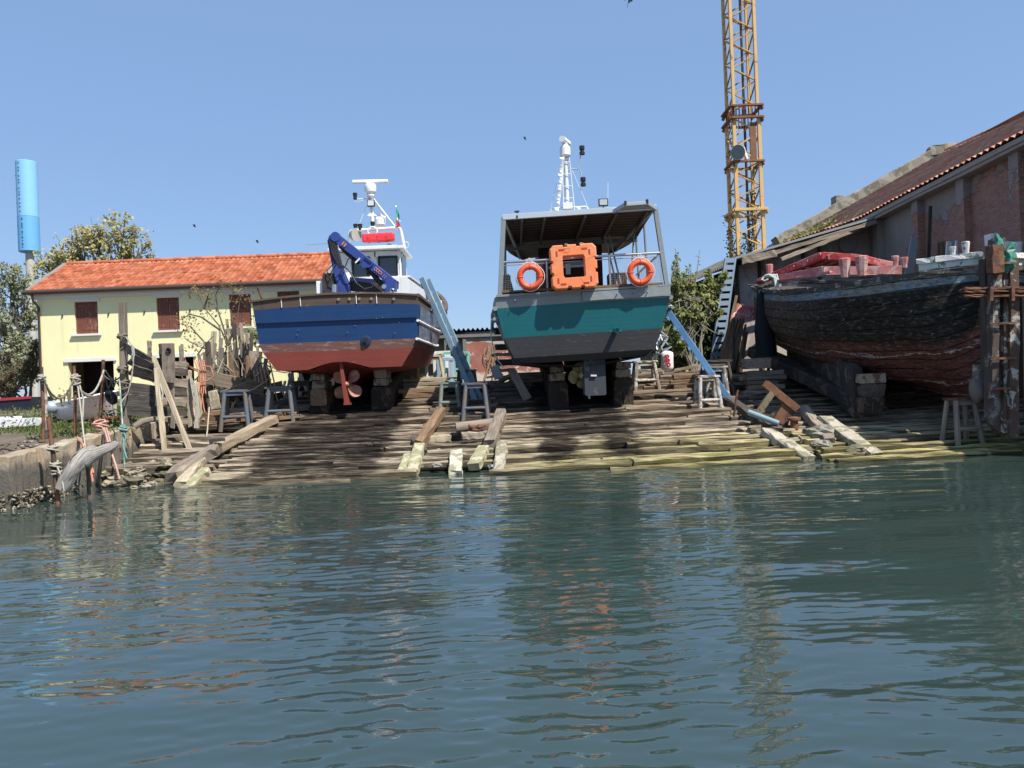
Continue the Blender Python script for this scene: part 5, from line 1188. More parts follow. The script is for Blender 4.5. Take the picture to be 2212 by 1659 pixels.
def ring_buoy(name, label, u, v, D, seed):
    c = at(u, v, D); b = thing(name, label, 'life ring', c, 'orange life rings on the stern rail')
    m = MB(); ax = Vector((.0, 1, .12)).normalized(); m.torus(c, .28, .082, ax, 40, 14, 1.15); m.build('ring', M_orange2, b)
    m = MB(); x = ax.orthogonal().normalized(); y = ax.cross(x)
    pts = []
    for i in range(41):
        t = 2*math.pi*i/40; rr = .372 + .028*abs(math.sin(2*t)); pts.append(c + (x*math.cos(t) + y*math.sin(t))*rr - ax*.02)
    m.tube(pts, .013, 5); top = c + Vector((0, 0, .36)); m.tube([top + Vector((-.16, -.02, -.04)), top + Vector((0, 0, .16)), top + Vector((.16, -.02, -.04))], .013, 5); m.build('grab_line', paint('pink_white_cord', (.7, .55, .5), .8), b)
    m = MB()
    for a in (.785, 2.356, 3.927, 5.498):
        d = x*math.cos(a) + y*math.sin(a); m.torus(c + d*.28, .086, .02, ax.cross(d), 16, 6)
    m.build('bands', paint('orange_band', (.6, .075, .03), .6), b)
ring_buoy('life_ring', 'orange life ring hung on the port side of the green boat stern rail', 1145, 598, 21.28, 1)
ring_buoy('life_ring', 'orange life ring beside the square float on the net panel nearest the bushes', 1383, 588, 21.28, 2)

# ---- black boat
def tar_hull():
    t = NT('tarred_peeling_hull'); L = t.loc(); P = t.pos(); s_, g, _ = t.sep(L)
    n = t.noise(t.pos((.5, .5, 2.2)), 1.5, 7, .72, .3); f = t.noise(t.pos((1, 1, 3)), 6, 6, .75); fine = t.noise(P, 22, 3, .6)
    tar = t.ramp(f, [(.3, (.008, .0075, .006)), (.55, (.032, .028, .024)), (.7, (.15, .135, .115))])
    red = t.ramp(f, [(.28, (.03, .018, .014)), (.5, (.125, .046, .037)), (.68, (.2, .10, .082))])
    wo_ = t.ramp(f, [(.3, (.03, .02, .015)), (.52, (.125, .09, .065)), (.7, (.28, .23, .19))])
    gg = t.math('ADD', g, t.math('MULTIPLY', t.math('SUBTRACT', n, .5), .32))
    col = t.mix(t.step(gg, .40, .50), tar, red)
    aft = t.step(t.math('ADD', s_, t.math('MULTIPLY', n, 5)), 4.5, 9.0)     # the forward planks are bare brown wood
    col = t.mix(t.math('MULTIPLY', aft, .75), col, wo_)
    blue = t.ramp(f, [(.35, (.07, .085, .09)), (.5, (.15, .25, .33)), (.72, (.3, .42, .5))])
    col = t.mix(t.step(t.math('ADD', g, t.math('MULTIPLY', t.math('SUBTRACT', f, .5), .09)), .125, .105), col, t.mix(t.ramp(n, [(.49, 0), (.56, .85)]), t.ramp(f, [(.3, (.05, .05, .05)), (.7, (.36, .37, .35))]), blue))
    # lime streaks in the open seams
    sm = t.math('FRACT', t.math('MULTIPLY_ADD', g, 13.0, t.math('MULTIPLY', t.math('SUBTRACT', n, .5), .6))); sm = t.step(t.math('ABSOLUTE', t.math('SUBTRACT', sm, .5)), .055, .02)
    col = t.mix(t.math('MULTIPLY', sm, .85), col, (.008, .007, .006))
    lm = t.math('MULTIPLY', t.step(t.math('ABSOLUTE', t.math('SUBTRACT', t.math('FRACT', t.math('MULTIPLY_ADD', gg, 4.4, .12)), .5)), .05, .015), t.math('MULTIPLY', t.step(g, .36, .48), t.ramp(f, [(.40, 0), (.5, 1)])))
    col = t.mix(t.math('MULTIPLY', lm, .9), col, (.5, .46, .43))
    ch = t.ramp(t.noise(t.pos((1.5, 1.5, 4)), 3.2, 6, .75, .5), [(.64, 0), (.67, 1)]); col = t.mix(t.math('MULTIPLY', ch, .7), col, (.36, .35, .34))
    h = t.math('ADD', t.math('MULTIPLY', f, 1.2), t.math('MULTIPLY', sm, -1.2)); t.bump(t.math('ADD', h, t.math('MULTIPLY', fine, .3)), .8, .035)
    return t.done(col, .9, 0, .12)
M_peelblue = paint('peeling_blue_white_rail', (.42, .48, .48), .8, .25, 3, (.16, .2, .18), .55, .5)
M_capw = paint('chipped_white_paint', (.66, .67, .64), .75, .12, 3, (.15, .2, .19), .45, .4)
M_pink = paint('chalky_red_bollard', (.46, .17, .16), .85, .2, 4, (.5, .33, .3), .6, .3)
M_redh = paint('red_hatch', (.42, .05, .05), .7, .25, 2.5, (.46, .2, .19), .6, .25)
M_gunw = paint('blackened_gunwale', (.06, .055, .048), .85, .4, 3, (.22, .21, .19), .5, .6)
def black_boat():
    cx, y0 = 11.12, 17.75
    b = thing('black_wooden_boat', 'derelict tarred wooden sailing barge with peeling blue rail and big rusty rudder', 'boat', (cx, y0, gz(y0)))
    def S(s, w_, full, zs, zk):
        H = zs - zk; ws = [1, 1.012, 1.01, .965, .86, .66 + .1*full, .38 + .16*full, .1, .03]
        if full < .5: ws = [1, .985, .93, .8, .62, .42, .24, .1, .05]
        zf = [1, .88, .72, .55, .40, .27, .14, .05, 0]
        return (s, [(w_*a, zk + H*q) for a, q in zip(ws, zf)])
    sta = [(0, [(.1, 4.27), (.1, 3.95), (.1, 3.6), (.1, 3.2), (.1, 2.8), (.09, 2.4), (.08, 2.0), (.07, 1.6), (.06, 1.25)]),
           S(.55, 1.18, 0, 4.25, 1.25), S(1.4, 2.02, .35, 4.22, 1.28), S(2.6, 2.55, .8, 4.25, 1.38), S(4.5, 2.84, 1, 4.38, 1.6), S(7, 2.80, 1, 4.68, 2.02), S(9.5, 2.42, .9, 5.05, 2.45), S(11.3, 1.75, .4, 5.35, 2.8), S(12.6, .85, 0, 5.6, 3.2), (13.3, [(.1, 5.75), (.1, 5.4), (.1, 5.1), (.1, 4.8), (.09, 4.5), (.08, 4.2), (.07, 3.9), (.06, 3.6), (.05, 3.3)])]
    m = MB(); s, A, rg = hull_mesh(m, cx, y0, sta, [0]*8, 64)
    # gentle unevenness of old planking
    m.v = [(x + .02*mnoise.noise(Vector((x*2, y*2, z*3))), y, z + .02*mnoise.noise(Vector((y*1.5, z*2, 7)))) for (x, y, z) in m.v]
    h = m.build('hull', tar_hull(), b)
    m = MB(); m.grid(lambda i, j: Vector((cx + (A[i, 1, 0] - .08)*(-1 + 2*j/4), y0 + s[i], A[i, 0, 1] - .22)), len(s)-1, 4); m.build('deck', W_dark, b)
    m = MB()
    for sg in (-1, 1):
        pts = [Vector((cx + sg*(A[i, 0, 0] - .02), y0 + s[i], A[i, 0, 1])) for i in range(1, len(s)-1)]
        m = MB()
        for p, q in zip(pts[::2], pts[2::2]): m.bar(p, q + (q-p)*.04, .2, .11, jit=.018, seg=2)
        m.build('gunwale', M_gunw, h)
    # raised white rail round the stern
    m = MB()
    for sg in (-1, 1):
        pts = [Vector((cx + sg*(A[i, 0, 0]*.96 + .02), y0 + s[i] + .05, A[i, 0, 1] + .30)) for i in range(0, 4)]
        for p, q in zip(pts[::1], pts[1::1]): m.bar(p, q + (q-p)*.05, .28, .13, jit=.012, seg=2); m.bar(p - Vector((0, 0, .14)), q - Vector((0, 0, .14)), .14, .16, jit=.012, seg=2)
    m.build('stern_rail', M_capw, h)
    # bitts and bollards
    def bitt(u, v0, v1, D, w_, mat):
        c = at(u, v1, D); t_ = at(u, v0, D); H = t_.z - c.z; m = MB(); k = w_/F*D
        m.lathe(c - Vector((0, 0, .1)), [(k*.33, 0), (k*.36, .1), (k*.48, .1 + H*.75), (k*.5, .1 + H*.95), (k*.4, .1 + H)], (0, 0, 1), 8, smooth=False); return m.build('bollard', mat, b)
    bitt(1663, 571, 600, 26.0, 16, M_pink); bitt(1825.5, 558, 592, 21.4, 26, M_pink); bitt(1862, 553, 588, 21.2, 29, M_pink); bitt(1934, 553, 574, 25.5, 17, M_pink); bitt(1953, 556, 572, 24.5, 19, M_pink)
    bitt(2086.5, 522, 545, 20.0, 17, M_capw); bitt(2058, 533, 546, 20.3, 15, M_capw); bitt(2175, 522, 545, 20.3, 16, M_capw); bitt(2200, 523, 545, 20.1, 17, M_capw)
    m = MB(); m.bar(at(2140, 506, 21), at(2142, 530, 21), .2, .3, up=(0, 1, 0)); m.build('white_board', M_white, b)
    # red hatch with a cambered beam
    m = MB(); 
    hx = lambda u, v, D: at(u, v, D)
    P0, P1, P2, P3 = hx(1672, 596, 25.5), hx(1722, 575, 24.6), hx(1775, 553, 23.8), hx(1850, 558, 23.4)
    for p, q in ((P0, P1), (P1, P2), (P2, P3), (P3, hx(1925, 574, 23.2))): m.bar(p, q + (q-p)*.02, .22, .22, seg=3, jit=.01); m.bar(p + Vector((.1, 1.9, .05)), q + Vector((.1, 1.9, .05)), .2, .2, seg=3, jit=.01)
    for t in np.linspace(0, 1, 12):
        pts = [P0, P1, P2, P3]; q = t*3; i = min(2, int(q)); p = pts[i].lerp(pts[i+1], q - i); m.bar(p + Vector((0, 0, -.02)), p + Vector((.1, 1.9, .03)), .36, .06, jit=.01)
    m.build('red_hatch', M_redh, b)
    m = MB(); m.bar(hx(1670, 606, 25.2), hx(1780, 585, 23.4), .12, .28, seg=5, jit=.015); m.bar(hx(1780, 585, 23.4), hx(1945, 584, 22.8), .12, .26, seg=5, jit=.015); m.build('hatch_coaming', M_pink, b)
    m = MB(); m.bar(hx(1672, 608, 25.0), hx(1795, 588, 22.6), .1, .06, seg=6, jit=.01)
    for u, v in ((1790, 560), (1804, 559)): m.tube([hx(u, v, 23.6), hx(u, v - 8, 23.6)], .02, 6); m.box(hx(u, v - 9, 23.6), .12, .05, .03)
    m.build('hatch_bars', M_pink, b)
    # stern post, rudder
    Ru = bpy.data.objects.new('rudder', None); COL.objects.link(Ru); Ru.parent = b; Ru.location = at(2165, 900, 17.3) - Vector(b.location)
    r = lambda u, v, D=17.3: at(u, v, D)
    m = MB(); m.bar(r(2135, 800, 17.55), r(2130, 560, 17.6), .22, .24, up=(0, 1, 0), seg=8, jit=.012); m.build('stern_post', M_quayw if False else W_dark, b)
    mp = paint('peeling_rudder_wood', (.085, .06, .05), .85, .35, 3, (.28, .28, .25), .52, .6, ws=3.2)
    m = MB()
    m.prism([r(2138, 905), r(2141, 640), r(2147, 515), r(2172, 512), r(2174, 640), r(2172, 922), r(2160, 935), r(2148, 922)], (0, .22, 0)); m.build('rudder_blade', paint('rotten_rudder_planks', (.10, .068, .058), .85, .4, 3, (.2, .19, .17), .5, .6, ws=3), Ru)
    m = MB(); m.bar(r(2145, 860, 17.2), r(2148, 640, 17.2), .15, .16, up=(0, 1, 0), seg=8, jit=.012); m.bar(r(2150, 640, 17.2), r(2154, 516, 17.2), .19, .16, up=(0, 1, 0), seg=4, jit=.012); m.build('rudder_plank', mp, Ru)
    m = MB(); m.bar(r(2186, 940, 17.15), r(2186, 560, 17.2), .20, .2, up=(0, 1, 0), seg=10, jit=.018); m.bar(r(2172, 935, 17.25), r(2172, 540, 17.25), .16, .16, up=(0, 1, 0), seg=8, jit=.012); m.build('rudder_stock', paint('stock_rust_white', (.105, .06, .042), .85, .4, 3, (.36, .35, .31), .50, .6, ws=3.2), Ru)
    m = MB(); m.bar(r(2181, 590, 17.2), r(2180, 545, 17.2), .26, .2, up=(0, 1, 0), seg=4, jit=.03, bev=.6); m.bar(r(2180, 548, 17.2), r(2186, 528, 17.2), .2, .16, up=(0, 1, 0), seg=3, jit=.03, bev=.6, taper=.6); m.bar(r(2160, 560, 17.1), r(2155, 508, 17.1), .16, .14, up=(0, 1, 0), seg=5, jit=.025, taper=.6); m.build('rudder_head', paint('green_peeling_head', (.06, .22, .17), .8, .3, 3, (.33, .33, .3), .45, .5), Ru)
    m = MB(); m.bar(r(2150, 590, 17.05), r(2147, 530, 17.05), .26, .26, up=(0, 1, 0), seg=4, jit=.012)
    m.build('iron_cap', M_rust, Ru)
    for v in (625, 632, 641): m = MB(); m.bar(r(2078, v - 1, 17.2), r(2240, v - 3, 17.0), .22, .045, seg=12, jit=.012); m.build('iron_strap', M_rust, Ru)
    for v in (570, 700, 775, 840): m = MB(); m.bar(r(2138, v, 17.04), r(2196, v - 2, 17.04), .05, .05, seg=4, jit=.006); m.build('iron_strap', M_rust, Ru)
    m = MB(); m.bar(r(2140, 620, 16.98), r(2139, 650, 16.98), .08, .1, up=(0, 1, 0)); m.bar(r(2186, 620, 16.98), r(2186, 650, 16.98), .08, .1, up=(0, 1, 0)); m.build('iron_clamp', M_rust, Ru)
    m = MB(); m.prism([r(2139, 905, 17.32), r(2148, 924, 17.32), r(2175, 946, 17.32), r(2190, 944, 17.32), r(2186, 905, 17.32)], (0, .14, 0)); m.build('rudder_heel', paint('rusted_heel', (.14, .085, .07), .85, .4, 3, (.2, .2, .15), .5, .5), Ru)
    m = MB(); m.bar(r(2112, 790, 18), r(2118, 858, 18), .16, .3, up=(0, 1, 0), seg=4, jit=.02); m.blob(r(2112, 840, 17.95), .2, .2, .32, .25); m.build('stern_tube_lump', paint('flaked_lump', (.2, .17, .15), .85, .3, 4, (.4, .38, .36), .5, .6), b)
    m = MB(); m.tube([r(2209, 640, 17.6), r(2211, 720, 17.5), r(2214, 900, 17.3)], .03, 6); m.build('hanging_pole', W_grey, b)
black_boat()
M_tarwood = paint('tarred_skid', (.028, .022, .018), .9, .4, 3, (.09, .065, .045), .55, .6)
# ================================================================== THINGS IN THE YARD
def ext(p, dz): return p + Vector((0, 0, dz))
# ---- cradle skids and keel blocks
def skid(u0, u1, vt, vb, D, Lb, mat, label, name='cradle_skid'):
    a, b = at(u0, vb, D), at(u1, vt, D); w_, h_ = (b.x-a.x)*.97, (b.z-a.z); c = Vector(((a.x+b.x)/2, D, (a.z+b.z)/2)); e = c + Vector((0, Lb, SL*Lb*.92))
    m = MB(); m.bar(c, e, w_, h_, seg=10, jit=.014, bev=.3); m.bar(c + Vector((w_*.02, -.02, 0)), c + Vector((w_*.02, .3, .05)), .02, h_*.98)
    return m.build(name, mat, label=label, cat='skid', group='long timber skids under the boats')
def block(u0, u1, vt, vb, D, dp, mat, label, jit=.02, name='keel_block'):
    a, b = at(u0, vb, D), at(u1, vt, D); m = MB(); c = (a+b)/2
    m.bar(c + Vector((0, 0, 0)), c + Vector((0, dp, 0)), b.x-a.x, b.z-a.z, seg=4, jit=jit*.6, bev=.22); return m.build(name, mat, label=label, cat='timber block', group='chocks between skids and hulls')
W_chock = paint('chalky_chock', (.27, .235, .175), .9, .3, 3, (.12, .065, .04), .6, .5, ws=3)
skid(668, 712, 874, 902, 23.5, 11, M_tarwood, 'dark timber skid to port under the blue boat')
skid(803, 843, 834, 903, 23.5, 11, M_tarwood, 'dark timber skid to starboard under the blue boat')
skid(1187, 1227, 824, 892, 22.9, 8, M_tarwood, 'dark split timber skid to port under the green boat')
skid(1328, 1368, 815, 888, 22.8, 8, M_tarwood, 'dark split timber skid to starboard under the green boat')
skid(1855, 1912, 858, 895, 19.6, 9, M_tarwood, 'low dark timber skid under the black boat')
block(672, 704, 840, 877, 23.3, .9, W_brown, 'brown chock beside the propeller of the blue boat')
block(674, 702, 822, 840, 23.35, .9, W_chock, 'rust stained middle chock left of the blue boat propeller')
block(675, 701, 806, 822, 23.35, .9, W_chock, 'chalky top chock left of the blue boat propeller')
block(807, 835, 817, 834, 23.4, .9, W_chock, 'rust stained chock right of the blue boat rudder')
block(808, 834, 798, 817, 23.4, .9, W_chock, 'chalky top chock right of the blue boat rudder')
block(1188, 1220, 806, 824, 22.85, .9, W_chock, 'split chalky chock on the port skid of the green boat')
block(1190, 1218, 787, 806, 22.9, .9, W_chock, 'pale rounded chock touching the green hull beside the bronze propeller')
block(1330, 1363, 797, 815, 22.75, .9, W_chock, 'rust stained chock on the starboard skid of the green boat')
block(1332, 1362, 781, 797, 22.8, .9, W_chock, 'pale chock touching the green hull beside the slate rudder')
block(1857, 1914, 806, 828, 19.6, .8, W_chock, 'broad pale chock under the bilge of the black boat')
block(1860, 1912, 828, 858, 19.65, .9, W_dark, 'dark chock beneath the pale one under the black boat')
m = MB(); a = at(1700, 775, 27.5); b = at(1846, 905, 19.8); m.prism([b, a, ext(a, 1.35), ext(b, 1.3)], (.3, .1, 0)); m.build('timber_cradle', paint('tarry_cradle', (.035, .03, .026), .9, .4, 3, (.1, .085, .07), .6, .5), label='long dark plank cradle side running back under the black boat', cat='cradle')
m = MB(); R = random.Random(12)
for k in range(6):
    p = at(1745 + k*14, 800 + k*12, 25.5 - k*.9); m.tube([p, p + Vector((.2, -.3, -.35)), p + Vector((.5, -.6, -.15))], .02, 5)
m.build('draped_rope', M_ropedark, label='slack dark rope draped on the cradle side of the black boat', cat='rope')
# ---- trestles
def trestle(name, label, p, rz, W, H, mat, dpt=.42, group='low four legged trestles on the slipway', topmat=None):
    t = thing(name, label, 'trestle', p, group); t.rotation_euler = (0, 0, rz)
    m = MB(); m.bar((-W/2, 0, H - .03), (W/2, 0, H - .03), dpt, .06, seg=5, jit=.008); m.build('top_board', topmat or mat, t, local=True)
    m = MB()
    for sy in (-1, 1): m.bar((-W*.42, sy*dpt*.36, H - .11), (W*.42, sy*dpt*.36, H - .11), .05, .11, seg=3, jit=.004)
    m.build('apron', mat, t, local=True)
    for sx in (-1, 1):
        for sy in (-1, 1):
            m = MB(); m.tube([(sx*W*.5, sy*dpt*.68, -.12), (sx*W*.36, sy*dpt*.36, H - .06)], [.068, .062], 8, .06); m.build('leg', mat, t, local=True)
    m = MB()
    for sy in (-1, 1): m.tube([(-W*.46, sy*dpt*.6, H*.28), (W*.46, sy*dpt*.6, H*.28)], .05, 7, .08)
    m.build('stretcher', mat, t, local=True); return t
trestle('trestle', 'grey blue trestle under the wide leaning board near the quay wall', gr(513, 922), .05, .80, 1.08, W_greyblue)
trestle('trestle', 'dark grey trestle standing between the wide leaning board and the blue boat', gr(609, 908), .0, .84, 1.02, W_greyblue)
trestle('trestle', 'small dark trestle beside the port skid of the blue boat', gr(655, 884), .1, .6, .9, W_dark)
trestle('trestle', 'grey green trestle with a dark lid below the blue ladder', gr(972, 886), .08, .62, .86, paint('grey_green_paint', (.17, .19, .165), .8, .3, 3, (.12, .1, .07), .5, .3))
trestle('trestle', 'bluish grey trestle in front of the blue ladder foot', gr(1030, 902), -.1, .74, 1.02, paint('violet_grey_paint', (.105, .115, .155), .8, .25, 3, (.14, .12, .1), .6, .3))
trestle('trestle', 'distant dark trestle behind the foot of the blue ladder', gr(1010, 862), .2, .6, .95, W_dark)
trestle('trestle', 'front of the two worn white trestles beside the green boat', gr(1529, 885), .06, .66, 1.0, W_white)
trestle('trestle', 'rear of the two worn white trestles beside the green boat', gr(1547, 868), -.05, .66, 1.08, W_white)
trestle('trestle', 'white legged trestle under the starboard bilge of the green boat', gr(1394, 838), .05, .80, .9, W_white)
trestle('trestle', 'rusty topped trestle under the stern of the black boat', gr(2078, 950, .12), .1, .62, 1.0, W_grey, topmat=M_rust)
trestle('trestle', 'dark table like trestle behind the white trestles', gr(1548, 850), .02, .95, 1.05, W_dark)
trestle('trestle', 'bare wood trestle on the lumber between the boats', gr(930, 838), .05, 1.1, 1.2, W_pale)
# ---- ladders
def ladder(label, p0, p1, side, n, mat, w=.075, h=.17, tread=True):
    p0, p1, side = Vector(p0), Vector(p1), Vector(side); L = thing('ladder', label, 'ladder', p0); d = (p1-p0).normalized(); nrm = d.cross(side).normalized()
    for k in (0, 1):
        m = MB(); m.bar(p0 + side*k, p1 + side*k, w, h, up=nrm, seg=8, jit=.004); m.build('rail', mat, L)
    for i in range(n):
        c = p0.lerp(p1, (i+.6)/n); m = MB()
        if tread:
            f = nrm*(.09); m.bar(c - side*.06 + f, c + side*1.06 + f, .30, .035, up=(nrm + d*.35))
        else: m.bar(c - side*.03 - nrm*.06, c + side*1.03 - nrm*.06, .2, .04, up=nrm)
        m.build('tread', mat, L)
    return L
ladder('blue grey plank ladder leaning on the starboard side of the blue boat', at(1030, 872, 24.2), at(911, 600, 24.6), (.16, .42, 0), 11, paint('faded_blue_ladder', (.20, .31, .40), .65, .2, 2.5, (.3, .34, .34), .35, .25))
ladder('bright blue plank ladder leaning on the starboard quarter of the green boat', at(1575, 862, 22.8), at(1440, 668, 22.4), (.12, .42, 0), 9, paint('bright_blue_ladder', (.155, .34, .60), .55, .15, 2.5, (.4, .48, .55), .25, .2))
ladder('tall grey blue ladder standing against the lean-to shed', at(1535, 792, 30.6), at(1567, 558, 31.4), (.40, .0, 0), 15, paint('grey_ladder', (.17, .24, .32), .75, .2, 2.5, (.2, .2, .19), .4, .25), tread=False)
# ---- beams lying on the slip
def beam(p, q, w_, h_, mat, label, seg=8, jit=.018, name='beam', cat='beam', group=None, bev=.25):
    m = MB(); m.bar(p, q, w_, h_, seg=seg, jit=jit, bev=bev); return m.build(name, mat, label=label, cat=cat, group=group)
W_algae = paint('algae_wood', (.30, .285, .16), .95, .4, 3.5, (.44, .41, .3), .6, .9, ws=2.8)
W_conc = paint('pale_sawn_beam', (.40, .365, .29), .92, .3, 3, (.2, .185, .12), .65, .6, ws=2.6)
beam(gr(372, 1030, .2), gr(478, 962, .22), .32, .28, W_grey, 'split grey beam with iron band lying lowest along the slip edge', 14, .035)
beam(gr(470, 968, .26), gr(592, 905, .3), .27, .27, wood('tan_beam', (.34, .27, .185), (.5, .42, .3), (.14, .1, .06)), 'tan squared beam running up the slip to the blue boat')
beam(gr(390, 1052, .12), gr(434, 992, .2), .26, .2, W_pale, 'flat bleached plank beside the split grey beam')
beam(gr(408, 1055, .1), gr(446, 1016, .18), .22, .16, W_algae, 'short rotten plank nearest the water by the quay')
m = MB(); p = gr(468, 962, .3); m.bar(p + Vector((-.16, -.05, .02)), p + Vector((.2, .05, .02)), .1, .3); m.build('iron_band', M_darkiron, label='dark iron band round the split grey beam', cat='band')
beam(gr(905, 962, .22), gr(953, 888, .25), .24, .26, W_brown, 'round edged brown beam with a rusty end between the two slips')
beam(gr(895, 948, .12), gr(915, 980, .1), .22, .2, W_dark, 'grey rotten timber end under the brown beam')
beam(gr(890, 1024, .02), gr(906, 966, .2), .27, .22, W_algae, 'broad green crusted stub in the water between the slips')
beam(gr(866, 1026, .0), gr(884, 986, .12), .22, .18, W_algae, 'narrow green crusted stub at the edge of the left slip')
beam(gr(984, 1022, .0), gr(986, 977, .16), .3, .16, paint('barnacle_wood', (.50, .475, .38), .95, .3, 4, (.26, .24, .15), .6, .9, ws=3), 'whitish barnacled stub in the middle of the gap')
beam(gr(1024, 1008, .05), gr(1044, 970, .2), .28, .2, W_algae, 'ragged green stub beside the white one')
beam(gr(1078, 1023, .0), gr(1085, 962, .2), .27, .24, W_conc, 'clean pale beam end dipping in the water at the gap')
beam(gr(1057, 962, .24), gr(1083, 893, .28), .3, .28, W_grey, 'grey beam with rusty plate above the pale beam end')
m = MB(); m.tube([gr(985, 925, .2), gr(1072, 914, .25)], .15, 10, .05); m.build('log', W_grey, label='round grey log lying across the gap below the trestle', cat='log')
beam(gr(1000, 942, .18), gr(1058, 938, .18), .3, .2, W_grey, 'short thick baulk with a rusty fitting in the gap')
beam(gr(905, 952, .05), gr(972, 946, .05), .26, .2, W_pale, 'loose pale plank end in the gap between the slips')
m = MB(); R = random.Random(8)
for k in range(7): m.blob(gr(1020 + k*9, 925 + R.uniform(-4, 6), .3), .12, .1, .07, .4)
m.build('rusty_chain', M_rust, label='rusty chain lump beside the grey beam in the gap', cat='chain')
beam(gr(1745, 994, -.02), gr(1655, 933, .2), .34, .24, W_conc, 'pale concrete like beam dipping into the water right of the green slip')
beam(gr(1682, 935, .12), gr(1572, 866, .2), .28, .26, W_dark, 'dark skid beam leading up from the pale beam')
beam(gr(1893, 990, .0), gr(1780, 908, .25), .36, .26, W_conc, 'long pale beam sliding into the water under the black boat bow')
beam(gr(1792, 955, .1), gr(1738, 886, .25), .26, .24, W_grey, 'cracked grey beam between the two pale beams')
R = random.Random(14)
M_stone = paint('grey_stone', (.25, .235, .2), .9, .3, 2.5, (.12, .11, .08), .5, .5)
M_stone2 = paint('pale_shore_stone', (.31, .265, .19), .9, .35, 2.5, (.12, .11, .07), .7, .5)
def stone(u, v, r, label, mat, group=None, off=0.0, D=None):
    p = gr(u, v, off) if D is None else at(u, v, D); m = MB(); k = r/F*p.y; m.blob(p, k*1.3, k, k*.6, .42, 9, 6); m.s = [False]*len(m.s); return m.build('stone', mat, label=label, cat='stone', group=group)
stone(1772, 935, 24, 'large grey rock between the two pale beams', M_stone, off=.2); stone(1778, 962, 17, 'shaggy weedy rock at the water edge right of the pale beam', M_stone, off=.05); stone(1851, 972, 17, 'round barnacled lump at the end of the long pale beam', M_stone2, off=.12)
m = MB(); c = gr(1716, 926, .1); m.lathe(c, [(.11, 0), (.1, .14), (.1, .2), (.17, .22), (.17, .28), (.06, .31)], (0, 0, 1), 14); m.build('mooring_bollard', M_rust, label='small rusty mushroom bollard beside the grey rock', cat='bollard')
for k in range(54):
    u = R.uniform(215, 430); v = 1000 + (420-u)*.10 + R.uniform(-14, 44); stone(u, min(v, 1058), R.choice([R.uniform(4, 8), R.uniform(6, 13)]), 'pale rubble stone on the shore below the quay wall', M_stone2, 'rubble stones below the quay wall', R.uniform(-.1, .12))
for k in range(12): stone(R.uniform(1690, 1860), R.uniform(945, 985), R.uniform(4, 9), 'small wet rubble stone between the pale beams', M_stone, 'small rubble stones between the pale beams', .02)
for k in range(10): stone(R.uniform(905, 1070), R.uniform(975, 1012), R.uniform(5, 11), 'weedy rubble stone in the gap between the slips', M_stone, 'weedy stones in the gap', .05)
stone(285, 1037, 17, 'largest rounded pale stone at the foot of the quay wall', M_stone2, off=.12)
# rusty frame and blue pipe
t = thing('iron_trestle', 'tilted rusty iron frame lying below the lumber pile', 'frame', gr(1680, 905))
q = lambda u, v, D=19.9: at(u, v, D)
m = MB(); m.bar(q(1652, 828), q(1722, 884), .2, .12, up=(0, 1, 0), seg=5, jit=.006); m.build('top_bar', M_rust, t)
m = MB(); m.bar(q(1668, 848), q(1634, 898), .16, .12, up=(0, 1, 0)); m.build('leg', paint('lichen_iron', (.18, .15, .09), .85, .3, 3, (.1, .05, .03), .5), t)
m = MB(); m.prism([q(1694, 868), q(1720, 884), q(1699, 922), q(1672, 906)], (0, .12, .02)); m.build('plate', M_rust, t)
m = MB(); m.tube([q(1616, 890, 19.7), q(1682, 915, 19.4)], .075, 14); m.build('pipe', paint('pale_blue_pipe', (.18, .27, .31), .5, .12, 2.5, (.3, .3, .26), .35), label='pale blue pipe lying under the rusty frame', cat='pipe')
m = MB(); m.tube([q(1585, 900, 21), q(1592, 850, 21), q(1594, 842, 21)], .03, 6); m.build('iron_stake', M_rust, label='thin rusty stake with a blue tip beside the lumber pile', cat='stake')
# ---- lumber
def lumber(u, v, W, n, nl, th, mat, label, group, seed, rz=0.0, dp=.22, p=None, jit=.01, sp=.1):
    R = random.Random(seed); base = p or gr(u, v)
    for l in range(nl):
        for k in range(n):
            c = base + Vector((R.uniform(-sp, sp), k*dp*1.08, th*(l + .5))); a = rz + R.uniform(-.07, .07); L = W*R.uniform(.72, 1.05); d = Vector((math.cos(a), math.sin(a), R.uniform(-.02, .02)))*L/2
            m = MB(); m.bar(c - d, c + d, dp*R.uniform(.8, 1), th*R.uniform(.75, .97), seg=5, jit=jit, bev=.2); m.build('plank', mat, label=label, cat='plank', group=group)
lumber(1650, 852, 1.35, 2, 5, .15, W_grey, 'grey plank in the lumber pile under the black boat bow', 'lumber pile under the black boat bow', 1, .12)
block(1612, 1666, 773, 797, 23.6, .5, W_grey, 'square grey timber box topping the lumber pile', name='timber_box')
lumber(915, 812, 1.9, 2, 3, .14, W_pale, 'sunlit plank in the stack right of the blue boat', 'plank stack right of the blue boat', 2, .03, p=Vector((at(912, 826, 26.5).x, 26.5, gz(26.5))))
lumber(905, 850, 1.4, 2, 3, .16, W_brown, 'brown baulk in the step of timbers beside the blue boat skid', 'baulks beside the blue boat skid', 3, .02, p=Vector((at(912, 860, 24.8).x, 24.8, gz(24.8) - .05)))
lumber(1110, 850, 1.3, 2, 4, .13, W_dark, 'dark plank in the shaded heap left of the green boat', 'shaded plank heap left of the green boat', 4, -.05, p=Vector((at(1100, 850, 24.6).x, 24.6, gz(24.6))))
lumber(1262, 800, 2.6, 2, 5, .15, W_pale, 'sunlit plank in the stack seen beneath the green boat', 'plank stack beneath the green boat', 5, .04, p=Vector((at(1262, 812, 30.5).x, 30.5, gz(30.5) - .1)))
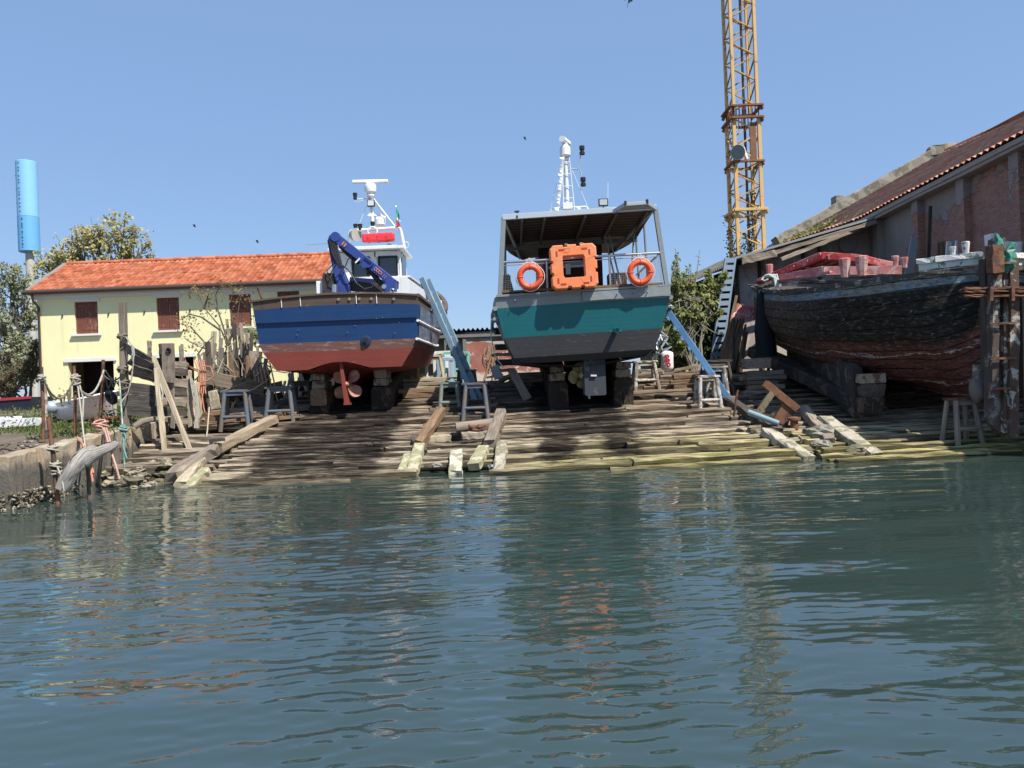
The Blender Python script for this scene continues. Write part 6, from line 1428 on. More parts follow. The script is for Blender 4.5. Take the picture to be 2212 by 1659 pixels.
lumber(1160, 800, 1.7, 2, 4, .14, W_pale, 'bleached plank piled behind the port skid of the green boat', 'planks behind the port skid', 6, .25, p=Vector((at(1160, 825, 27.5).x, 27.5, gz(27.5) - .1)))
lumber(1485, 835, 1.15, 2, 4, .16, W_brown, 'reddish brown baulk in the crate like stack behind the white trestles', 'baulk stack behind the white trestles', 7, .0, p=Vector((at(1485, 842, 24.6).x, 24.6, gz(24.6) - .05)))
lumber(1400, 800, 1.5, 1, 3, .14, W_grey, 'grey plank lying behind the white legged trestle', 'planks behind the white legged trestle', 8, .05, p=Vector((at(1405, 818, 27.5).x, 27.5, gz(27.5))))
R = random.Random(17)   # cut tile like blocks stacked under the green boat side
for k in range(6):
    p = at(1088 + (k % 2)*8, 800 - k*17, 27.0); m = MB(); m.bar(p + Vector((-.42, 0, 0)), p + Vector((.42, .1, 0)), .34, .2 if k % 2 else .1, seg=4, jit=.02); m.build('baulk', W_pale if k % 2 == 0 else W_dark, label='short baulk in the tall stack beside the red shed wall', cat='baulk', group='baulks in the tall stack beside the red wall')
m = MB(); m.bar(at(1105, 800, 24.6), at(1140, 862, 23.9), .26, .07, up=(0, 1, 0), seg=5, jit=.008); m.build('leaning_board', W_grey, label='single board leaning on the shaded heap left of the green boat', cat='board')
m = MB(); m.bar(at(1068, 790, 26), at(1078, 818, 26), .3, .3, up=(0, 1, 0)); m.build('metal_can', M_galv, label='dented pale metal can in the heap beside the green boat', cat='can')
m = MB()
for k in range(4): m.torus(at(1056, 762, 32.8) + Vector((.02*k, 0, -.12*k)), .22 + .05*k, .022, (.1*k, 1, 0), 22, 5, 1)
for k in range(5): m.tube([at(1056 + k*2.5, 742, 32.7), at(1052 + k*3, 775, 32.7), at(1050 + k*5, 808, 32.6)], .02, 5)
m.build('rope_hank', paint('tan_rope', (.42, .29, .2), .9, .3, 6), label='hanging hank of tan rope on the peeling red wall', cat='rope')
for k, (u0, v0, u1, v1) in enumerate(((1066, 752, 1046, 822), (1074, 748, 1062, 826))):
    m = MB(); m.tube([at(u0, v0, 32.4), at(u1, v1, 31.8)], .05, 6, .06); m.build('pole', W_brown, label='slim brown pole leaning on the peeling red wall', cat='pole', group='slim poles leaning on the red wall')
for k, (u, v, c) in enumerate(((965, 790, M_white), (985, 792, paint('turquoise_paint', (.18, .46, .40), .7)), (948, 800, M_white), (975, 806, paint('light_blue_paint', (.3, .43, .6), .6)))):
    D = 31.5 - k*.4; m = MB(); p = at(u, v, D); w_ = .5
    for (a, b) in (((-w_, -.55), (w_, -.55)), ((w_, -.55), (w_, .55)), ((w_, .55), (-w_, .55)), ((-w_, .55), (-w_, -.55)), ((0, -.55), (0, .55))): m.bar(p + Vector((a[0], 0, a[1])), p + Vector((b[0], .05, b[1])), .12, .07, up=(0, 1, 0))
    m.build('old_frame', c, label=('old window frame painted turquoise in the sunlit clutter' if k == 1 else 'old light blue frame low in the sunlit clutter' if k == 3 else 'old white frame in the sunlit clutter behind the blue boat'), cat='window frame', group='old frames behind the blue boat')
# poles, awning, cloth, sack by the lean-to
R = random.Random(23)
for k in range(9):
    a = at(1550 + k*6.5 + R.uniform(-3, 3), 792, 28.8 - .12*k); b = at(1588 + k*3.2, 640 + k*9 + R.uniform(-12, 12), 30.2); m = MB(); m.bar(a, b, .09, .05, seg=5, jit=.005); m.build('leaning_pole', W_brown, label='long brown batten leaning below the red awning', cat='batten', group='battens leaning below the red awning')
t = thing('red_awning', 'small faded red corrugated awning beside the black boat', 'awning', at(1618, 690, 28.4)); m = MB(); A, B, Cc, Dd = at(1580, 686, 28.0), at(1672, 694, 27.2), at(1672, 664, 30.0), at(1600, 660, 29.6)
n_ = 84; m.grid(lambda i, j: (A.lerp(B, i/n_)).lerp(Dd.lerp(Cc, i/n_), j/4) + Vector((0, 0, .05*math.cos(i*2*math.pi/6) - .06*(j == 2))), n_, 4); m.build('corrugated_sheet', paint('faded_red_sheet', (.52, .16, .15), .8, .25, 1.5, (.6, .46, .42), .6), t)
for u_, d_ in ((1585, 28.1), (1660, 27.5)): m = MB(); m.bar(at(u_, 692, d_), at(u_, 800, d_), .09, .09); m.build('post', W_dark, t)
m = MB(); c0, c1 = at(1641, 615, 25.3), at(1650, 770, 25.0)
def CL(i, j):
    p = c0.lerp(c1, i/14); wd_ = .12 + .34*min(1, i/9); th = 2*math.pi*j/20; f = 1 + .25*math.sin(j*3.1) * (.3 + i/14); return p + Vector((math.cos(th)*wd_*.62*f + .08*i/14, math.sin(th)*wd_*.4*f, .0))
m.grid(CL, 14, 20); m.build('hanging_cloth', paint('black_cloth', (.014, .018, .02), .85, .3), label='long black cloth hanging from the bow of the black boat', cat='cloth')
m = MB(); m.tube([at(1612, 614, 25.2), at(1648, 620, 25.2)], .02, 6); m.build('bow_rod', M_darkiron, label='thin dark rod poking out over the hanging black cloth', cat='rod')
m = MB()
for k in range(4): pts = [at(1652 + 4*k, 596 + k, 24.9), at(1660 + 6*k, 593, 24.8), at(1672 + 3*k, 600 + 2*k, 24.8), at(1676 + 2*k, 622 - k, 24.8)]; m.tube(pts, .03, 6)
m.tube([at(1650, 598, 24.9), at(1645, 604, 24.9), at(1652, 607, 24.85), at(1660, 603, 24.8)], .03, 6); m.build('mooring_rope', paint('mint_rope', (.50, .62, .56), .9, .2, 8), label='pale mint rope made fast round the pink bow bollard', cat='rope')
m = MB(); m.tube([at(1780, 638, 22.4), at(1802, 630, 22.0)], .05, 8); m.build('wood_peg', paint('tan_peg', (.42, .3, .16), .7), label='tan wooden peg sticking out of the black hull side', cat='peg')
t = thing('sack', 'white sack with red print on the planks behind the green boat', 'sack', at(1442, 802, 26.6)); m = MB()
c = at(1441, 780, 26.6)
def SK(i, j):
    ph = math.pi*i/10; th = 2*math.pi*j/18; k = 1 + .12*mnoise.noise(Vector((i*.7, j*.5, 4))); z = math.cos(ph); r = min(1, math.sin(ph)*1.5)
    return c + Vector((.22*r*math.cos(th)*k, .18*r*math.sin(th)*k, .36*z))
m.grid(SK, 10, 18); m.build('bag', paint('white_sack', (.72, .68, .66), .8, .08), t)
m = MB(); R = random.Random(2)
for k in range(3): m.torus(c + Vector((.02*k - .02, -.19, .16 - .14*k)), .05, .018, (0, 1, 0), 12, 5); m.bar(c + Vector((-.13, -.185, .2 - .14*k)), c + Vector((.0, -.19, .19 - .14*k)), .02, .03)
m.build('red_print', paint('red_print', (.55, .03, .04), .7), t)
for (u, v, D, lab) in ((1425, 735, 27.5, 'white tangle of scrap metal behind the green boat stern corner'),):
    m = MB(); R = random.Random(5)
    for k in range(22): p = at(u + R.uniform(-8, 10), v + R.uniform(-25, 30), D + R.uniform(0, .8)); m.bar(p, p + Vector((R.uniform(-.3, .3), R.uniform(-.2, .2), R.uniform(-.4, .4))), .05, .05)
    m.build('scrap_metal', M_galv, label=lab, cat='scrap')
# planks leaning on the warehouse wall
for (u0, v0, u1, v1, D, w_, mt, lab) in ((1977, 512, 1968, 562, 28.3, .30, M_galv, 'wide grey board leaning on the brick wall beside a dark post'), (2010, 445, 2006, 552, 27.3, .12, W_dark, 'tall dark post standing against the brick wall'), (2028, 524, 2026, 560, 26.6, .14, W_brown, 'brown plank leaning on the brick wall beside its twin'), (2037, 522, 2036, 560, 26.4, .14, W_brown, 'second brown plank on the brick wall nearer the white sheets'),
    (2050, 522, 2047, 560, 26.0, .16, M_white, 'narrow white sheet leaning on the brick wall'), (2059, 521, 2057, 560, 25.8, .16, M_galv, 'grey white sheet in the middle of the leaning sheets'), (2069, 520, 2066, 560, 25.6, .16, M_white, 'white sheet nearest the stern of the black boat')):
    a, b = at(u0, v0, D), at(u1, v1, D); d = (b - a).normalized(); m = MB(); m.bar(a, a + d*(a.z - gz(D)), w_, .05, up=(0, 1, 0), seg=3); m.build('leaning_board', mt, label=lab, cat='board')

# ================================================================== LEFT BANK
def pole(u0, v0, u1, v1, D0, D1, r, mat, label, name='mooring_pole', down=0.3, n=8, group=None):
    a, b = at(u0, v0, D0), at(u1, v1, D1); d = (b - a).normalized(); m = MB(); m.tube([a, a.lerp(b, .5) + Vector((.02, 0, 0)), b + d*down], [r*.9, r, r*1.05], n, .05); return m.build(name, mat, label=label, cat='pole', group=group)
pole(90, 793, 93, 963, 17.6, 17.5, .036, M_rust, 'rusty iron mooring pole with rope at the near end of the bank')
pole(96, 812, 99, 915, 18.2, 18.2, .036, W_white, 'pale peeling pole beside the rusty mooring pole')
pole(104, 900, 123, 1072, 15.1, 15.05, .045, M_rust, 'rusty pole standing in the water before the quay wall')
pole(160, 790, 162, 938, 18.6, 18.5, .04, M_rust, 'dark mooring pole wrapped in thick pale rope')
pole(223, 777, 216, 905, 21.4, 21.4, .05, M_rust, 'brown mooring pole holding the hanging tyre')
pole(191, 1000, 195, 1068, 15.75, 15.7, .07, W_dark, 'short weedy stump against the quay wall')
m = MB(); m.bar(at(265, 655, 20.4), at(271, 925, 20.4), .17, .16, seg=10, jit=.012); m.build('mooring_post', W_grey, label='tall square weathered post tied with ropes by the dark boards', cat='post')
def sag(u0, v0, u1, v1, D0, D1, drop, n=12): 
    a, b = at(u0, v0, D0), at(u1, v1, D1); return [a.lerp(b, i/n) - Vector((0, 0, drop*(1 - (2*i/n - 1)**2))) for i in range(n+1)]
def rope(parts, r, mat, label, name='rope'):
    m = MB()
    for p in parts: m.tube(p, r, 6, .08)
    return m.build(name, mat, label=label, cat='rope')
rope([sag(92, 815, 160, 815, 17.4, 18.4, .50), sag(100, 830, 128, 852, 17.6, 18.0, .22), sag(130, 852, 140, 850, 18, 18.1, .28), sag(146, 842, 152, 838, 18.1, 18.2, .35)], .022, M_ropedark, 'dark mooring rope sagging between the first two poles')
rope([sag(166, 832, 224, 800, 18.5, 21.2, .42), sag(170, 838, 220, 812, 18.5, 21.2, .36)], .027, M_rope, 'thick pale rope sagging from the wrapped pole to the tyre pole')
rope([sag(226, 812, 262, 812, 21.2, 20.4, .12), sag(228, 815, 240, 815, 21.2, 21, .3), sag(240, 815, 250, 815, 21, 20.7, .26), sag(228, 800, 266, 822, 21.2, 20.3, .15)], .02, M_ropedark, 'tangled dark rope between the tyre pole and the tall post')
def coils(u, v, D, R_, n, r, tilt=.25, squash=1.0):
    out = []
    for k in range(n):
        R_k = R_*(.62 + .16*((k*7) % 3)); c = at(u, v, D) + Vector((.02*((k*5) % 3 - 1), -.02, -.05*k + .025*n)); out.append([c + Vector((R_k*math.cos(t), R_k*math.sin(t), R_k*.35*math.sin(t + k*1.7))) for t in np.linspace(0, 6.5, 16)])
    return out
rope(coils(164, 822, 18.5, .11, 5, .03) + [[at(168, 835, 18.35), at(174, 880, 18.2), at(180, 935, 18.0), at(186, 980, 16.5)], [at(172, 832, 18.35), at(180, 862, 18.3), at(178, 925, 18.1)]], .02, M_rope, 'pale rope coiled on the dark pole and hanging to the quay')
rope(coils(91, 818, 17.5, .08, 3, .025) + coils(115, 970, 15.1, .10, 3, .03) + coils(121, 1012, 15.1, .11, 5, .025) + [[at(124, 1010, 14.95), at(133, 1030, 14.9), at(138, 1060, 14.9)]], .017, M_rope, 'white rope turns tied on the near rusty poles')
rope(coils(268, 832, 20.3, .16, 5, .03) + coils(266, 800, 20.3, .14, 4, .03) + coils(265, 728, 20.3, .13, 3, .03), .022, M_ropedark, 'dark rope lashings wound round the tall square post')
rope([[at(272, 728, 20.2), at(284, 745, 20.1), at(288, 780, 20.1), at(284, 820, 20.1), at(276, 850, 20.1), at(262, 868, 20.0)]], .02, M_rope, 'pale rope hanging in a bow from the tall square post')
rope([[at(285, 745, 20.0), at(287, 762, 20.0), at(283, 775, 20.0)], [at(288, 748, 20.0), at(290, 765, 20.0), at(287, 780, 20.0)], [at(258, 822, 20.2), at(262, 880, 18.5), at(267, 950, 17.6), at(269, 1010, 17.5)], [at(265, 925, 17.7), at(272, 945, 17.6), at(265, 965, 17.6)], [at(272, 930, 17.7), at(264, 960, 17.6), at(274, 990, 17.5)]] + coils(268, 930, 17.7, .08, 4, .03), .02, M_ropegrn, 'green rope hanging down the quay wall from the tall post')
rope([[at(166, 945, 17.5), at(180, 960, 16.4), at(188, 985, 15.7), at(196, 1010, 15.5), at(200, 1040, 15.5)], [at(172, 952, 17.4), at(184, 965, 16.2), at(192, 992, 15.6), at(202, 1022, 15.5)]], .024, M_ropeorg, 'frayed orange rope holding the driftwood fender')
rope([[at(225, 925, 18.6), at(232, 950, 17), at(240, 975, 16.4), at(250, 1005, 16.2), at(258, 1035, 16.2)], [at(230, 925, 18.6), at(238, 955, 17)], [at(222, 925, 18.6), at(236, 960, 16.9)]] + coils(218, 920, 18.9, .2, 4, .03), .022, paint('faded_red_rope', (.5, .3, .24), .9, .3, 8), 'faded reddish rope hanging over the quay edge')
m = MB(); m.torus(at(240, 858, 21.0), .15, .07, (.5, .8, .4), 24, 10); m.build('tyre_fender', M_rubber, label='small black tyre hanging between the poles', cat='tyre')
# driftwood fender
m = MB(); pts = [at(130, 1056, 15.05), at(152, 1016, 15.05), at(175, 990, 15.2), at(205, 978, 15.8), at(245, 960, 16.6)]; wd_ = [.24, .28, .34, .24, .12]
P5 = [pts[0].lerp(pts[1], 0), ] ; 
def DW(i, j):
    t = i/16*4; k = min(3, int(t)); q = t - k; p = pts[k].lerp(pts[k+1], q); w_ = wd_[k]*(1-q) + wd_[k+1]*q; th = 2*math.pi*j/14
    tan = (pts[min(4, k+1)] - pts[k]).normalized(); nrm = Vector((0, -.55, .83)); nrm = (nrm - tan*nrm.dot(tan)).normalized(); bi = tan.cross(nrm).normalized()
    jj = .82 + .3*mnoise.noise(Vector((i*.35, j*1.4, 3))) + .25*mnoise.noise(Vector((i*1.3, j*2.1, 8)))
    a, b = nrm*(math.cos(th)*w_*.72*jj), bi*(math.sin(th)*.10*jj)
    return p + a + b + Vector((.07, -.05, 0))
m.grid(DW, 16, 14, loc=lambda i, j: Vector((i*.12, j*.06, 0))); m.add([DW(0, j) for j in range(14)], [tuple(range(14))]); m.build('driftwood_fender', wood('silver_driftwood', (.33, .31, .28), (.5, .48, .45), (.07, .065, .06), gs=(2.2, 34, 9), bump=1.0), label='big silvery cracked driftwood fender roped to the quay wall', cat='driftwood')
# oysters on the wall foot
R = random.Random(77); m = MB()
for k in range(700):
    y = 14.45 + abs(R.gauss(0, 1.0)); x = qx(y) + .06 + R.uniform(-.02, .12); 
    if R.random() < .32: x = -9.6 - R.random()*.6; y = 14.42
    m.blob((x, y, R.uniform(-.02, .24) * (1.25 if y < 15.8 else .6)), R.uniform(.015, .05), R.uniform(.015, .045), R.uniform(.012, .04), .6, 6, 4)
m.build('oysters', paint('oyster_shell', (.36, .32, .24), .8, .4, 5, (.10, .085, .06), .8, .5), kind='stuff', label='pale oyster shells crusting the foot of the quay wall', cat='shells')
# grass and weeds on the bank
R = random.Random(41); m = MB()
for k in range(15000):
    y = 17.2 + 13*R.random()**1.3; x = qx(min(y, 24)) - .35 - abs(R.gauss(0, 6.5)); 
    if y < 18.2 + 1.2*mnoise.noise(Vector((x*.5, y*.4, 0))) or mnoise.noise(Vector((x*.8, y*.5, 7))) < -.28: continue
    h_ = R.uniform(.04, .11) * (1.7 if mnoise.noise(Vector((x*.4, y*.4, 3))) > .18 else 1); a = R.uniform(0, 6.3); z = lz(y) - .02; w_ = R.uniform(.014, .03)
    tx, ty = R.uniform(-.1, .1), R.uniform(-.1, .1); o = (x, y, 0)
    m.add([(x - w_*math.cos(a), y - w_*math.sin(a), z), (x + w_*math.cos(a), y + w_*math.sin(a), z), (x + tx, y + ty, z + h_)], [(0, 1, 2)], [o]*3)
m.build('grass', L_grass, kind='stuff', label='ragged green grass on the bank behind the quay wall', cat='grass')
def weed(u, v, D, w_, h_, n, lm, label, seed, size=.1):
    R = random.Random(seed); c = at(u, v, D); t = thing('weed_clump', label, 'weeds', c); m = MB(); st = MB()
    for k in range(n):
        d = Vector((R.gauss(0, w_), R.gauss(0, w_*.6), abs(R.gauss(0, .5))*h_)); leaf(m, c + d, size, R)
        if k % 12 == 0: st.tube([c + Vector((d.x*.3, d.y*.3, -.1)), c + d], .008, 4)
    m.build('leaves', lm, t); st.build('stems', M_bark, t)
weed(255, 915, 21.5, .35, .6, 350, L_grass, 'green weed clump by the foot of the dark boards', 1); weed(140, 905, 24, .4, .7, 380, L_grass, 'weed clump growing under the white boat bow', 2); weed(205, 945, 19.5, .4, .35, 320, L_grass, 'low weed clump on the quay edge beside the wrapped pole', 5); weed(20, 930, 22, .9, .5, 400, L_grass, 'weed clump on the bank below the long white plank', 6)
weed(563, 745, 27.5, .28, .9, 520, L_bush, 'leafy green plant among the stakes by the blue boat', 3, .13); weed(495, 860, 24.5, .3, .5, 200, L_ivy, 'dark weeds behind the grey blue trestle', 4, .12)
weed(640, 800, 29, .9, .9, 500, L_bush, 'green undergrowth seen under the port bilge of the blue boat', 9, .14)
# white boat on the bank
m = MB(); D = 22.8; yb_ = D
q = lambda u, v, d=0: at(u, v, D + d)
top = [q(104, 872, .4), q(140, 868, 0), q(180, 860, -.2), q(215, 852, -.1), q(252, 845, .3)]; bot = [q(108, 893, .5), q(140, 908, .35), q(180, 907, .4), q(215, 903, .4), q(252, 898, .5)]
def WB(i, j):
    t = i/16*4; k = min(3, int(t)); f_ = t - k; a = top[k].lerp(top[k+1], f_); b = bot[k].lerp(bot[k+1], f_); s_ = j/8; p = a.lerp(b, s_); p.y += -.10*math.sin(math.pi*s_*.9)*math.sin(math.pi*min(1, i/16 + .15)); return p
t = thing('white_boat', 'old white planked boat lying on the grass before the house', 'boat', q(178, 905))
m.grid(WB, 16, 8); m.grid(lambda i, j: WB(i, 0).lerp(WB(i, 0) + Vector((0, 1.6, -.02)), j/2), 16, 2); m.add([WB(0, j) for j in range(9)] + [WB(0, 0) + Vector((0, 1.6, 0))], [tuple(range(10))]); m.build('hull', paint('flaking_white_hull', (.74, .74, .72), .6, .06, 2, (.42, .40, .36), .2), t)
m = MB(); pts = [WB(i, 0) for i in range(17)]; m.tube(pts, .035, 6); m.build('gunwale', M_white, t)
m = MB(); m.blob(q(109, 880, .2), .25, .2, .2, .1); m.build('stem_fender', M_galv, t)
R = random.Random(6); m = MB()
for k in range(5): a = q(196 + k*1.0, 906 + k*2, -.5 + .1*k); m.bar(a, a + Vector((1.0, .1, .04)), .2, .08)
m.build('red_planks', paint('red_brick_planks', (.34, .075, .045), .85, .2, 3), label='red painted planks lying under the white boat', cat='planks')
m = MB(); m.bar(at(-60, 920, 22), at(88, 910, 22), .5, .24, seg=6, jit=.01); m.box(at(22, 905, 22), .5, .3, .14); m.build('white_beam', M_white, label='long white painted beam lying on the grass at the frame edge', cat='beam')
t = thing('dark_boat', 'low dark boat with a red stripe behind the grass at the frame edge', 'boat', at(50, 890, 30)); m = MB()
A0, B0 = at(-80, 885, 30), at(92, 872, 30); m.bar(A0, B0, 1.4, .55, seg=4); m.build('hull', paint('dark_navy_boat', (.014, .018, .035), .6, .3), t); m = MB(); m.bar(A0 + Vector((0, -.72, .26)), B0 + Vector((0, -.72, .26)), .05, .1); m.build('stripe', paint('red_stripe', (.4, .03, .04), .6), t)
m = MB(); R = random.Random(61)
for k in range(90): 
    y = R.uniform(14.9, 17.6); m.blob((qx(y) - .5 - R.random()*2.2, y, lz(y) + .0), R.uniform(.03, .09), R.uniform(.03, .08), .03, .4, 6, 4)
m.build('gravel', paint('dark_scree', (.12, .09, .07), .95, .5, 4, (.35, .3, .26), .4), kind='stuff', label='dark stony debris strip on top of the quay', cat='debris')
# ---- scrap timber palisade
def board(u0, v0, u1, v1, D0, D1, w_, th, mat, label, group, name='board', seg=6, jit=.014, up=(0, 1, 0)):
    m = MB(); m.bar(at(u0, v0, D0), at(u1, v1, D1), w_, th, up=up, seg=seg, jit=jit, bev=.2); return m.build(name, mat, label=label, cat='board', group=group)
gA = 'dark horizontal boards on the tall post'
W_char = wood('blackened_board', (.075, .068, .062), (.15, .14, .13), (.02, .018, .016), bump=.8)
for (u0, v0, u1, v1, w_, lab) in ((266, 748, 336, 788, 18, 'uppermost dark board sloping away from the tall post'), (282, 775, 338, 800, 24, 'second dark board from the top beside the tall post'), (284, 798, 338, 816, 24, 'third dark board from the top beside the tall post'), (262, 836, 342, 846, 24, 'upper board of the lower dark group'), (263, 865, 345, 869, 27, 'rounded middle board of the lower dark group'), (264, 887, 368, 889, 21, 'lowest dark board streaked white near the quay')):
    board(u0, v0, u1, v1, 20.3, 21.0, w_/F*20.5, .07, W_char, lab, gA)
m = MB(); m.tube([at(290, 922, 20.2), at(308, 910, 20.3), at(334, 905, 20.6)], [.08, .09, .07], 8, .1); m.build('branch', W_grey, label='curved grey branch resting on the quay below the dark boards', cat='branch')
gB = 'short planks in the palisade behind the long pole'
for k, (v, w_) in enumerate(((788, 14), (803, 16), (826, 18), (846, 18), (868, 18), (890, 15), (908, 12))): board(352 + (k % 3)*2, v - 2, 404, v + 2, 21.6, 22.0, w_/F*21.6, .06, W_dark if k % 2 else W_grey, 'short rough plank in the palisade behind the long pole', gB, jit=.018)
board(363, 742, 364, 826, 21.4, 21.4, .34, .06, W_grey, 'wide upright board with an oval hole', None, jit=.012)
m = MB(); m.torus(at(364, 757, 21.35), .06, .02, (0, 1, 0), 16, 6, 1.2); m.lathe(at(364, 757, 21.37), [(.05, 0), (.05, .01)], (0, -1, 0), 14); m.build('hole_rim', M_black, label='dark oval hole rim on the wide upright board', cat='hole')
board(371, 826, 373, 924, 21.5, 21.5, .11, .05, W_grey, 'narrow upright slat below the wide board with the hole', None); board(350, 744, 352, 800, 21.6, 21.6, .16, .05, W_dark, 'dark board end behind the wide upright board', None)
board(323, 736, 324, 780, 21.5, 21.5, .1, .06, W_grey, 'short upright stake left of the board with the hole', None, 'stake'); board(391, 746, 394, 800, 22.2, 22.2, .11, .06, W_grey, 'upright stake right of the board with the hole', None, 'stake')
board(331, 772, 413, 978, 20.9, 20.3, .12, .08, W_pale, 'long diagonal pole propped on the palisade', None, 'prop'); board(338, 796, 357, 996, 20.6, 20.0, .11, .1, W_pale, 'bleached upright prop standing on the shore', None, 'prop')
board(408, 800, 412, 922, 22.3, 22.3, .13, .08, W_pale, 'pale stake beside the orange rope', None, 'stake'); board(418, 830, 432, 905, 22.6, 22.4, .22, .05, W_pale, 'bleached split board low beside the orange rope', None, 'board', jit=.025)
board(428, 810, 569, 841, 23.6, 24.6, .40, .08, wood('wide_old_board', (.27, .215, .155), (.38, .32, .24), (.1, .075, .05)), 'wide long board leaning above the grey blue trestle', None, 'wide_board')
board(449, 740, 456, 905, 24.2, 24.0, .16, .1, W_dark, 'dark upright timber behind the wide long board', None, 'timber'); board(430, 905, 478, 922, 22.4, 22.8, .5, .1, W_brown, 'broad brown board low behind the grey blue trestle', None, 'board'); board(459, 845, 468, 885, 23.2, 23.2, .28, .05, W_pale, 'pale plywood offcut behind the trestle', None, 'board')
rope([[at(420 + 5*k, 778, 23.4), at(428 + 4*k, 800, 23.3), at(430 + 3*k, 828, 23.3), at(424 + 5*k, 850, 23.2)] for k in range(5)] + [[at(436, 790, 23.2), at(455, 792, 23.2), at(462, 812, 23.2), at(448, 822, 23.2), at(434, 826, 23.2)], [at(398, 772, 22), at(404, 790, 22.2), at(420, 796, 22.8), at(432, 800, 23.2)], [at(400, 780, 22), at(412, 795, 22.4), at(426, 802, 23)], [at(436, 850, 23), at(440, 880, 22.9), at(446, 905, 22.8)], [at(438, 850, 23), at(434, 880, 22.9)]], .018, M_ropeorg, 'orange rope tangle around the end of the wide long board')
rope([[at(410 + 4*k, 812 + 5*k, 22.2), at(416 + 3*k, 850, 22.1), at(424 + 2*k, 890, 22.1), at(420 + 3*k, 925, 22.0)] for k in range(4)] + [[at(346, 830, 20.5), at(352, 850, 20.4), at(346, 880, 20.4), at(356, 905, 20.4)]], .022, M_rope, 'pale frayed rope hanging in the palisade')
rope([[at(548 + 7*k, 800 - 3*k, 25), at(552 + 8*k, 825, 24.8), at(550 + 9*k, 848, 24.8), at(560 + 8*k, 866, 24.7)] for k in range(6)], .024, paint('tan_cord', (.45, .3, .17), .9, .3, 8), 'tan cords hanging under the port bow of the blue boat')
pole(452, 880, 440, 985, 22.0, 20.6, .02, W_pale, 'thin pale cane standing before the palisade', 'cane'); pole(580, 800, 542, 880, 25.2, 24.6, .11, paint('brown_pipe', (.25, .12, .07), .8, .3, 3), 'brown round log slanting under the blue boat', 'slanting_log')
gC = 'weathered stakes standing along the back of the palisade'
R = random.Random(50)
for k, (u, v, lean, w_) in enumerate(((462, 716, 6, .17), (474, 706, -4, .05), (478, 730, 10, .12), (490, 690, -14, .08), (505, 700, -8, .14), (514, 705, -16, .10), (520, 698, -20, .10), (533, 720, -6, .10), (543, 720, 2, .11), (556, 735, 0, .09), (498, 755, -4, .16), (446, 764, 10, .18), (482, 764, 8, .09), (528, 752, 3, .12), (470, 760, -10, .09), (512, 760, 6, .12), (540, 760, -8, .1), (455, 775, -6, .12), (490, 775, 12, .14), (548, 770, 5, .13), (524, 735, -12, .07), (508, 735, 12, .07), (563, 760, 10, .12), (575, 775, 8, .12), (438, 778, -8, .13), (466, 742, 12, .08))):
    D = 25.5 + R.uniform(0, 1.6); board(u, v, u + lean*-1.2 + R.uniform(-3, 3), 850 + R.uniform(-10, 15), D, D, w_, .05, R.choice([W_grey, W_pale, W_grey, W_dark]), 'weathered stake standing along the back of the palisade', gC, 'stake', 5, .008)
for k in range(26):
    D = 24.5 + R.uniform(0, 2.2); u = R.uniform(425, 565); board(u, R.uniform(752, 810), u + R.uniform(-22, 22), 868, D, D, R.uniform(.06, .16), .05, R.choice([W_grey, W_dark, W_brown]), 'weathered stake standing along the back of the palisade', gC, 'stake', 4, .01)
gI = 'thin dry sticks tangled in the palisade'
for k in range(60):
    D = 23.8 + R.uniform(0, 3); u, v = R.uniform(405, 590), R.uniform(745, 870); a = R.uniform(-1.3, 1.3); L = R.uniform(18, 60); m = MB()
    p, q = at(u, v, D), at(u + L*math.sin(a), v - L*math.cos(a), D + R.uniform(-.3, .3)); m.tube([p, p.lerp(q, .5) + Vector((R.uniform(-.05, .05), 0, R.uniform(-.05, .05))), q], [.025, .02, .012], 5); m.build('dry_stick', R.choice([W_grey, W_pale, W_dark]), label='thin dry stick tangled in the palisade', cat='stick', group=gI)
gD = 'wide grained boards leaning by the blue boat bilge'
for k in range(5): board(546 + k*7, 760 + k*13, 538 + k*10, 842, 25.4, 25.2, .2, .05, W_grey, 'wide grained board leaning by the port bilge of the blue boat', gD, jit=.015)
gH = 'dark boards heaped low behind the grey trestles'
for k in range(16):
    u = R.uniform(430, 590); v = R.uniform(840, 892); L = R.uniform(25, 60); D = R.uniform(23.6, 25.5); board(u - L, v + R.uniform(-14, 14), u + L, v + R.uniform(-14, 14), D, D + R.uniform(-.5, .5), R.uniform(.1, .26), .07, R.choice([W_dark, W_dark, W_char, W_brown]), 'dark board heaped low behind the grey trestles', gH, 'board', 5, .014)
gE = 'loose sticks behind the dark trestle'
for k in range(12): u = R.uniform(580, 690); board(u, R.uniform(800, 825), u + R.uniform(-26, 26), 872, 27 + R.uniform(0, 2), 26.5, .09, .05, R.choice([W_grey, W_pale]), 'loose stick leaning behind the dark trestle', gE, 'stick', 4, .006)
gF = 'timber scraps on the ground behind the trestles'
for k in range(22):
    u = R.uniform(480, 660); p = gr(u, R.uniform(880, 915), .1); a = R.uniform(-.5, .5); m = MB(); L = R.uniform(.3, .8); m.bar(p - Vector((L*math.cos(a), L*math.sin(a), 0)), p + Vector((L*math.cos(a), L*math.sin(a), .08)), R.uniform(.12, .3), R.uniform(.06, .18), seg=4, jit=.015); m.build('offcut', R.choice([W_dark, W_grey, W_brown]), label='timber scrap on the ground behind the grey trestles', cat='offcut', group=gF)
gG = 'timber scraps in the yard between the boats'
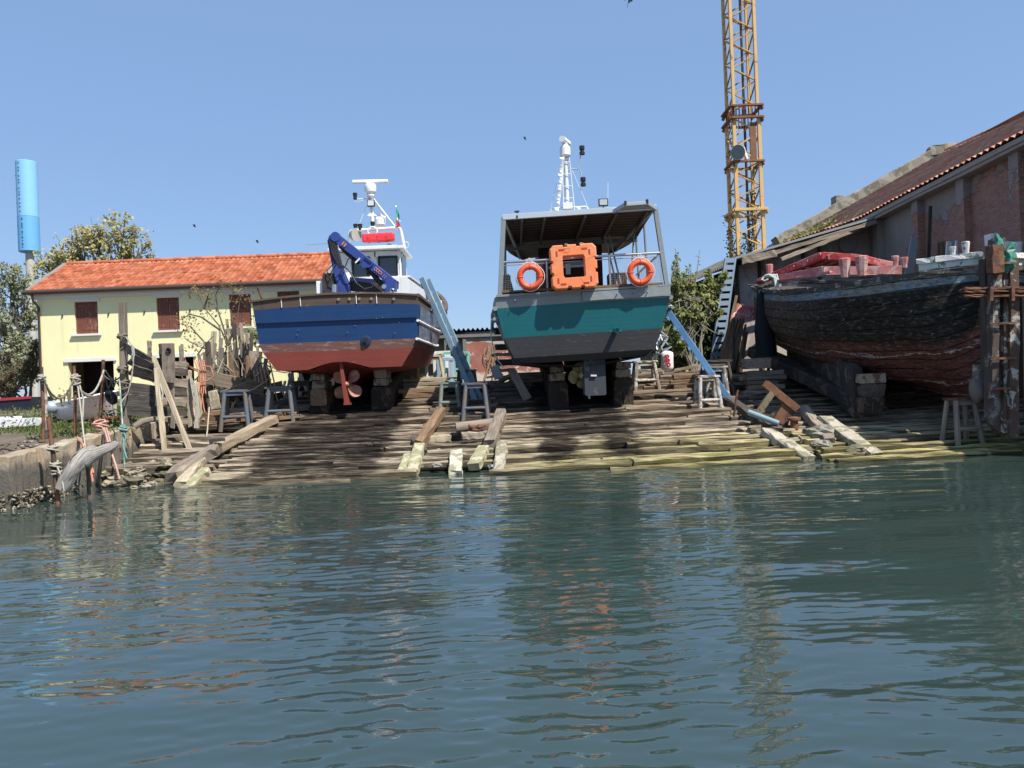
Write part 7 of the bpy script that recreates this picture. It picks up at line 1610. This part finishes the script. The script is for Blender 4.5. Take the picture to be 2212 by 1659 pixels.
for k in range(34):
    u = R.choice([R.uniform(870, 1010), R.uniform(1060, 1180), R.uniform(1060, 1320), R.uniform(1380, 1520)]); D = R.uniform(26.5, 31); p = at(u, 830, D); p.z = gz(D) + R.uniform(0, .3); a = R.uniform(-.6, .6); m = MB(); L = R.uniform(.25, .8); m.bar(p - Vector((L*math.cos(a), L*math.sin(a), 0)), p + Vector((L*math.cos(a), L*math.sin(a), R.uniform(-.05, .3))), R.uniform(.1, .3), R.uniform(.05, .16), seg=4, jit=.012); m.build('offcut', R.choice([W_pale, W_grey, W_brown, W_pale]), label='timber scrap lying in the yard between the boats', cat='offcut', group=gG)
# ---- reddish shrub in the palisade
t = thing('red_leaved_shrub', 'thin shrub with reddish young leaves growing out of the palisade', 'shrub', at(507, 830, 26.6)); st = MB(); lf = MB(); R = random.Random(88); D = 26.6
for br in (((507, 812), (507, 782), (474, 704), (441, 665), (424, 624)), ((505, 800), (491, 735), (471, 671), (466, 638), (477, 610)), ((508, 800), (505, 713), (496, 657), (507, 618)), ((474, 712), (435, 685), (410, 679), (391, 690)), ((500, 790), (452, 751), (410, 704), (404, 712)), ((478, 770), (452, 757), (424, 746)), ((497, 735), (512, 690), (520, 640)), ((441, 665), (448, 645), (450, 635))):
    pts = [at(u, v, D + R.uniform(-.3, .3)) for u, v in br]; n_ = len(pts); st.tube(pts, [.04*(1 - .75*i/(n_-1)) for i in range(n_)], 6)
    for i, p in enumerate(pts[1:], 1):
        cl = 46 if i == n_-1 else 16
        for k in range(cl): leaf(lf, p + Vector((R.gauss(0, .17), R.gauss(0, .17), R.gauss(-.03, .14))), .11, R)
lf.build('leaves', L_red, t); st.build('branches', M_bark, t)
# ---- bush beside the green boat
tree('fig_bush', 'overgrown sunlit bush between the green boat and the lean-to shed', (at(1500, 830, 30).x, 30, gz(30)), [blb(1470, 630, 29.5, 34, 36), blb(1505, 622, 30, 34, 34), blb(1545, 612, 30.5, 34, 30), blb(1455, 690, 29, 30, 34), blb(1495, 690, 29.3, 36, 40), blb(1530, 665, 30, 30, 34), blb(1462, 740, 28.6, 22, 28)], 4600, .20, L_bush, 9, .07, 13, 'bush', M_twig, .9)
t = thing('bare_branches', 'upright budding branches rising above the sunlit bush', 'branches', at(1470, 640, 29.5)); st = MB(); lf = MB()
for k in range(16):
    u = R.uniform(1446, 1502); a = at(u, 640, 29.5); b = at(u + R.uniform(-14, 18), R.uniform(536, 590), 29.5); mid = a.lerp(b, .5) + Vector((R.uniform(-.15, .15), 0, 0)); st.tube([a, mid, b], [.025, .018, .008], 5)
    for q in range(10): leaf(lf, a.lerp(b, R.uniform(.4, 1.02)) + Vector((R.gauss(0, .06), R.gauss(0, .06), 0)), .14, R)
for k in range(30):
    a = at(R.uniform(1450, 1520), R.uniform(640, 720), 28.9); st.tube([a, a + Vector((R.uniform(-.6, .6), R.uniform(-.3, .2), R.uniform(-.7, .4)))*.7, a + Vector((R.uniform(-.9, .9), R.uniform(-.3, .2), R.uniform(-1.3, .2)))], [.022, .016, .008], 5)
st.build('twigs', M_twig, t); lf.build('buds', L_bush, t)
R = random.Random(66); m = MB(); st = MB()
xa_ = at(1408, 700, 33).x
for k in range(900): leaf(m, Vector((R.uniform(xa_, xa_ + 2.0), 33.3 - abs(R.gauss(0, .25)), R.uniform(2.2, 4.4))), .17, R)
x0, x1 = at(1492, 600, 32.9).x, at(1590, 600, 32.9).x
for k in range(2600): leaf(m, Vector((R.uniform(x0, x1), 33.35 - abs(R.gauss(0, .16)), R.uniform(2.4, 5.9))), .17, R)
for k in range(10): x = R.uniform(x0, x1); st.tube([(x, 33.4, 2.2), (x + .2, 33.3, 4), (x - .1, 33.4, 6)], .03, 5)
t = thing('wall_ivy', 'dark ivy covering the side wall behind the tall ladder', 'ivy', (x0, 33, 2.2)); m.build('leaves', L_ivy, t); st.build('stems', M_bark, t)
# ---- pulley of the crane and birds
t = thing('hanging_hook', 'black hook block hanging from a cable at the top of the frame', 'hook', at(1359, 8, 30)); m = MB(); c = at(1359, 1, 30); m.box(c + Vector((.06, 0, .05)), .14, .08, .16); m.tube([c + Vector((-.03, 0, .2)), c + Vector((0, 0, -.1))], .025, 6); m.build('block', M_black, t)
m = MB(); m.tube([c + Vector((.02, 0, .1)), c + Vector((.05, 0, 6))], .012, 5); m.tube([c + Vector((-.15, 0, 3)), c + Vector((-.17, 0, .0))], .014, 5); m.tube([c + Vector((-.02, 0, 0)), c + Vector((-.09, 0, -.28))], .008, 4); m.build('cable', M_black, t)
for k, (u, v, lab) in enumerate(((420, 489, 'tiny dark bird flying above the yellow house roof'), (556, 523, 'tiny dark bird flying between the roof ridge and deck crane'), (1134, 300, 'tiny dark bird gliding high beside the green boat mast'))):
    c = at(u, v, 60); t = thing('bird', lab, 'bird', c, 'small birds in the sky'); m = MB(); m.blob(c, .09, .035, .03, .05); m.build('body', M_black, t)
    m = MB(); 
    for sg in (-1, 1): m.prism([c + Vector((-.06, 0, .01)), c + Vector((.06, 0, .01)), c + Vector((.05*sg + .02, 0, .10*sg + .05)), c + Vector((-.14*sg, 0, .13*sg + .04))], (0, .012, 0))
    m.build('wings', M_black, t)
